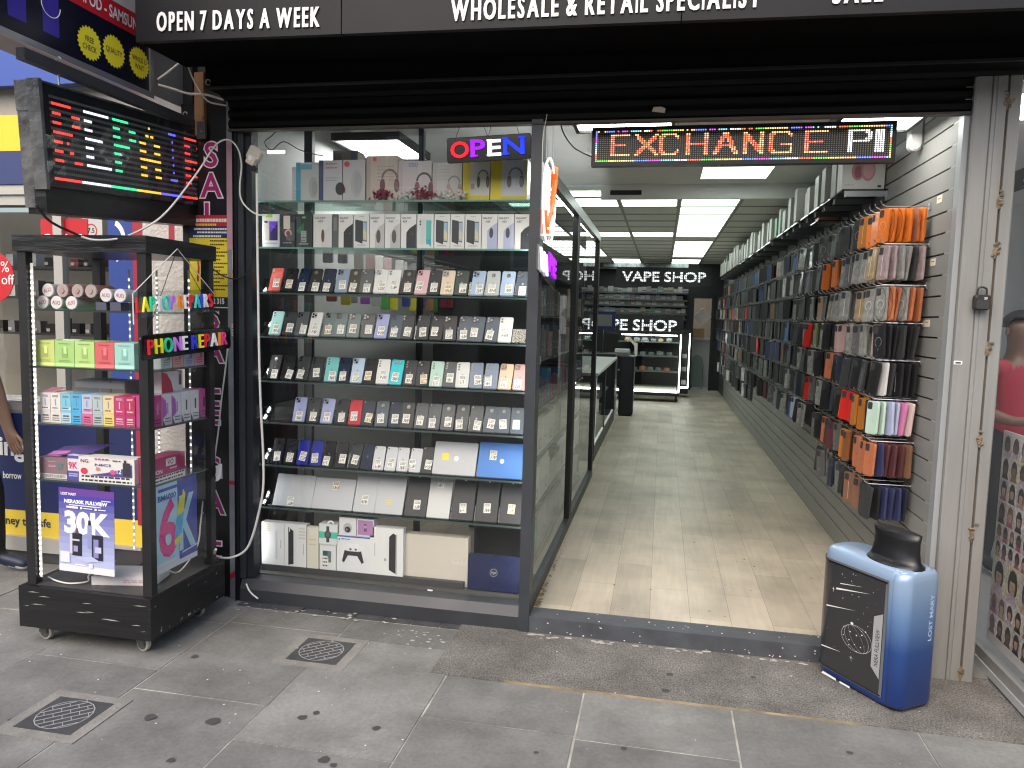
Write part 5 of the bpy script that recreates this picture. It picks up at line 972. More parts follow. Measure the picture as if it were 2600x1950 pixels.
# phone boxes on the second shelf
BX = [(130, 255, (.70, .70, .70), 'white phone box with a purple phone and a green sticker', 'ip'), (257, 368, (.035, .04, .045), 'dark phone box with a pink figure', 'dk'), (370, 490, (.03, .04, .04), 'dark green printed phone box', 'dg'), (497, 632, (.68, .67, .65), 'white phone box with a slim brown pill picture', 'pill'), (634, 676, (.10, .12, .12), 'thin dark box edge on', 'edge'), (678, 784, (.72, .71, .69), 'white phone box with a black folded phone picture', 'fold'), (787, 900, (.70, .70, .69), 'white phone box with a phone front and back picture', 'two'), (902, 1010, (.70, .69, .68), 'white phone box with a grey pill picture', 'grey'), (1012, 1124, (.70, .69, .68), 'white phone box with a pale pill picture', 'grey'), (1127, 1238, (.72, .71, .70), 'white phone box with a black corner picture', 'fold'), (1242, 1363, (.68, .69, .68), 'white phone box with a green blue phone picture', 'aqua'), (1366, 1480, (.72, .71, .69), 'white phone box with a dark phone and blue screen', 'two'), (1482, 1584, (.72, .71, .69), 'white phone box with a label under a dark phone', 'two'), (1587, 1704, (.72, .71, .69), 'white phone box with a black phone and sky screen', 'two'), (1707, 1820, (.72, .71, .70), 'white phone box with a lilac phone and oval camera', 'lil'), (1823, 1940, (.72, .71, .70), 'white phone box with lilac phone, right of a like one', 'lil'), (1944, 2068, (.72, .71, .69), 'white box with a black corner', 'fold')]
z2 = SZ[1]
for i, (x0, x1, c_, lb, k) in enumerate(BX):
    xa, xb = wx(620 + x0 / 2.836, z2, 3.87), wx(620 + x1 / 2.836, z2, 3.87)
    tt_ = ('t', 'GALAXY', .06, .86, .055, .62, (.06, .06, .07)); t2 = ('t', 'A23', .24 if k != 'fold' else .1, .76, .055, .28, (.06, .06, .07))
    art = {'ip': [('r', .2, .9, .6, 1, (.30, .55, .08)), ('r', .12, .2, .5, .8, (.55, .50, .45)), ('r', .42, .2, .9, .78, (.03, .02, .12)), ('p', [(.5, .45), (.86, .7), (.86, .78), (.44, .78)], (.16, .06, .62)), ('l', .18, .08, .9, .1, 1, .03, (.3, .3, .3)), ('e', .18, .76, .06, .03, INK), ('e', .27, .76, .06, .03, INK)],
           'dk': [('r', .4, .2, .96, .75, (.10, .105, .11)), ('a', .55, .42, .24, .14, -.5, 4.2, 1.0, (.62, .32, .32)), ('r', .24, .55, .68, .95, (.62, .55, .48)), ('l', .2, .1, .8, .12, 1, .02, (.5, .5, .5))],
           'dg': [('p', [(.05, .5), (.5, .75), (.5, .4), (.2, .42)], (.03, .16, .08)), ('e', .5, .9, .13, .03, (.1, .5, .15)), ('r', .32, .15, .66, .5, (.30, .33, .30)), ('l', .36, .2, .62, .28, 2, .02, INK), ('l', .2, .07, .8, .09, 1, .02, (.7, .7, .7))],
           'pill': [tt_, t2, ('p', [(.44, .0), (.44, .4), (.9, .66), (1, .7), (1, 0)], (.62, .61, .60)), ('e', .52, .35, .09, .2, (.16, .07, .06))], 'edge': [('r', .2, .5, .8, .9, (.2, .2, .2))],
           'fold': [tt_, t2, ('p', [(.36, .0), (.36, .46), (.56, .58), (1, .72), (1, 0)], (.035, .038, .042)), ('e', .78, .42, .015, .01, (.6, .6, .6))],
           'two': [('l', .35, .9, .65, .92, 1, .02, (.4, .4, .4)), ('p', [(.1, .2), (.1, .84), (.58, .80), (.58, .12)], (.045, .05, .055)), ('p', [(.58, .20), (.86, .18), (.86, .78), (.58, .78)], (.10, .10, .11)), ('r', .62, .22, .84, .75, (.30, .48, .60)), ('p', [(.62, .3), (.84, .22), (.84, .45), (.62, .58)], (.62, .58, .35)), ('l', .2, .06, .8, .07, 1, .02, (.3, .3, .3))],
           'grey': [tt_, t2, ('p', [(.36, .0), (.36, .40), (.6, .62), (1, .74), (1, 0)], (.48, .48, .48)), ('e', .6, .34, .15, .2, (.10, .09, .085))],
           'aqua': [('p', [(.12, .12), (.12, .86), (.5, .86), (.5, .1)], (.58, .64, .62)), ('r', .56, .12, .86, .82, (.10, .44, .40)), ('p', [(.56, .2), (.86, .05), (.86, .28), (.72, .24), (.56, .3)], (.04, .34, .52)), ('e', .2, .78, .05, .03, INK), ('e', .2, .7, .05, .03, INK)],
           'lil': [tt_, t2, ('p', [(.36, .0), (.36, .52), (.6, .64), (1, .76), (1, 0)], (.42, .44, .62)), ('e', .62, .46, .13, .15, (.06, .06, .08))]}[k]
    pbox('phone_box', f'{lb}, {ordn(i)} on the second shelf', 'phone box', 'phone boxes on the second window shelf', ((xa + xb) / 2, 3.87, z2 + .0005), (xb - xa - .002, .035, .178), c_, art=art)
# headphone boxes on the top shelf
z1 = SZ[0]; hw = lambda x: wx(620 + x / 2.836, z1, 3.88)
def hp(cx, cy, r, c_, c2): return [('a', cx, cy + .12, r, r * .78, .1, PI - .1, 1.15, c_), ('e', cx - r * .85, cy - .02, r * .32, .15, c2), ('e', cx + r * .85, cy - .02, r * .32, .15, c2), ('e', cx + r * .8, cy - .02, r * .2, .10, c_)]
HB = [(330, 366, .185, (.46, .46, .48), 'narrow grey headphone box edge at the left', [('l', .2, .1, .8, .3, 3, .02, (.3, .3, .3))]), (372, 540, .205, (.52, .53, .52), 'pale headphone box with a teal side', [('r', 0, 0, .2, 1, (.06, .30, .38)), ('r', .22, .82, .7, .95, (.14, .36, .46)), ('e', .75, .35, .2, .28, (.42, .42, .40)), ('e', .8, .33, .12, .2, (.36, .36, .34))]), (535, 706, .215, (.56, .54, .56), 'white headphone box with a navy side', [('r', 0, 0, .2, 1, (.06, .08, .17)), ('l', .3, .8, .8, .9, 2, .025, (.4, .1, .12)), ('l', .3, .5, .8, .56, 2, .015, (.2, .2, .22)), ('e', .92, .3, .2, .16, (.04, .04, .045))]), (708, 872, .215, (.54, .53, .54), 'grey white headphone box with a red round badge', [('e', .18, .9, .13, .07, (.6, .06, .07)), ('e', .62, .42, .26, .34, (.46, .46, .47)), ('e', .68, .42, .18, .26, (.40, .40, .41)), ('r', .04, .2, .12, .32, (.4, .05, .1))]), (878, 1104, .235, (.56, .47, .40), 'beige headphone box with an orange corner badge', [('r', 0, 0, .13, 1, (.45, .38, .33)), ('r', .2, .88, .32, .97, (.66, .12, .04)), ('l', .35, .45, .9, .75, 5, .02, (.42, .33, .28))] + hp(.75, .36, .27, (.20, .13, .11), (.14, .06, .06))), (1106, 1348, .205, (.56, .50, .50), 'pinkish white headphone box with blue lettering', [('r', 0, 0, .14, 1, (.50, .43, .44)), ('t', 'LOLU', .32, .86, .09, .26, (.10, .20, .45))] + hp(.78, .35, .24, (.07, .06, .06), (.25, .06, .10))), (1352, 1566, .195, (.54, .52, .50), 'white headphone box with pink headphone picture', [('r', 0, 0, .16, 1, (.46, .44, .42)), ('l', .2, .55, .6, .9, 5, .02, (.4, .38, .36))] + hp(.74, .33, .22, (.30, .28, .26), (.46, .28, .26))), (1570, 1766, .205, (.60, .57, .50), 'yellow and white headphone box, left of the pair', [('r', 0, 0, .28, 1, (.66, .52, .02)), ('r', .28, 0, 1, .12, (.60, .48, .02)), ('r', .3, .28, .44, .42, (.3, .3, .28))] + hp(.76, .48, .2, (.14, .12, .10), (.10, .08, .07))), (1770, 2036, .205, (.56, .56, .58), 'yellow and white headphone box, right of the pair', [('r', 0, 0, .30, 1, (.68, .54, .02)), ('r', .3, 0, 1, .1, (.58, .50, .02)), ('r', .97, 0, 1, 1, (.6, .6, .06))] + hp(.68, .48, .2, (.22, .22, .24), (.20, .15, .14)))]
for i, (x0, x1, hg, c_, lb, art) in enumerate(HB):
    xa, xb = hw(x0), hw(x1); pbox('headphone_box', f'{lb} on the top window shelf', 'headphone box', 'headphone boxes on the top window shelf', ((xa + xb) / 2, 3.88 if i else 3.90, z1 + .0005), (xb - xa - .003, .10, hg), c_, art=art)
xa, xb = hw(570), hw(752); pbox('headphone_box', 'taller headphone box standing behind the navy sided one, reaching near the lamp', 'headphone box', 'headphone boxes on the top window shelf', ((xa + xb) / 2, 4.0, z1 + .0005), (xb - xa, .1, .29), (.50, .47, .42), art=[('r', .0, .5, .35, .95, (.3, .29, .28)), ('r', .72, 0, 1, 1, (.28, .33, .40)), ('e', .2, .72, .1, .06, (.15, .15, .15))])
for k, (px, c_, nm) in enumerate(((990, (.20, .03, .06), 'dark red'), (1175, (.60, .58, .54), 'white'), (1300, (.22, .03, .05), 'dark red'), (1440, (.60, .57, .52), 'white'), (1545, (.60, .56, .50), 'white'))):
    x = hw(px); f = MB()
    for q in range(70):
        c0 = Vector((x + random.gauss(0, .028), 3.862 + random.gauss(0, .006), z1 + .032 + random.gauss(0, .012))); u = Vector((random.gauss(0, 1), random.gauss(0, .6), random.gauss(0, 1))).normalized() * .012; v = u.cross(Vector((0, 1, .3))).normalized() * .006
        f.add([c0 - u, c0 + v, c0 + u, c0 - v], [(0, 1, 2, 3)])
    f.tube([(x, 3.862, z1 + .03), (x - .03, 3.860, z1 + .002)], .0012, 4)
    tag(f.build('dried_flower', mat(c_, .8)), f'{nm} dried flower sprig lying {ordn(k)} from the left before the headphone boxes', 'flower', 'dried flowers on the top shelf')
# sockets and adaptors high in the window corner
p = onY(650, 400, 3.70)
t = thing('socket_block', 'cream plastic socket with plugs hung at the top left corner of the window', 'socket', loc=(p.x, 3.715, p.z), rot=(0, .5, 0))
f = MB(); f.prism(rrect(.075, .075, .012, 3, -.012, .012), FY(0, 0, 0), 0, .032, bev=.004); f.build('box', mat((.62, .58, .50), .5), t)
f = MB(); f.prism(rrect(.05, .05, .010), FY(.005, -.0325, -.02), 0, .030, bev=.004); f.build('plug', mat((.66, .58, .48), .45), t)
f = MB(); f.prism(rrect(.03, .028, .006), FY(.035, -.0325, -.052), 0, .02, bev=.003); f.build('black_plug', BLACK, t)
f = MB(); f.prism(ring(.013, 12), FY(.002, -.0628, -.012), 0, .003); f.build('badge', WHITE, t)
f = MB(); f.box(-2.1, -1.99, 3.78, 3.80, 2.44, 2.455); [f.box(-2.095 + .034 * k, -2.07 + .034 * k, 3.776, 3.7799, 2.441, 2.454, 1) for k in range(3)]
tag(f.build('led_module', [PAPER, glow((1, 1, 1), 7)]), 'small strip of white led modules lit beside the socket in the window corner', 'led')
# side wall goods seen through the window: packets hanging on hooks along the left wall, boxes behind
random.seed(5)
for r, (z, c0) in enumerate(((2.03, 0), (1.775, 1))):
    for k in range(22):
        y = 4.5 + k * .21; cc = random.choice(((.45, .33, .33), (.52, .50, .48), (.30, .22, .18), (.60, .58, .55), (.36, .34, .36)) if r == 0 else ((.28, .03, .10), (.04, .08, .3), (.36, .20, .10), (.25, .08, .35), (.06, .28, .06), (.55, .5, .05), (.3, .06, .06), (.3, .3, .3)))
        f = MB(); hh = random.uniform(.10, .15); f.prism(rrect(.07, hh, .01, 2, 0, -hh / 2), FY(-2.08 + random.uniform(-.03, .03), y, z), -.02, 0, bev=.004); o = tag(f.build('hanging_packet', mat(cc, .35)), f'accessory packet hanging on the left inner wall, {ordn(k)} from the street on the {("upper", "lower")[r]} rail', 'packet', 'packets on the left inner wall')
f = MB()
for z in (2.045, 1.79): f.box(-2.13, -2.12, 4.3, 9.2, z, z + .01); [f.box(-2.2499, -2.02, 4.5 + k * .21 - .003, 4.5 + k * .21 + .003, z + .011, z + .017) for k in range(22)]
tag(f.build('hook_rail', STEEL), 'steel hook rails along the left inner wall behind the window', 'rail')
f = MB(); f.box(-2.249, -.75, 7.3, 7.36, .1, 2.6); f.box(-1.62, -1.60, 4.6, 7.2, 1.99, 2.0, 0); tag(f.build('inner_screen', mat((.05, .055, .055), .5, noise=.2, nscale=3)), 'dark grey inner screen closing the space behind the window display', 'screen')
f = MB(); f.box(-1.30, -1.26, 5.15, 5.19, .1, .62); f.box(-.9, -.86, 5.15, 5.19, .1, .62); f.box(-1.35, -.72, 5.1, 5.6, .62, .66); f.box(-1.2, -.75, 5.45, 5.6, .1, .6, 1); tag(f.build('work_table', [mat((.03, .03, .03), .5), mat((.42, .24, .05), .6)]), 'dark work table with an amber box under it behind the bottom of the window', 'table')

# ================================================================== RIGHT SLAT WALL WITH CASES
WX = 1.25
SLAT = mat((0.25, 0.247, 0.23), .5, noise=.08, nscale=3)
t = thing('slat_wall', 'long grey slatted display wall carrying rows of phone cases', 'display wall')
f = MB(); g0 = onX(2453, 295, WX).z; dz = .0962; zs = [g0 - dz * k for k in range(-1, 40) if FZ + .05 < g0 - dz * k < 2.66]
prev = 2.64
for z in zs:
    if prev - z > .02: f.box(WX, WX + .018, 3.76, 15.6, z + .004, prev - .004, 0)
    prev = z
f.box(WX, WX + .018, 3.76, 15.6, FZ + .001, prev - .004, 0)
f.build('panels', SLAT, t)
f = MB(); f.box(WX + .018, 1.2995, 3.76, 15.6, FZ + .001, 2.64); f.build('groove_backing', mat((.02, .02, .02), .6), t)
f = MB(); f.box(WX, WX + .02, 15.601, 17.0, FZ, 2.64); f.build('dark_end_panel', mat((.03, .032, .04), .5), t)
HZ = [onY(2335, y, 4.02).z for y in (524, 622, 727, 824, 920, 1020, 1128, 1238)]
CC = {'orange': ((.72, .17, .02), .35), 'copper': ((.45, .15, .07), .3), 'black': ((.014, .014, .016), .4), 'dark grey': ((.038, .040, .042), .4), 'grey': ((.12, .123, .123), .25), 'clear': ((.27, .27, .255), .08), 'golden clear': ((.36, .27, .15), .1), 'white': ((.60, .60, .59), .3), 'navy': ((.02, .025, .05), .4), 'brown': ((.20, .10, .06), .45), 'tan': ((.42, .24, .14), .4), 'red': ((.55, .02, .015), .35), 'yellow': ((.72, .62, .04), .35), 'dusky pink': ((.46, .30, .28), .4), 'olive': ((.16, .20, .07), .4), 'blue': ((.05, .12, .25), .35), 'mint': ((.46, .62, .52), .35), 'lilac blue': ((.42, .48, .66), .35), 'bright pink': ((.66, .22, .46), .35), 'pale pink': ((.72, .54, .52), .35), 'maroon': ((.10, .035, .04), .4), 'bronze': ((.25, .09, .03), .35), 'indigo': ((.035, .04, .10), .4), 'pinkish clear': ((.36, .28, .28), .1), 'dark orange': ((.45, .16, .02), .35)}
_CM = {}
def case_mesh(col, var):
    key = (col, var)
    if key in _CM: return _CM[key]
    c_, r_ = CC[col]; f = MB(); M = basis((0, 0, 0), (0, -1, 0), (0, 0, 1))            # outer face looks towards -X
    w_, h_ = .080, .166
    out = rrect(w_, h_, .011, 3, 0, -h_ / 2 - .006); inn = rrect(w_ - .006, h_ - .006, .009, 3, 0, -h_ / 2 - .006)
    n_ = len(out); V = [M @ Vector((x, y, z)) for ps, z in ((out, -.011), (out, -.001), (inn, 0)) for x, y in ps]
    f.add(V, [(k * n_ + i, k * n_ + (i + 1) % n_, (k + 1) * n_ + (i + 1) % n_, (k + 1) * n_ + i) for k in range(2) for i in range(n_)] + [tuple(range(2 * n_, 3 * n_))])
    f.poly(inn, M, -.0095, 2)
    f.poly(rrect(.034, .036, .008, 3, -.018, -.031), M, .0006, 1)
    if var in (1, 3): f.annulus(.024, .0215, M @ Matrix.Translation((0, -.092, 0)), .0008, 3, 20, -1.1, PI + 1.1); f.poly([(-.0012, -.135), (.0012, -.135), (.0012, -.122), (-.0012, -.122)], M, .0008, 3)
    if var == 2: f.poly([(-.002, -.15), (.002, -.15), (.001, -.05), (-.003, -.06)], M, .0008, 3)
    if var == 3: f.annulus(.0405, .037, M @ Matrix.Translation((0, -.089, 0)), .001, 2, 22, 0, 2 * PI, 2.02)
    dk = tuple(q * .35 for q in c_)
    o = f.build('phone_case', [mat(c_, r_, coat=.2, noise=.3 if 'clear' in col else .12, nscale=30 if 'clear' in col else 12, bump=.2 if 'clear' in col else 0, bscale=30), INK, mat(dk, .5), mat(tuple(min(.8, q * 1.2 + .3) for q in c_), .3)]); me = o.data; bpy.data.objects.remove(o); _CM[key] = me; return me
NEAR = [[('orange', 1)] + [('copper', 0)] * 0 + [('orange', 3), ('orange', 3), ('orange', 0), ('copper', 0), ('orange', 0)], [('pinkish clear', 2), ('pinkish clear', 0), ('clear', 2), ('clear', 0), ('dark grey', 0), ('pinkish clear', 0)], [('clear', 3), ('copper', 3), ('copper', 3), ('clear', 3), ('copper', 0), ('copper', 0)], [('black', 1), ('black', 0), ('black', 0), ('dark grey', 0), ('black', 0), ('dark grey', 0)],
        [('black', 0), ('white', 0), ('dark grey', 0), ('black', 2), ('black', 0), ('black', 0)], [('mint', 0), ('mint', 0), ('lilac blue', 0), ('lilac blue', 0), ('bright pink', 2), ('pale pink', 0)], [('copper', 0), ('indigo', 0), ('maroon', 0), ('maroon', 0), ('maroon', 0), ('brown', 0)], [('dark grey', 0), ('black', 0), ('indigo', 0), ('indigo', 0), ('indigo', 0), ('navy', 0)]]
NEXT = [[('orange', 0), ('orange', 0), ('dark orange', 2), ('black', 1), ('black', 1), ('black', 0), ('dark grey', 0), ('dark grey', 0), ('dark grey', 0), ('dark grey', 0), ('grey', 0), ('grey', 1), ('white', 2), ('clear', 2), ('grey', 0), ('black', 0), ('black', 0), ('clear', 0), ('clear', 0), ('dusky pink', 0), ('blue', 0), ('red', 0), ('dark grey', 0), ('black', 0)],
        [('golden clear', 2), ('golden clear', 0), ('clear', 2), ('clear', 0), ('grey', 0), ('grey', 2), ('clear', 0), ('grey', 0), ('orange', 2), ('orange', 0), ('orange', 0), ('navy', 0), ('clear', 0), ('black', 0), ('tan', 0), ('navy', 0), ('navy', 0), ('dusky pink', 0), ('grey', 0), ('clear', 0), ('red', 0), ('tan', 0), ('grey', 0), ('blue', 0)],
        [('clear', 1), ('clear', 1), ('golden clear', 0), ('golden clear', 2), ('navy', 0), ('clear', 2), ('clear', 0), ('clear', 0), ('golden clear', 2), ('clear', 2), ('golden clear', 0), ('clear', 0), ('tan', 0), ('black', 0), ('grey', 0), ('black', 0), ('dark grey', 0), ('dark grey', 0), ('black', 0), ('black', 0), ('dark grey', 0), ('grey', 0), ('black', 0), ('black', 0)],
        [('dusky pink', 0), ('clear', 0), ('clear', 2), ('grey', 0), ('clear', 0), ('dusky pink', 0), ('dusky pink', 0), ('dusky pink', 0), ('yellow', 0), ('black', 0), ('red', 0), ('dark orange', 0), ('black', 0), ('olive', 0), ('red', 0), ('white', 0), ('black', 0), ('black', 0), ('grey', 0), ('black', 0), ('dark grey', 0), ('tan', 0), ('blue', 0), ('blue', 0)],
        [('brown', 0), ('dark grey', 2), ('black', 0), ('dark grey', 1), ('dark grey', 0), ('navy', 0), ('navy', 0), ('black', 0), ('dusky pink', 2), ('copper', 0), ('grey', 0), ('black', 0), ('navy', 0), ('clear', 0), ('clear', 0), ('black', 0), ('blue', 0), ('olive', 0), ('black', 0), ('clear', 0), ('tan', 0), ('grey', 0), ('dark grey', 0), ('black', 0)],
        [('black', 0), ('dark orange', 0), ('dark orange', 0), ('red', 0), ('red', 0), ('orange', 3), ('black', 0), ('brown', 0), ('navy', 0), ('black', 0), ('tan', 0), ('black', 0), ('dark grey', 0), ('grey', 0), ('red', 0), ('navy', 0), ('navy', 0), ('black', 0), ('dark grey', 0), ('black', 0), ('grey', 0), ('black', 0), ('black', 0), ('black', 0)],
        [('copper', 0), ('copper', 0), ('bronze', 2), ('bronze', 0), ('dark orange', 0), ('black', 0), ('grey', 0), ('maroon', 0), ('maroon', 0), ('copper', 1), ('black', 0), ('grey', 0), ('clear', 0), ('black', 0), ('grey', 0), ('clear', 0), ('lilac blue', 0), ('blue', 0), ('pale pink', 0), ('black', 0), ('black', 0), ('white', 0), ('red', 0), ('white', 0)],
        [('dark grey', 0), ('brown', 0), ('brown', 2), ('black', 0), ('black', 0), ('grey', 3), ('navy', 0), ('black', 0), ('grey', 0), ('grey', 0), ('tan', 0)]]
random.seed(11)
hooks = []; rest = {}; count = 0
def put(col, var, x, y, z, yaw, label=None, grp='phone cases hanging on the slatted wall'):
    M = Matrix.Translation((x, y, z)) @ Matrix.Rotation(yaw, 4, 'Z') @ Matrix.Rotation(random.gauss(0, .06), 4, 'X') @ Matrix.Rotation(random.gauss(.05, .03), 4, 'Y')
    o = inst('phone_case', case_mesh(col, var)); o.matrix_world = M; tag(o, label, 'phone case', grp)
ends = {0: 13.9, 1: 15.0, 2: 15.2, 3: 15.2, 4: 15.0, 5: 14.6, 6: 13.6, 7: 5.0}
stuff = MB(); SM = []; 
def put_stuff(col, x, y, z, yaw, d=.012):
    m_ = mat(CC[col][0], CC[col][1], noise=.4, nscale=25)
    if m_ not in SM: SM.append(m_)
    M = Matrix.Translation((x, y, z)) @ Matrix.Rotation(yaw, 4, 'Z'); stuff.obox(M, 0, d, -.04, .04, -.172, -.006, SM.index(m_))
for r in range(8):
    z = HZ[r]; rn = ORD[r]; idx = 0
    y0 = 4.02 if r not in (0,) else 4.05
    hooks.append((y0, z))
    for k, (c_, v) in enumerate(NEAR[r]):                                    # the nearest hook: the whole stack shows
        put(c_, v, 1.046 + .032 * k, y0 + random.uniform(-.006, .006), z, math.radians(random.uniform(14, 24)), f'{c_} case, {ordn(k)} from the aisle on the street-end hook of the {rn} row'); count += 1
    y = y0 + .105
    for j, (c_, v) in enumerate(NEXT[r]):
        if j > 9 and random.random() < .5: c_ = random.choice(('black', 'dark grey', 'black', 'navy', 'clear'))
        if j > 12 and random.random() < .1: y += .115; continue
        if r == 6 and 11 < j < 13: y += .3
        hooks.append((y, z)); dep = 3 if j < 2 else (2 if j < 8 else 1)
        if r == 7 and j > 8: dep = 2
        for q in range(dep):
            nm = ('outermost', 'middle', 'inner')[q] if dep > 1 else 'front'
            yw = math.radians(random.uniform(2, 32)) + (.5 if (r == 7 and j in (4, 5)) else 0)
            put(c_, v if q == 0 else 0, 1.05 + random.uniform(-.03, .02) + .036 * q, y, z + random.uniform(-.008, .004), yw, f'{c_} phone case, {nm} on the {ordn(j + 1)} hook from the street, {rn} row'); count += 1
        for q in range(dep, 5): put_stuff(random.choice((c_, 'black', 'black', 'dark grey')), 1.06 + .034 * q, y, z, .3)
        y += (.105 if j < 8 else .125)
    pal = ['black', 'black', 'dark grey', 'dark grey', 'black', 'navy', 'grey', 'black', 'black', 'dark grey', 'brown', 'dark grey', 'black', 'indigo', 'maroon', 'black', 'navy', 'clear', 'black', 'black']
    cc = 'black'
    while y < ends[r]:
        if not (8.3 < y < 8.9 and r > 4):
            if random.random() < .45: cc = random.choice(pal)
            if r > 5 and y > 9: cc = random.choice(['grey', 'dark grey', 'black', 'dark grey', 'black', 'white', 'grey'])
            for q in range(2):
                if random.random() < .88: put_stuff(cc if random.random() < .93 else random.choice(('red', 'blue', 'white', 'dusky pink', 'tan')), 1.05 + random.uniform(-.04, .04) + .05 * q, y, z + random.uniform(-.012, .006), random.uniform(.0, .6), .012)
        y += random.uniform(.10, .15)
for y in [9.2 + .16 * k for k in range(34)]:
    if random.random() < .75: put_stuff(random.choice(['grey', 'white', 'black', 'dark grey', 'dark grey', 'maroon', 'dark grey']), 1.06 + random.uniform(-.03, .03), y, .86 - random.uniform(0, .03), random.uniform(.1, .5), .03)
tag(stuff.build('phone_cases', SM), 'mass of further phone cases hanging deeper along the slatted wall', 'phone cases', kind='stuff')
sw = [o for o in COL.objects if o.name == 'slat_wall'][0]
hm = None; hs = MB()
for k, (y, z) in enumerate(sorted(hooks)):
    pts = [(1.2495, 0, .004), (1.05, 0, .004), (1.03, 0, .016), (1.024, 0, .032)]
    if k < 90:
        if hm is None: f = MB(); f.tube(pts, .0024, 5); f.box(1.243, 1.2495, -.012, .012, -.012, .02); o = f.build('hook', STEEL, sw); hm = o.data; o.location = (0, y, z)
        else: o = inst('hook', hm, sw); o.location = (0, y, z)
    else: hs.tube([(a, y, z + c_) for a, b_, c_ in pts], .0024, 4)
for r in range(8):
    y = 6.4
    while y < ends[r]: hs.tube([(1.2495, y, HZ[r] + .004), (1.03, y, HZ[r] + .004), (1.024, y, HZ[r] + .03)], .0024, 4); y += .13
for z in (HZ[0], HZ[2], HZ[4], HZ[6]):
    pass
tag(hs.build('far_hooks', STEEL, sw), kind='stuff')
for k, (px, py) in enumerate(((2386, 506), (2369, 666), (2354, 821), (2337, 595))):
    p = onX(px, py, WX - .001); f = MB(); f.box(p.x - .001, p.x + .0005, p.y - .035, p.y + .035, p.z - .017, p.z + .017); f.box(p.x - .0018, p.x - .0011, p.y - .02, p.y + .02, p.z + .002, p.z + .005, 1)
    tag(f.build('price_sticker', [CREAM, INK]), f'small cream price sticker on the slatted wall, {ordn((0, 2, 3, 1)[k])} from the top', 'sticker', 'price stickers on the slatted wall')
# glass shelf with white boxes above the cases
t = thing('box_shelf', 'long dark bracketed shelf high on the slatted wall carrying white boxes', 'shelf')
SH = 2.405
f = MB(); f.box(1.00, 1.2495, 4.80, 14.5, SH - .012, SH - .002); f.build('board', glass_mat((.35, .38, .37), .05, 1.5), t)
y = 4.80
while y < 14.4:
    f = MB(); f.box(1.02, 1.2495, y, y + .008, SH - .045, SH - .0125); f.box(1.235, 1.2495, y - .006, y + .014, SH - .07, SH - .012); f.box(1.012, 1.018, y, y + .004, SH - .05, SH - .01); f.build('bracket', mat((.25, .26, .27), .35, .6), t); y += .30 if y < 7 else .6
random.seed(3)
y = 4.86; k = 0
HPK = hp(.5, .45, .2, (.62, .34, .36), (.62, .30, .33))
pk = [('e', .36, .52, .15, .25, (.55, .24, .27)), ('e', .37, .50, .09, .17, (.34, .12, .15)), ('e', .60, .55, .17, .30, (.58, .26, .30)), ('e', .61, .56, .13, .25, (.68, .40, .42)), ('r', .38, .75, .42, .98, (.5, .2, .22)), ('l', .06, .1, .3, .14, 1, .03, (.5, .5, .5)), ('r', .84, .08, .92, .14, INK)]
pbox('headphone_box', 'white box with pink headphones at the street end of the box shelf', 'headphone box', 'boxes on the high shelf', (1.125, 4.86, SH - .001), (.235, .13, .215), (.70, .69, .66), art=pk); y = 5.02
while y < 9.6:
    hh = random.uniform(.17, .25); dd = random.uniform(.09, .16); cc = random.choice(((.33, .33, .31), (.42, .42, .40), (.27, .29, .27), (.37, .36, .33)))
    if 7.4 < y < 7.6: cc = (.05, .30, .12)
    k += 1; x0 = 1.10 + random.uniform(-.01, .03)
    pbox('white_box', ('green' if cc[0] < .1 else 'white') + f' box on the high shelf, {ordn(k)} behind the pink headphone box', 'box', 'boxes on the high shelf', (x0, y, SH - .001), (.22 if k % 3 else .19, dd, hh), cc, art=[('l', .1, .1, .5, .14, 1, .02, (.4, .4, .4)), ('r', .02, .02, .5, .3, tuple(q * .93 for q in cc))]); y += dd + random.uniform(.04, .16)
while y < 14.2:
    hh = random.uniform(.16, .30); dd = random.uniform(.12, .3); k += 1; cc = random.choice(((.45, .46, .42), (.30, .30, .24), (.30, .22, .15), (.50, .50, .47), (.12, .12, .12)))
    pbox('stock_box', f'dim stock box far along the high shelf, {ordn(k)} behind the pink headphone box', 'box', 'boxes on the high shelf', (1.10, y, SH - .001), (.22, dd, hh), cc, art=[('r', .1, .1, .6, .6, tuple(q * .7 for q in cc))]); y += dd + random.uniform(.02, .15)
pbox('flat_orange_box', 'flat orange box lying on a lower bracket under the high shelf', 'box', None, (1.08, 5.55, SH - .042 - .05), (.13, .12, .025), (.50, .20, .12))
f = MB(); f.box(1.0, 1.2495, 5.5, 5.75, SH - .10, SH - .093); tag(f.build('lower_shelf', glass_mat((.4, .43, .42), .05)), 'short dark lower ledge under the high shelf with the orange box', 'shelf')
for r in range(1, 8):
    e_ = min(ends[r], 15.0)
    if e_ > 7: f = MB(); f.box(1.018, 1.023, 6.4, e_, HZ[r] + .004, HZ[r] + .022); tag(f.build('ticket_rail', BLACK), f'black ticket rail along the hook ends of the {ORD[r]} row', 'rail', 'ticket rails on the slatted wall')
# dome sensor on the slatted wall
p = onX(2325, 360, 1.22); t = thing('wall_lamp', 'white rounded tube lamp fixed high on the slatted wall', 'lamp', loc=(1.215, p.y, p.z))
f = MB(); f.prism(rrect(.066, .20, .032, 6, 0, .05), basis((0, 0, 0), (1, 0, 0), (0, 0, 1)), -.03, .03, bev=.01); f.build('cover', mat((.75, .75, .72), .4), t)
f = MB(); f.box(.0, .034, -.028, .028, -.03, .16); f.build('back_plate', mat((.2, .2, .2), .5), t)

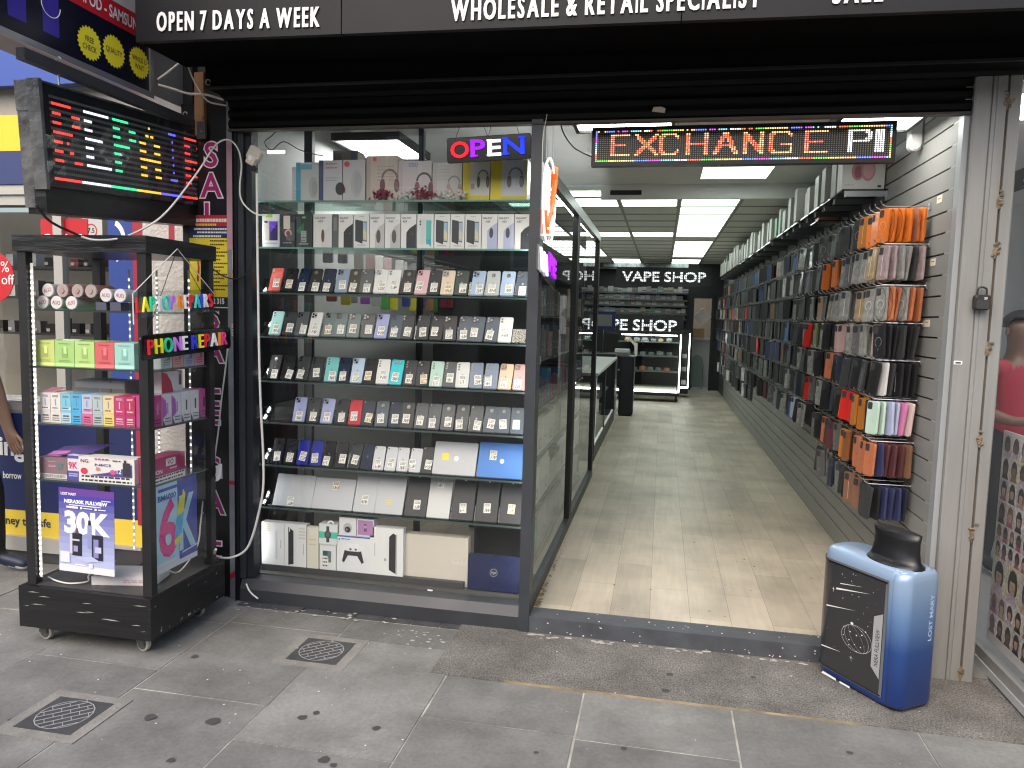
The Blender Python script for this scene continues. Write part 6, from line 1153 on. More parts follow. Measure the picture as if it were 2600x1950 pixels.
# ================================================================== SHELVES BEHIND THE GLASS PARTITION
random.seed(9)
t = thing('aisle_shelving', 'shelving unit full of boxes behind the glass partition', 'shelving')
AZs = [.13, .45, .76, 1.06, 1.36, 1.62, 1.88]
f = MB()
for z in AZs: f.box(-1.0, -.70, 4.25, 7.0, z - .014, z)
f.build('shelf_boards', mat((.10, .13, .12), .2), t)
f = MB(); f.box(-1.03, -1.001, 4.22, 7.05, .09, 2.1); f.build('back_panel', mat((.05, .055, .055), .6), t)
f = MB(); f.box(-1.0, -.705, 4.225, 4.235, .09, 2.1); f.build('end_panel', mat((.04, .044, .045), .5), t)
for r, z in enumerate(AZs[:-1]):
    y = 4.28; k = 0
    while y < 6.9:
        big = r < 3
        wd_ = random.uniform(.22, .48) if big else random.uniform(.05, .16); hh = min(AZs[r + 1] - z - .04, random.uniform(.2, .27) if big else random.uniform(.14, .22))
        if r == 0: cc = (.10, .42, .34) if k == 0 else random.choice(((.55, .55, .52), (.60, .6, .58)))
        elif big: cc = random.choice(((.74, .74, .71), (.78, .77, .74), (.66, .68, .66), (.54, .56, .54)))
        elif r == 3: cc = [(.03, .2, .36), (.36, .02, .06), (.12, .08, .18), (.1, .12, .2), (.3, .08, .1)][k % 5]
        else: cc = random.choice(((.46, .30, .27), (.12, .13, .15), (.2, .22, .25), (.5, .48, .42), (.3, .22, .2), (.08, .1, .14)))
        w2 = min(wd_, 6.98 - y)
        pbox('stock_carton', f'{"large pale" if big else "small"} carton behind the glass partition, {ordn(k)} from the street on the {ordn(r)} shelf up', 'carton', 'cartons behind the glass partition', (-.72, y + w2 / 2, z + .001), (w2 - .008, .2, hh), cc, face='X', art=[('r', .62, .12, .88, .4, tuple(q * .55 for q in cc)), ('l', .1, .3, .45, .36, 1, .03, tuple(q * .4 for q in cc)), ('r', .7, .18, .82, .34, tuple(min(.8, q * 1.2) for q in cc))] if big else [('l', .2, .2, .8, .4, 2, .04, (.6, .6, .6)), ('r', .2, .6, .8, .8, tuple(q * .6 for q in cc))]); y += wd_ + random.uniform(.0, .05); k += 1

# ================================================================== DEEP INSIDE THE SHOP
def glow_text(name, lab, s, M, wd, hg, board):
    tt = thing(name, lab, 'sign'); f = MB(); f.obox(M, -.12, wd + .12, -.08, hg + .09, -.03, 0); f.build('board', BLACK, tt)
    f = MB(); f.text(s, M, h=hg, width=wd, bold=.02, z=.002); f.build('lettering', glow((.95, .97, 1), 1.3), tt)
    f = MB(); n_ = 46                                    # dark gaps between the lit cells
    for i in range(n_): f.obox(M, wd * i / n_ - .0045, wd * i / n_ + .0045, -.005, hg + .005, .003, .0035)
    for j in range(1, 4): f.obox(M, -.01, wd + .01, hg * j / 4 - .006, hg * j / 4 + .006, .0036, .004)
    f.build('cell_gaps', BLACK, tt); return tt
YS = 15.6
a = onY(1579, 713, YS); b_ = onY(1792, 715, YS); c = onY(1579, 689, YS)
glow_text('lit_sign', 'upper lit sign reading VAPE SHOP in white cell letters high on the back wall', 'VAPE SHOP', FY(a.x, YS, a.z), b_.x - a.x, c.z - a.z, True)
a = onY(1536, 836, 14.6); b_ = onY(1718, 839, 14.6); c = onY(1565, 810, 14.6); vx = onY(1493, 836, 14.6)
glow_text('lit_sign', 'lower lit sign reading VAPE SHOP on the far counter, its start hidden by the screen', 'VAPE SHOP', FY(vx.x, 14.6, a.z), b_.x - vx.x, c.z - a.z, True)
random.seed(17)
t = thing('back_shelving', 'black shelving with rows of small boxes covering the back wall', 'shelving')
f = MB(); rows = [onY(1650, y, 16.6).z for y in (680, 742, 760, 775, 795, 808)]
for z in rows: f.box(-1.4, .5, 16.6, 16.98, z - .03, z)
f.build('boards', mat((.07, .07, .075), .4), t)
for r, z in enumerate(rows):
    x = -1.38
    while x < .40:
        w_ = random.uniform(.085, .135); hh = random.uniform(.08, .13) if r else .12; f = MB(); f.box(x, x + w_ - .008, 16.65, 16.8, z + .001, z + hh); f.box(x + .01, x + w_ - .02, 16.645, 16.6499, z + .02, z + .05, 1)
        f.build('small_carton', [mat(random.choice(((.14, .13, .15), (.22, .16, .17), (.16, .2, .19), (.28, .26, .26), (.3, .3, .32), (.34, .3, .2))), .5), mat(random.choice(((.3, .3, .3), (.1, .1, .1))), .5)], t); x += w_
f = MB(); z = onY(1650, 676, 16.58).z; x = -1.3
while x < .5: f.box(x, x + .09, 16.58, 16.6, z - .02, z + .17); x += .1
tag(f.build('glass_jars', mat((.22, .24, .25), .2, noise=.6, nscale=9)), 'row of pale glass jars above the upper lit sign', 'jars')
# far glass counter with lit edges
xa = onZ(1607, 990, .09).x * 14.2 / 16.4; xa, xb, yc = onY(1565, 995, 14.2).x, onY(1724, 995, 14.2).x, 14.2
zt = onY(1724, 850, 14.2).z
t = thing('far_counter', 'far glass display counter with glowing white edges under the lower lit sign', 'counter')
f = MB(); f.box(xa, xb, yc, yc + .5, .20, .26); f.box(xa, xb, yc + .02, yc + .5, zt - .0, zt + .05); f.box(xa, xb, yc + .46, yc + .5, .27, zt - .01); f.build('frame', BLACK, t)
ED = glow((.95, 1, .95), 5.0)
f = MB(); f.box(xb - .02, xb, yc - .012, yc - .001, .27, zt); f.box(xa, xb - .031, yc - .012, yc - .001, .265, .30); f.build('lit_edge', ED, t)
f = MB(); f.box(xa + .05, xb - .08, yc + .03, yc + .05, zt - .03, zt - .012); f.build('added_glow_strip', glow((1, 1, .96), 14), t)  # glowing strip added only to brighten the counter's contents
for k, fz in enumerate((.35, .62, .86)): f = MB(); zz = .27 + (zt - .27) * fz; f.box(xa, xb - .04, yc + .05, yc + .4, zz - .012, zz); f.build('glass_shelf', mat((.25, .3, .28), .3), t)
f = MB(); f.box(xa + .05, xb - .05, yc + .03, yc + .44, .27, .36); f.build('pale_back', mat((.40, .39, .32), .6), t)
f = MB(); f.quad((xa, yc, .26), (xb, yc, .26), (xb, yc, zt), (xa, yc, zt)); f.build('glass_front', GLASS, t)
for sx in (xa + .05, xb - .05): f = MB(); f.box(sx - .02, sx + .02, yc + .02, yc + .07, FZ + .04, .1999); f.prism(ring(.035, 12), basis((sx, yc + .06, FZ + .037), (1, 0, 0), (0, 0, 1)), 0, .03); f.build('castor', BLACK, t)
for r, (fz, cs) in enumerate(((.36, ((.30, .30, .28), (.26, .28, .27), (.5, .22, .12))), (.63, ((.30, .31, .29), (.24, .26, .25))), (.87, ((.30, .22, .12), (.20, .24, .24), (.25, .26, .28), (.16, .2, .22))))):
    x = xa + .1; k = 0
    while x < xb - .15:
        f = MB(); c0 = Vector((x + .07, yc + .15, .27 + (zt - .27) * fz)); r_ = random.uniform(.05, .08)
        for q in range(40): d = Vector((random.gauss(0, 1), random.gauss(0, 1), abs(random.gauss(0, 1)))).normalized() * r_ * random.uniform(.6, 1.1); u = Vector((random.gauss(0, 1), random.gauss(0, 1), random.gauss(0, 1))).normalized() * .02; v = u.cross(d).normalized() * .014; f.add([c0 + d - u, c0 + d + v, c0 + d + u, c0 + d - v], [(0, 1, 2, 3)])
        f.prism(ring(r_ * .8, 10), Matrix.Translation(c0), 0, r_ * .9)
        tag(f.build('ornament', mat(cs[k % len(cs)] if not (r == 0 and x > xb - .35) else (.5, .22, .12), .6)), f'bristly ornament in the far counter, {ordn(k)} from the left on its {("lower", "middle", "top")[r]} shelf', 'ornament', 'ornaments in the far counter'); x += random.uniform(.13, .17); k += 1
t = thing('tall_lit_case', 'narrow lit glass case just right of the far counter', 'display case')
x0, x1 = onY(1727, 960, 15.2).x, onY(1748, 960, 15.2).x; zt2 = onY(1735, 846, 15.2).z
f = MB(); f.box(x0, x1, 15.2, 15.6, .16, .27); f.box(x0, x1, 15.2, 15.6, zt2, zt2 + .06); f.box(x0, x1, 15.5, 15.6, .28, zt2 - .01); f.build('frame', BLACK, t)
f = MB(); f.box(x1 - .018, x1, 15.19, 15.1999, .271, zt2 - .001); f.box(x0, x1 - .031, 15.19, 15.1999, .271, .30); f.build('lit_edge', ED, t)
f = MB(); [f.box(x0 + .02, x1 - .05, 15.25, 15.4, z, z + .08) for z in (.34, .6, .86)]; f.build('stock', mat((.2, .2, .19), .5, noise=.5), t)
# doorway to the store room
t = thing('store_doorway', 'open dark doorway in the back wall leading to a cluttered store', 'doorway')
f = MB(); f.box(.60, .66, 16.95, 17.0, FZ, 2.14); f.box(1.03, 1.09, 16.95, 17.0, FZ, 2.14); f.box(.661, 1.029, 16.95, 17.0, 2.08, 2.14); f.build('frame', BLACK, t)
t = thing('leaning_board', 'cream rounded square board standing on its corner in the store doorway', 'board')
f = MB(); p = onY(1784, 804, 17.6); f.prism(rrect(.30, .30, .05, 4), FY(p.x, 17.6, p.z) @ Matrix.Rotation(.75, 4, 'Z'), -.03, 0, bev=.006); f.build('panel', mat((.80, .74, .62), .6), t)
f = MB(); f.box(.70, 1.10, 17.9, 18.2, FZ, 1.15); f.box(.66, 1.12, 17.85, 18.25, 1.151, 1.2); tag(f.build('store_cupboard', mat((.42, .41, .38), .7)), 'pale low cupboard inside the store room doorway', 'cupboard')
f = MB(); f.box(.66, .95, 17.9, 18.1, 1.205, 1.42); tag(f.build('cardboard_box', mat((.30, .20, .10), .8)), 'brown cardboard box on the store room cupboard', 'box')
t = thing('folded_chair', 'pale green chair with a rounded back leaning in the store doorway', 'chair', loc=(.80, 17.4, FZ))
f = MB(); f.prism([(-.13, 0), (.13, 0), (.15, .5), (.10, .68), (0, .73), (-.10, .68), (-.15, .5)], FY(0, 0, .03) @ Matrix.Rotation(-.12, 4, 'X'), -.02, 0); f.build('back', mat((.18, .22, .20), .6), t)
for sx in (-.11, .11): f = MB(); f.tube([(sx, -.1, 0), (sx, .0, .45)], .014, 6); f.build('leg', mat((.12, .15, .14), .5), t)
# counters along the left of the aisle, black pedestal, screen
t = thing('side_counter', 'long glass side counter with a white top edge along the left of the aisle', 'counter')
f = MB(); f.box(-1.2, -.66, 8.0, 11.4, FZ, .24); f.box(-.70, -.66, 8.0, 8.05, .2405, 1.0); f.box(-.70, -.66, 9.4, 9.45, .2405, 1.0); f.box(-.70, -.66, 11.35, 11.4, .2405, 1.0); f.build('frame', CHAR, t)
f = MB(); f.quad((-.665, 8.05, .24), (-.665, 11.35, .24), (-.665, 11.35, 1.0), (-.665, 8.05, 1.0)); f.build('glass_front', GLASS, t)
f = MB(); f.box(-1.2, -.64, 7.98, 11.42, 1.001, 1.03); f.build('top', mat((.42, .43, .42), .3), t)
f = MB(); f.box(-1.1, -.75, 8.1, 11.3, .58, .595); f.build('shelf', mat((.2, .22, .21), .3), t)
f = MB()
for k in range(18): y = 8.2 + k * .17; f.box(-.95, -.8, y, y + .1, .596, .596 + random.uniform(.04, .12)); f.box(-.98, -.8, y, y + .12, .2405, .24 + random.uniform(.05, .14))
f.build('contents', mat((.30, .31, .30), .4, noise=.6, nscale=9), t)
f = MB(); f.box(-.668, -.66, 8.06, 8.07, .25, .99); f.box(-.69, -.668, 8.06, 11.3, .245, .255); f.build('lit_edge', glow((.95, 1, .95), 1.0), t)
p0, p1 = onZ(1568, 1056, FZ), onZ(1606, 1056, FZ)
t = thing('black_pedestal', 'plain black upright bin at the end of the side counter', 'bin')
f = MB(); f.prism(rrect(p1.x - p0.x, .34, .04, 4), Matrix.Translation(((p0.x + p1.x) / 2, p0.y + .17, FZ)), .02, .94, bev=.01); f.build('body', mat((.010, .011, .018), .4), t)
f = MB(); f.prism(rrect(p1.x - p0.x - .04, .30, .03, 3), Matrix.Translation(((p0.x + p1.x) / 2, p0.y + .17, FZ)), .001, .0195); f.build('plinth', BLACK, t)
f = MB(); q = Vector(((p0.x + p1.x) / 2, p0.y + .1, FZ + .945)); f.box(q.x - .17, q.x + .02, q.y - .05, q.y + .2, q.z, q.z + .05); f.box(q.x - .2, q.x + .02, q.y - .03, q.y + .2, q.z + .051, q.z + .1, 1); tag(f.build('stacked_trays', [mat((.14, .14, .14), .5), mat((.5, .5, .5), .5)]), 'grey trays stacked on the black bin', 'trays')
f = MB(); f.add([q + Vector(v) for v in ((.02, -.06, .30), (.10, -.07, .22), (.15, -.06, .20), (.15, -.05, .0), (.11, -.05, .0), (.10, -.06, .16), (.02, -.05, .25))], [(0, 1, 2, 3, 4, 5, 6)]); tag(f.build('paper_sheet', PAPER), 'bent white paper sheet hanging over the edge of the black bin', 'paper')
a = onY(1497, 790, 12.6); b_ = onY(1562, 838, 12.6)
t = thing('monitor', 'dark computer screen with a blue rim left of the lower lit sign', 'monitor')
f = MB(); f.box(a.x, b_.x, 12.6, 12.64, b_.z, a.z); f.build('casing', mat((.01, .015, .07), .3), t)
f = MB(); f.box(a.x, b_.x - .06, 12.595, 12.5999, b_.z + .06, a.z - .05); f.build('panel', mat((.12, .12, .115), .4), t)
f = MB(); f.box((a.x + b_.x) / 2 - .02, (a.x + b_.x) / 2 + .02, 12.641, 12.68, 1.04, a.z - .1); f.box((a.x + b_.x) / 2 - .12, (a.x + b_.x) / 2 + .12, 12.58, 12.75, 1.031, 1.0399); f.build('stand', BLACK, t)
t = thing('rear_counter', 'dark rear counter behind the side counter carrying the computer screen', 'counter'); f = MB(); f.box(-1.9, -.72, 12.3, 12.9, FZ, 1.03); f.build('body', mat((.02, .02, .024), .5), t)

# ================================================================== SIGNS AT THE ENTRANCE
# moving message sign across the door
a = onY(1510, 412, 3.80); b_ = onY(2262, 401, 3.80); c = onY(1508, 333, 3.80)
def raster(strokes, W_, H_):
    px = set()
    for x0, y0, x1, y1 in strokes:
        n_ = 60
        for i in range(n_ + 1): px.add((round((x0 + (x1 - x0) * i / n_) * (W_ - 1)), round((y0 + (y1 - y0) * i / n_) * (H_ - 1))))
    return px
LET = {'E': [(0, 0, 0, 1), (0, 0, 1, 0), (0, .46, .7, .46), (0, 1, 1, 1)], 'X': [(0, 0, 1, 1), (1, 0, 0, 1)], 'C': [(.2, 0, .8, 0), (0, .15, 0, .85), (.2, 1, .8, 1), (.8, 0, 1, .2), (.8, 1, 1, .8), (0, .2, .2, 0), (0, .8, .2, 1)], 'H': [(0, 0, 0, 1), (1, 0, 1, 1), (0, .5, 1, .5)], 'A': [(0, 1, .5, 0), (.5, 0, 1, 1), (.2, .65, .8, .65)], 'N': [(0, 1, 0, 0), (0, 0, 1, 1), (1, 1, 1, 0)], 'G': [(.2, 0, .8, 0), (0, .2, 0, .8), (.2, 1, .9, 1), (.55, .55, 1, .55), (1, .55, 1, 1), (0, .2, .2, 0), (0, .8, .2, 1), (.8, 0, 1, .2)], 'P': [(0, 0, 0, 1), (0, 0, .9, 0), (.9, 0, 1, .25), (1, .25, .9, .5), (.9, .5, 0, .5)], 'I': [(0, 0, 0, 1), (.5, 0, .5, 1)]}
pix = {}
for ch, c0, wd_ in zip('EXCHANGEPI', (7, 18, 29, 41, 53, 66, 77, 92, 110, 121), (8, 10, 9, 9, 10, 8, 10, 9, 9, 5)):
    for x, y in raster(LET[ch], wd_, 11):
        vert = 2 if ch not in 'GC' or x < 2 else 1
        for dx in range(vert):
            if c0 + x + dx < 127: pix[(c0 + x + dx, 2 + y)] = (7 if ch in 'PI' else (1 if (y in (0, 10) or x > wd_ - 3 and random.random() < .4) else (0 if random.random() < .7 else 8)))
RB = [0, 2, 3, 1, 4, 5, 6, 7]
for i in range(128):
    pix[(i, 0)] = RB[(i // 5 + 3) % 8]; pix[(i, 15)] = RB[(i // 6 + 1) % 8]
    if random.random() < .12: pix.pop((i, 0), None)
for j in range(16): pix[(0, j)] = RB[(j // 3 + 4) % 8]; pix[(127, j)] = RB[(j // 3 + 6) % 8]
for i in range(128):
    for j in range(16):
        if (i, j) not in pix: pix[(i, j)] = 9
EXC = [glow((1, .16, .07), 2.2), glow((1, .62, .25), 2.0), glow((.2, .85, .1), 1.6), glow((.9, .85, .2), 1.7), glow((.15, .25, 1), 2.2), glow((.8, .1, .9), 1.8), glow((.3, .75, .9), 1.7), glow((.95, .95, 1), 2.2), glow((1, .3, .18), 2.2), mat((.36, .31, .22), .5)]
hg = c.z - a.z; wd_ = (b_ - a).length
M = basis(a, b_ - a, (0, 0, 1))
t = led_sign('message_sign', 'long moving message sign reading EXCHANGE in red lights hung across the entrance', M, wd_, hg, 128, 16, pix, .05, .018, EXC, .66, casem=mat((.012, .012, .013), .4))
for x in (.03, wd_ - .04): f = MB(); f.tube([M @ Vector((x, hg + .018, -.02)), M @ Vector((x, hg + .16, -.02))], .0012, 4); f.build('hanging_wire', DARKCABLE, t)
f = MB(); f.tube(curve([onY(1422, 308, 3.82), onY(1432, 340, 3.82), onY(1455, 372, 3.82), onY(1480, 388, 3.82), onY(1505, 399, 3.82)]), .004, 6); f.build('power_lead', DARKCABLE, t, True)
f = MB(); f.tube([M @ Vector((wd_ * .44 - .004 * k, -.02 - .012 * k, -.02)) for k in range(4)], .002, 5); f.build('wire_end', CABLE, t)
# OPEN sign in the window
a = onY(1141, 412, 3.70); b_ = onY(1353, 399, 3.70); c = onY(1130, 348, 3.70)
wd_ = (b_ - a).length + .005; hg = c.z - a.z; M = basis(a - Vector((.012, 0, .006)), b_ - a, (0, 0, 1))
t = thing('open_sign', 'black OPEN sign with glowing red, violet, white and blue letters in the window top', 'sign')
f = MB(); f.prism(rrect(wd_, hg, .012, 3, wd_ / 2, hg / 2), M, -.012, 0, bev=.002); f.build('board', GLOSSB, t)
for ch, x, lw, cc, e_, hh in (('O', .05, .22, (.85, .005, .02), 1.1, 1.0), ('P', .29, .175, (.30, .005, .85), 1.1, 1.06), ('E', .49, .16, (1, 1, 1), 1.05, 1.0), ('N', .675, .25, (.005, .03, .75), 1.1, 1.06)):
    Ml = M @ Matrix.Translation((x * wd_, hg * .20, .001)); f = MB(); f.text(ch, Ml, h=hg * .62 * hh, width=lw * wd_, bold=.02, ext=.03)
    if ch != 'O':                                        # slab serifs
        h_ = hg * .62 * hh; sp = {'P': ((-.02, 0, .5), (-.02, .93, .3)), 'E': ((-.04, 0, .4), (-.04, .93, .4)), 'N': ((-.05, 0, .34), (-.05, .93, .3), (.72, .93, .34))}[ch]
        for sx, sy, sw_ in sp: f.obox(Ml, sx * lw * wd_, (sx + sw_) * lw * wd_, sy * h_, sy * h_ + h_ * .085, .0005, .0085)
    f.build('letter', glow(cc, e_), t)
for x0, x1 in ((.11, .18), (.5, .42), (.5, .55), (.86, .82)): f = MB(); f.tube([M @ Vector((wd_ * x0, hg - .008, .001)), M @ Vector((wd_ * x1, hg + .07, .0))], .0013, 4); f.build('hanging_wire', DARKCABLE, t)
# neon sign square to the shop front beside the corner post
xn = -.585
t = thing('neon_sign', 'white and orange oval neon sign hung square on the window corner post', 'neon sign')
NW, NO, NP = glow((.95, .98, 1), 0.95), glow((1, .14, .02), 1.0), glow((.40, .01, .9), 1.1)
cy, cz = 3.80, 2.185
def Nn(pts, m_, r=.006): f = MB(); f.tube([(xn + .006, cy + y, cz + z) for y, z in pts], r, 7); return f.build('neon_tube', m_, t, True)
f = MB(); f.box(xn - .005, xn - .001, cy - .20, cy + .20, cz - .20, cz + .16); f.build('clear_board', glass_mat((.92, .94, .94), 0, 1.45), t)
Nn([(.20 * math.cos(q * .26 + .9), .21 * math.sin(q * .26 + .9)) for q in range(22)], NW, .006)
for k in range(4): Nn(curve([(-.13 + .045 * k, .17 - .004 * k), (-.15 + .045 * k, .03), (-.11 + .04 * k, -.11 + .02 * k)]), NW, .0042)
Nn(curve([(.17, .20), (.15, .10), (.10, .0), (.02, -.06), (-.06, -.12)]), NO, .014); Nn([(-.14, -.06), (-.11, -.15), (-.03, -.15)], NO, .012); Nn([(.12, .19), (.18, .12)], NO, .016)
for q, (x, s_) in enumerate(((-.25, 'VA'), (.03, 'PE'))):
    f = MB(); f.text(s_, FX(xn + .002, cy + x, cz - .33, -.12), h=.085, width=.26, bold=.05, ext=.04); f.build('neon_letters', (NW, NP)[q], t)
f = MB(); f.obox(FX(xn, cy - .27, cz - .35, -.12), 0, .60, 0, .12, -.008, 0); f.build('letter_board', GLOSSB, t)
f = MB(); f.tube([(xn, cy - .05, cz + .17), (xn, cy - .08, 2.58)], .0025, 5); f.tube([(xn, cy + .12, cz + .17), (xn, cy + .09, 2.58)], .0025, 5); f.tube(curve([(xn, cy - .2, cz + .02), (xn, cy - .22, cz + .25), (xn, cy - .12, 2.58)]), .002, 5); f.build('hanging_wire', CABLE, t)

# ================================================================== GIANT VAPE MODEL
u = Vector((.5736, -.8192, 0)).normalized(); v = Vector((-u.y, u.x, 0)); Lf, Tk, Ht = .46, .22, .600
org = Vector((.755, 3.636, .0062))
t = thing('giant_vape', 'giant blue and black vape model standing on the apron beside the metal pillar', 'display model', loc=org)
Mp = Matrix(((u.x, v.x, 0, 0), (u.y, v.y, 0, 0), (0, 0, 1, 0), (0, 0, 0, 1)))
grad = bpy.data.materials.new('fading blue lacquer'); grad.use_nodes = True; n = grad.node_tree.nodes; l = grad.node_tree.links; b = n['Principled BSDF']
tc = n.new('ShaderNodeTexCoord'); sp = n.new('ShaderNodeSeparateXYZ'); l.new(tc.outputs['Object'], sp.inputs[0])
cr = n.new('ShaderNodeValToRGB'); e = cr.color_ramp.elements; e[0].position = .10; e[0].color = (.020, .055, .23, 1); e[1].position = .95; e[1].color = (.30, .42, .58, 1); x_ = e.new(.42); x_.color = (.028, .080, .28, 1); x_ = e.new(.66); x_.color = (.13, .24, .45, 1)
mm = n.new('ShaderNodeMapRange'); mm.inputs[2].default_value = Ht; l.new(sp.outputs[2], mm.inputs[0]); l.new(mm.outputs[0], cr.inputs[0]); l.new(cr.outputs[0], b.inputs['Base Color'])
b.inputs['Metallic'].default_value = .35; b.inputs['Roughness'].default_value = .32; b.inputs['Coat Weight'].default_value = .25; b.inputs['Coat Roughness'].default_value = .15
def plan(x0, x1, y0, y1, rl, rr, n_=7):
    out = []
    for cx, cy_, r, a0 in ((x1 - rr, y1 - rr, rr, 0), (x0 + rl, y1 - rl, rl, PI / 2), (x0 + rl, y0 + rl, rl, PI), (x1 - rr, y0 + rr, rr, 1.5 * PI)):
        for i in range(n_ + 1): q = a0 + PI / 2 * i / n_; out.append((cx + r * math.cos(q), cy_ + r * math.sin(q)))
    return out
def loft(mb, levels, M, mi=0):
    n_ = len(levels[0][0]); vs = [M @ Vector((x, y, z)) for ps, z in levels for x, y in ps]
    fs = [(k * n_ + i, k * n_ + (i + 1) % n_, (k + 1) * n_ + (i + 1) % n_, (k + 1) * n_ + i) for k in range(len(levels) - 1) for i in range(n_)] + [tuple(reversed(range(n_))), tuple(range((len(levels) - 1) * n_, len(levels) * n_))]
    mb.add(vs, fs, mi)
def inset(ps, d): cx = sum(p[0] for p in ps) / len(ps); cy_ = sum(p[1] for p in ps) / len(ps); return [(x + (cx - x) / max(1e-6, math.hypot(cx - x, cy_ - y)) * d, y + (cy_ - y) / max(1e-6, math.hypot(cx - x, cy_ - y)) * d) for x, y in ps]
P0 = plan(0, Lf, 0, Tk, .085, .062)
lev = []
for zz, dd in ((.006, .022), (.012, .011), (.024, .003), (.045, 0), (.30, 0), (Ht - .05, 0), (Ht - .026, .004), (Ht - .010, .013), (Ht, .030)): lev.append((inset(P0, dd), zz))
f = MB(); loft(f, lev, Mp); bo = f.build('body', grad, t, True)
f = MB(); loft(f, [(inset(P0, .03), 0), (inset(P0, .03), .0059)], Mp); f.build('foot', BLACK, t)
# black star panel wraps the rounded left end and the front
def wrap(d, z0, z1, xr, mi, mb):
    Q = plan(-d, Lf + d, -d, Tk + d, .085 + d, .062 + d, 10)
    path = [p for p in Q if p[0] < .087 and p[1] < Tk * .62] ; path = sorted([p for p in path if p[1] > .001 - d or p[0] <= .087], key=lambda p: (p[0] > .0849, -p[1]))
    path += [(xr * k / 8 + .085 * (1 - k / 8), -d) for k in range(1, 9)]
    vs = [Mp @ Vector((x, y, z)) for z in (z0, z1) for x, y in path]; n_ = len(path)
    mb.add(vs, [(i, i + 1, n_ + i + 1, n_ + i) for i in range(n_ - 1)], mi); return path
f = MB(); wrap(.0035, .050, Ht - .062, Lf - .088, 0, f); f.build('star_panel', mat((.030, .031, .033), .2, coat=.3), t, True)
f = MB(); wrap(.0030, .040, Ht - .050, Lf - .074, 0, f); f.build('panel_rim', mat((.25, .26, .28), .2, .6), t, True)
f = MB(); wrap(.0050, Ht - .066, Ht - .058, Lf - .080, 0, f); wrap(.005, .044, .050, Lf - .080, 0, f); f.build('panel_edge', mat((.01, .01, .012), .15), t, True)
Mf = Mp @ basis((0, -.0042, 0), (1, 0, 0), (0, 0, 1)) @ Matrix.Diagonal((1.39, 1, 1, 1))
f = MB(); rnd = random.Random(2)
for x0, y0, x1, y1, w_ in ((.085, .425, .215, .462, .004), (.10, .455, .19, .480, .002), (.05, .33, .165, .362, .003), (.04, .135, .12, .148, .003)): f.poly([(x0, y0 - w_), (x0, y0 + w_), (x1, y1)], Mf)
for _ in range(30): x, y, r = rnd.uniform(.04, .25), rnd.uniform(.06, .52), rnd.choice((.0008, .0012, .0018)); f.poly([(x + r * math.cos(q), y + r * math.sin(q)) for q in (0, 1.3, 2.5, 3.8, 5)], Mf, .0001)
for x, y, r in ((.155, .30, .0058), (.15, .26, .003), (.175, .256, .003), (.195, .268, .003), (.125, .27, .002), (.125, .232, .002), (.148, .222, .0024), (.17, .212, .002), (.193, .212, .0024), (.148, .198, .002), (.178, .184, .002), (.208, .29, .0026)): f.poly([(x + r * math.cos(q), y + r * math.sin(q)) for q in (0, .8, 1.6, 2.4, 3.2, 4, 4.8, 5.5)], Mf, .0001)
for x, y in ((.074, .418), (.16, .146)): f.poly([(x - .009, y), (x, y + .001), (x + .009, y), (x, y - .001)], Mf, .0001); f.poly([(x, y - .011), (x + .001, y), (x, y + .011), (x - .001, y)], Mf, .0002)
f.annulus(.058, .0572, Mf @ Matrix.Translation((.175, .24, 0)), 0, 0, 30)
for k in (.35, .75): f.annulus(.058, .0573, Mf @ Matrix.Translation((.175, .24, 0)) @ Matrix.Rotation(.5, 4, 'Z') @ Matrix.Diagonal((k, 1, 1, 1)), 0, 0, 30)
f.build('star_print', mat((.72, .72, .72), .4), t)
f = MB(); f.poly([(.2665, .115), (.2665, .40), (.235, .375), (.235, .155)], Mf, .0012); tg = f.build('name_strip', mat((.42, .43, .44), .35, .3), t)
f = MB(); f.text('NERA FULLVIEW', Mf @ Matrix.Translation((.259, .165, .0016)) @ Matrix.Rotation(PI / 2, 4, 'Z'), h=.014, width=.16, bold=.01); f.build('lettering', INK, tg)
f = MB(); f.poly([(.05, .008), (.11, .008), (.11, .018), (.055, .020)], Mf, .004); f.poly([(.125, .008), (.165, .008), (.165, .017), (.125, .017)], Mf, .004); f.build('reflector', WHITE, t)
# raised spine on the right end, lettering, mouthpiece
f = MB(); Q = plan(Lf - .055, Lf + .006, -.004, Tk + .004, .004, .052, 8); loft(f, [(inset(Q, .012), .014), (Q, .03), (Q, Ht - .045), (inset(Q, .006), Ht - .02), (inset(Q, .02), Ht - .004)], Mp); f.build('spine', grad, t, True)
Ms = Mp @ basis((Lf + .0068, Tk * .86, 0), (0, 1, 0), (0, 0, 1))
f = MB(); f.text('LOST MARY', Ms @ Matrix.Translation((-.02, .30, 0)) @ Matrix.Rotation(PI / 2, 4, 'Z'), h=.02, width=.20, bold=.01); f.build('side_lettering', mat((.45, .6, .8), .4), t)
f = MB(); cx_, cy_ = Lf - .142, Tk / 2
E_ = lambda rx, ry, ox=0: [(cx_ + ox + rx * math.cos(2 * PI * i / 24), cy_ + ry * math.sin(2 * PI * i / 24)) for i in range(24)]
loft(f, [(E_(.132, .092), Ht - .016), (E_(.128, .086), Ht + .004), (E_(.124, .060), Ht + .010), (E_(.116, .046), Ht + .030), (E_(.111, .038), Ht + .065), (E_(.111, .034), Ht + .105), (E_(.116, .036), Ht + .140)], Mp); mp_ = f.build('mouthpiece', mat((.007, .007, .008), .34), t, True)
f = MB(); f.poly(E_(.107, .028), Mp, Ht + .1405); f.build('mouth_opening', mat((.002, .002, .002), .8), mp_)

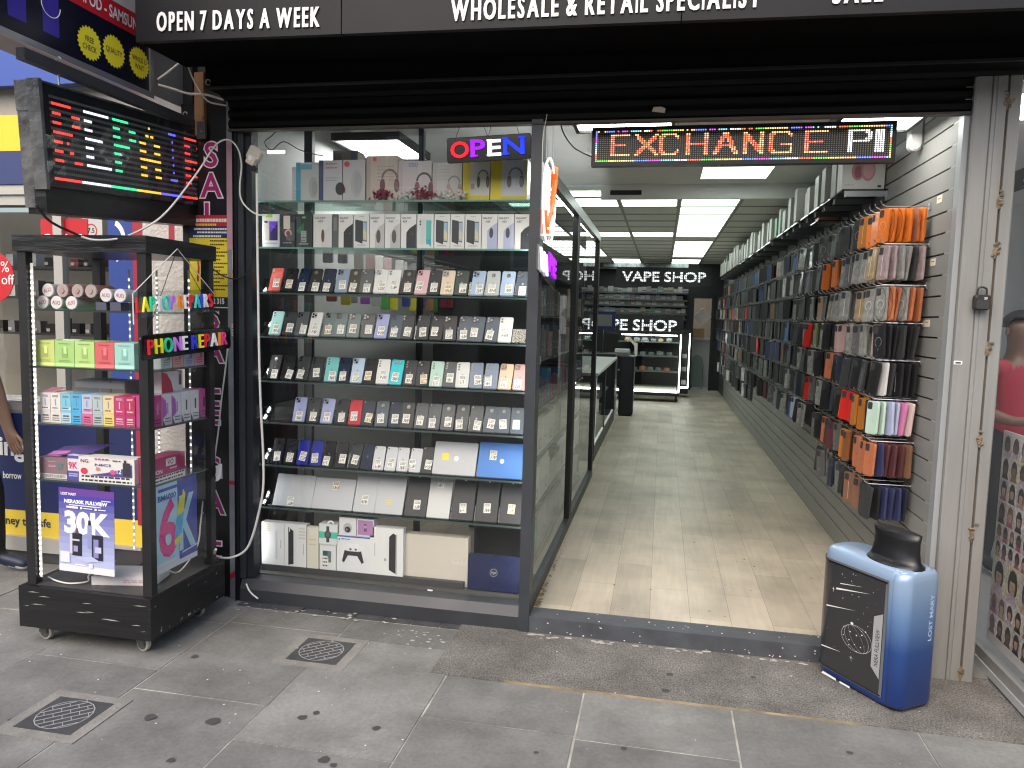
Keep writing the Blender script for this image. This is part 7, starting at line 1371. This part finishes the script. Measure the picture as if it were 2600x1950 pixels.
# ================================================================== RIGHT NEIGHBOUR (hair shop)
xd = 1.565
t = thing('shop_door', 'glass door with pale metal frame standing open at the right edge', 'door')
f = MB(); f.box(xd - .02, xd + .02, 2.75, 4.10, .03, .105); f.build('bottom_rail', ALU, t)
f = MB(); f.box(xd - .028, xd - .0201, 2.75, 4.10, .02, .055); f.build('kick_strip', mat((.55, .56, .57), .35, .4), t)
f = MB(); f.box(xd - .018, xd + .018, 4.05, 4.10, .1055, 2.25); f.build('hinge_stile', mat((.02, .02, .022), .4), t)
f = MB(); f.quad((xd, 2.75, .105), (xd, 4.05, .105), (xd, 4.05, 2.25), (xd, 2.75, 2.25)); f.build('glass_pane', GLASS, t)
f = MB(); f.box(xd - .019, xd + .019, 2.75, 4.0499, 2.2505, 2.33); f.build('top_rail', mat((.02, .021, .024), .4), t)
f = MB(); f.text('A', FX(xd - .0205, 3.80, 2.27) @ Matrix.Rotation(PI, 4, 'Y'), h=.045, bold=.02); f.build('lettering', WHITE, t)
t = thing('hair_poster', 'poster board covered in rows of small hairstyle portraits inside the door glass', 'poster')
p0 = onX(2553, 1092, xd + .03); p1 = onX(2505, 1622, xd + .03)
ya = (p0.y + p1.y) / 2; zt, zb_ = p0.z, p1.z + .01; cw = .115
f = MB(); f.box(xd + .026, xd + .032, ya - .95, ya, zb_, zt); f.build('sheet', mat((.62, .56, .54), .5), t)
rnd = random.Random(4); f = MB(); PMs = [mat(q, .4, noise=.45, nscale=70) for q in ((.62, .52, .47), (.52, .45, .43), (.66, .60, .60), (.50, .38, .42), (.05, .04, .036), (.16, .09, .06), (.46, .29, .21), (.24, .13, .09), (.35, .10, .14), (.60, .52, .34))]
rows_ = [.105, .105, .105, .105, .08, .08, .17, .10, .10, .10]; zz = zt - .012; r = 0
Mw = lambda y, z: basis((xd + .0257, y, z), (0, -1, 0), (0, 0, 1))
while zz > zb_ + .09:
    rh = rows_[r % len(rows_)]; cwr = rh * .82; y = ya - .008
    while y > ya - .94 + cwr:
        M = Mw(y, zz - rh); f.poly([(0, 0), (cwr - .003, 0), (cwr - .003, rh - .004), (0, rh - .004)], M, .0002, rnd.choice((0, 1, 2, 3, 0, 9)))
        hm_ = rnd.choice((4, 4, 4, 4, 7, 5)); sk = rnd.choice((5, 6, 6, 7)); cx_ = cwr / 2
        f.poly([(cx_ + cwr * .34 * math.cos(q * .45), rh * .52 + rh * .40 * math.sin(q * .45)) for q in range(14)], M, .0004, hm_)
        f.poly([(cx_ - cwr * .40, 0), (cx_ + cwr * .40, 0), (cx_ + cwr * .25, rh * .26), (cx_ - cwr * .25, rh * .26)], M, .0005, rnd.choice((4, 8, sk, 3)))
        f.poly([(cx_ + cwr * .21 * math.cos(q * .45), rh * .46 + rh * .25 * math.sin(q * .45)) for q in range(14)], M, .0007, sk)
        f.poly([(cx_ - cwr * .2, rh * .60), (cx_ + cwr * .2, rh * .60), (cx_ + cwr * rnd.uniform(-.1, .2), rh * .78), (cx_ - cwr * .2, rh * .72)], M, .0009, hm_); y -= cwr
    zz -= rh; r += 1
    if r == 3: f.poly([(0, -.004), (.93, -.004), (.93, .004), (0, .004)], Mw(ya - .008, zz), .001, 2)
f.build('portraits', PMs, t)
f = MB(); f.box(1.47, 6, 3.72, 9.0, .0, .02); structure(f.build('hair_shop_floor', mat((.20, .20, .19), .5, noise=.1)))
f = MB(); f.box(1.47, 6, 8.9, 9.0, .021, 3.0); f.box(1.42, 1.47, 3.81, 9.0, .021, 3.0, 0); structure(f.build('hair_shop_wall', mat((.50, .51, .52), .7, noise=.04)))
f = MB(); f.box(1.47, 6, 3.78, 8.9, 2.9, 3.0); structure(f.build('hair_shop_ceiling', mat((.6, .6, .6), .8)))
t = thing('ceiling_lamp', 'bright strip lamp glimpsed in the neighbouring shop at the top right', 'lamp'); f = MB(); f.box(1.8, 3.2, 4.6, 4.9, 2.80, 2.85); f.build('diffuser', glow((1, 1, 1), 6.5), t); f = MB(); f.box(1.75, 3.25, 4.55, 4.95, 2.851, 2.899); f.build('housing', WHITE, t)
f = MB(); f.box(2.0, 3.0, 7.0, 7.4, .021, 1.0); f.box(1.98, 3.02, 6.98, 7.42, 1.001, 1.05, 1); tag(f.build('pale_counter', [mat((.55, .56, .58), .5), mat((.62, .62, .62), .4)]), 'pale counter deep inside the neighbouring shop on the right', 'counter')
t = thing('shop_front_pier', 'black shop front board closing the top of the neighbouring shop on the right', 'shop front')
f = MB(); f.box(1.63, 6, 3.60, 3.80, 2.72, 3.3); f.build('board', BLACK, t)

# ================================================================== PEOPLE
def person(label, loc, rz, shirt, trousers, shoes, skin, pose, hair=(.012, .010, .009), trim=None, h=1.75):
    """pose: joint name -> (x, y, z) in body space, facing -Y, height 1 unit = whole body"""
    J = dict(pel=(0, 0, .53), abd=(0, .005, .60), che=(0, 0, .72), nec=(0, .005, .83), hd0=(0, -.005, .875), hd1=(0, -.012, .93), hd2=(0, -.005, .975),
             shl=(.105, .005, .805), ell=(.135, .01, .63), wrl=(.145, -.035, .48), hal=(.145, -.05, .435), shr=(-.105, .005, .805), elr=(-.135, .01, .63), wrr=(-.145, -.035, .48), har=(-.145, -.05, .435),
             hil=(.055, 0, .50), knl=(.06, -.01, .285), anl=(.062, .015, .05), tol=(.07, -.10, .018), hir=(-.055, 0, .50), knr=(-.06, -.01, .285), anr=(-.062, .015, .05), tor=(-.07, -.10, .018))
    J.update(pose)
    RD = dict(pel=.085, abd=.080, che=.092, nec=.034, hd0=.040, hd1=.056, hd2=.046, shl=.042, ell=.028, wrl=.020, hal=.018, shr=.042, elr=.028, wrr=.020, har=.018, hil=.056, knl=.040, anl=.026, tol=.020, hir=.056, knr=.040, anr=.026, tor=.020)
    E_ = [('pel', 'abd'), ('abd', 'che'), ('che', 'nec'), ('nec', 'hd0'), ('hd0', 'hd1'), ('hd1', 'hd2'), ('che', 'shl'), ('shl', 'ell'), ('ell', 'wrl'), ('wrl', 'hal'), ('che', 'shr'), ('shr', 'elr'), ('elr', 'wrr'), ('wrr', 'har'), ('pel', 'hil'), ('hil', 'knl'), ('knl', 'anl'), ('anl', 'tol'), ('pel', 'hir'), ('hir', 'knr'), ('knr', 'anr'), ('anr', 'tor')]
    names_ = list(J); V_ = [Vector(J[k]) * h for k in names_]; ed = [(names_.index(a_), names_.index(b2)) for a_, b2 in E_]
    rad = [RD[k] * h for k in names_]
    for s_ in 'lr':                                        # five fingers on each hand
        ha, wr = Vector(J['ha' + s_]) * h, Vector(J['wr' + s_]) * h; d = (ha - wr).normalized(); side = Vector((0, -1, 0)) - d * d.dot(Vector((0, -1, 0))); side.normalize(); inw = d.cross(side) * (-1 if s_ == 'l' else 1)
        ih = names_.index('ha' + s_)
        for k, (o_, ln) in enumerate(((-.027, .062), (-.009, .074), (.010, .078), (.028, .070))):
            a_ = ha + side * o_ + d * .028; b2 = a_ + d * ln * .55 + inw * .006; c_ = b2 + d * ln * .45 + inw * .016
            i0 = len(V_); V_.extend((a_, b2, c_)); rad.extend((.0095, .0085, .007)); ed.extend(((ih, i0), (i0, i0 + 1), (i0 + 1, i0 + 2)))
        a_ = ha + side * .038 - d * .012; b2 = a_ + side * .016 + d * .034; i0 = len(V_); V_.extend((a_, b2, b2 + d * .028)); rad.extend((.012, .0105, .008)); ed.extend(((ih, i0), (i0, i0 + 1), (i0 + 1, i0 + 2)))
    me = bpy.data.meshes.new('person'); me.from_pydata(V_, ed, []); o = bpy.data.objects.new('person_form', me); COL.objects.link(o)
    sk = o.modifiers.new('skin', 'SKIN'); sk.use_smooth_shade = True
    for i, sv in enumerate(me.skin_vertices[0].data): sv.radius = (rad[i], rad[i] * (.78 if names_[i] in ('pel', 'abd', 'che') else 1) if i < len(names_) else rad[i]); sv.use_root = (i == 0)
    ss = o.modifiers.new('smooth', 'SUBSURF'); ss.levels = ss.render_levels = 2
    dg = bpy.context.evaluated_depsgraph_get(); bm_ = bpy.data.meshes.new_from_object(o.evaluated_get(dg)); bpy.data.objects.remove(o)
    bm_.name = 'person'; bm_.materials.clear()
    for m_ in (mat(skin, .5), mat(shirt, .8, noise=.08), mat(trousers, .8, noise=.08), mat(shoes, .5), mat(trim or shirt, .8), mat((.75, .75, .74), .6)): bm_.materials.append(m_)
    jl = [Vector(J[k]) * h for k in names_]
    for p_ in bm_.polygons:
        c_ = p_.center; i = min(range(len(jl)), key=lambda q: (jl[q] - c_).length - rad[q] * .5); k = names_[i]; z = c_.z / h; mi = 0
        if z < .022: mi = 5
        elif z < .062: mi = 3
        elif k in ('hil', 'hir', 'knl', 'knr', 'anl', 'anr') or (k == 'pel' and z < .535): mi = 2
        elif k in ('pel', 'abd', 'che', 'shl', 'shr'): mi = 1 if z < .835 else 0
        elif k in ('ell', 'elr') and c_.z > jl[i].z + .03 * h: mi = 4 if c_.z < jl[i].z + .06 * h else 1
        p_.material_index = mi
    bm_.polygons.foreach_set('use_smooth', [True] * len(bm_.polygons))
    b_o = bpy.data.objects.new('person', bm_); COL.objects.link(b_o); tag(b_o, label, 'person'); b_o.location = loc; b_o.rotation_euler = (0, 0, rz)
    hc = Vector(J['hd1']) * h; f = MB(); rows__ = 7; vs = []
    for i in range(rows__):
        th = .12 + 1.45 * i / (rows__ - 1)
        for k in range(16): ph = 2 * PI * k / 16; back = 1 + .05 * math.sin(ph); low = 1.0 if math.sin(ph) > -.35 else .62; vs.append(hc + Vector((.108 * math.sin(th * low) * math.cos(ph), .012 + .122 * math.sin(th * low) * math.sin(ph) * back, .02 + .115 * math.cos(th * low))))
    f.add(vs, [(i * 16 + k, i * 16 + (k + 1) % 16, (i + 1) * 16 + (k + 1) % 16, (i + 1) * 16 + k) for i in range(rows__ - 1) for k in range(16)] + [tuple(reversed(range(16)))]); f.build('hair', mat(hair, .7, noise=.3, nscale=30, bump=.6), b_o, True)
    f = MB()
    for sx in (-1, 1):
        f.prism(ring(.010, 10, .014), basis(hc + Vector((sx * .034, -.091, .004)), (1, 0, 0), (0, 0, 1)), -.004, .003, 0); f.prism(ring(.005, 8), basis(hc + Vector((sx * .034, -.0945, .004)), (1, 0, 0), (0, 0, 1)), 0, .0012, 1)
        f.prism(ring(.026, 10, .012), basis(hc + Vector((sx * .094, .008, -.005)), (0, 1, 0), (0, 0, 1)), -.006, .006, 2)
    f.add([hc + Vector(q) for q in ((-.014, -.088, -.032), (.014, -.088, -.032), (0, -.116, -.028), (0, -.092, .012))], [(0, 1, 2), (0, 2, 3), (1, 3, 2)], 2)
    f.prism(ring(.006, 10, .024), basis(hc + Vector((0, -.083, -.056)), (1, 0, 0), (0, 0, 1)), -.004, .004, 3); f.build('face', [mat((.7, .68, .65), .3), INK, mat(skin, .5), mat(tuple(q * .6 for q in skin), .5)], b_o)
    return b_o
pa = onY(2, 985, 3.55); 
person('person in a navy and red striped shirt cut by the left edge, arm hanging down', (pa.x - .40, 3.62, .004), PI / 2 + .15, (.02, .024, .05), (.015, .016, .02), (.02, .03, .06), (.42, .25, .17), dict(ell=(.16, -.02, .63), wrl=(.165, -.06, .49), hal=(.165, -.075, .44), tol=(.075, -.185, .02), anl=(.07, -.08, .05), knl=(.065, -.07, .285)), trim=(.36, .02, .05), h=1.76)
pb = onY(2562, 1150, 5.4)
person('person in a red top and black trousers behind the door glass at the right', (pb.x, 5.4, .021), .3, (.34, .02, .04), (.012, .012, .013), (.02, .02, .02), (.20, .11, .075), dict(elr=(-.15, -.02, .63), wrr=(-.10, -.13, .60), har=(-.06, -.17, .61)), h=1.70)
pc = onY(1638, 800, 15.9)
person('dark haired person mostly hidden behind the lower lit sign', (pc.x, 15.9, FZ), 0, (.03, .03, .035), (.02, .02, .02), (.02, .02, .02), (.30, .19, .13), {}, h=1.62)

# ================================================================== CABLES
Q = lambda pts, Y: [onY(px, py, Y if not isinstance(Y, (list, tuple)) else Y[i]) for i, (px, py) in enumerate(pts)]
cable('white_cable', 'long white cable looping from the left moving sign up to the window corner', Q([(205, 600), (240, 609), (300, 606), (345, 590), (395, 562), (430, 530), (470, 480), (510, 425), (548, 368), (580, 355), (604, 378), (613, 420), (609, 470), (612, 505), (630, 530), (655, 545), (678, 546)], [2.9, 2.92, 2.98, 3.05, 3.1, 3.2, 3.35, 3.5, 3.65, 3.68, 3.69, 3.69, 3.69, 3.69, 3.69, 3.69, 3.69]), .0045, CABLE)
cable('black_cable', 'black cable end hanging from the left moving sign to the white cable', Q([(90, 520), (120, 556), (150, 575), (165, 582), (205, 600)], [2.7, 2.75, 2.8, 2.85, 2.9]), .0055, DARKCABLE)
cable('white_cable', 'thick white cable running down the window jamb to the display cabinet', Q([(652, 440), (653, 560), (655, 720), (658, 900), (662, 1030), (668, 1150), (668, 1240), (655, 1310), (638, 1370), (620, 1400), (590, 1415), (560, 1416), (545, 1408), (548, 1395)], [3.69] * 9 + [3.68, 3.66, 3.6, 3.5, 3.4]), .0065, CABLE)
cable('white_cable', 'white cable hanging from the phone repair sign beside the black board', Q([(578, 885), (572, 940), (563, 1010), (555, 1090), (547, 1150), (544, 1185)], [3.68, 3.7, 3.71, 3.71, 3.70, 3.68]), .0042, CABLE)
cable('black_cable', 'black cable drooping from the yellow poster to the window jamb', Q([(540, 682), (565, 700), (592, 708), (615, 704), (633, 680), (648, 640), (655, 600)], [3.70, 3.70, 3.69, 3.69, 3.69, 3.69, 3.69]), .004, DARKCABLE)
cable('white_cable', 'white cable crossing below the shutter box to the lightbox', Q([(402, 215), (440, 226), (480, 238), (520, 240), (568, 253)], [3.5, 3.55, 3.6, 3.64, 3.66]), .006, CABLE)
cable('white_cable', 'thin white cable dropping from the junction box under the shutter box', Q([(476, 165), (490, 200), (508, 232), (530, 258), (574, 268)], [3.58, 3.6, 3.62, 3.64, 3.66]), .0045, CABLE)
cable('white_cable', 'white cable from the lightbox up past the junction box to the fascia', Q([(400, 202), (430, 180), (466, 150), (480, 130), (496, 103)], [3.5, 3.54, 3.58, 3.56, 3.5]), .0055, CABLE)
cable('black_cable', 'thin black cable slanting into the junction box from the fascia', Q([(440, 100), (455, 120), (470, 140)], [3.5, 3.54, 3.57]), .003, DARKCABLE)
cable('white_cable', 'short white lead at the foot of the window sill near the pier', Q([(625, 1482), (632, 1498), (642, 1510), (655, 1520)], [3.69, 3.685, 3.68, 3.66]), .0045, CABLE)
p = onY(472, 152, 3.56)
t = thing('junction_box', 'small black junction box with white cables beside the fascia end', 'junction box', loc=p, rot=(0, .35, 0))
f = MB(); f.box(-.024, .024, -.02, .02, -.012, .022); f.build('box', BLACK, t)
f = MB(); f.box(-.02, .024, -.018, .018, -.03, -.0125); f.build('cover', mat((.42, .41, .38), .5), t)
cable('white_cable', 'wavy white led wire running down beside the window goods', [(-2.215 + .012 * math.sin(k * 1.9), 3.79, 1.52 - .047 * k) for k in range(26)], .0028, CABLE)
cable('black_cable', 'thin black wires hanging behind the glass in the window top corner', Q([(700, 335), (690, 345), (672, 362), (690, 380), (720, 360), (760, 380), (800, 392), (820, 395)], 3.79), .0025, DARKCABLE)
f = MB(); p = onX(553, 1195, -2.225); f.add([(p.x + .004, p.y - .02, p.z + .03), (p.x + .006, p.y + .03, p.z + .032), (p.x + .004, p.y + .035, p.z - .05), (p.x + .01, p.y + .005, p.z - .04), (p.x + .004, p.y - .025, p.z - .052)], [(0, 1, 2, 3, 4)]); tag(f.build('white_cloth', mat((.66, .65, .63), .8)), 'scrap of white cloth tied to the back post of the cabinet', 'cloth')
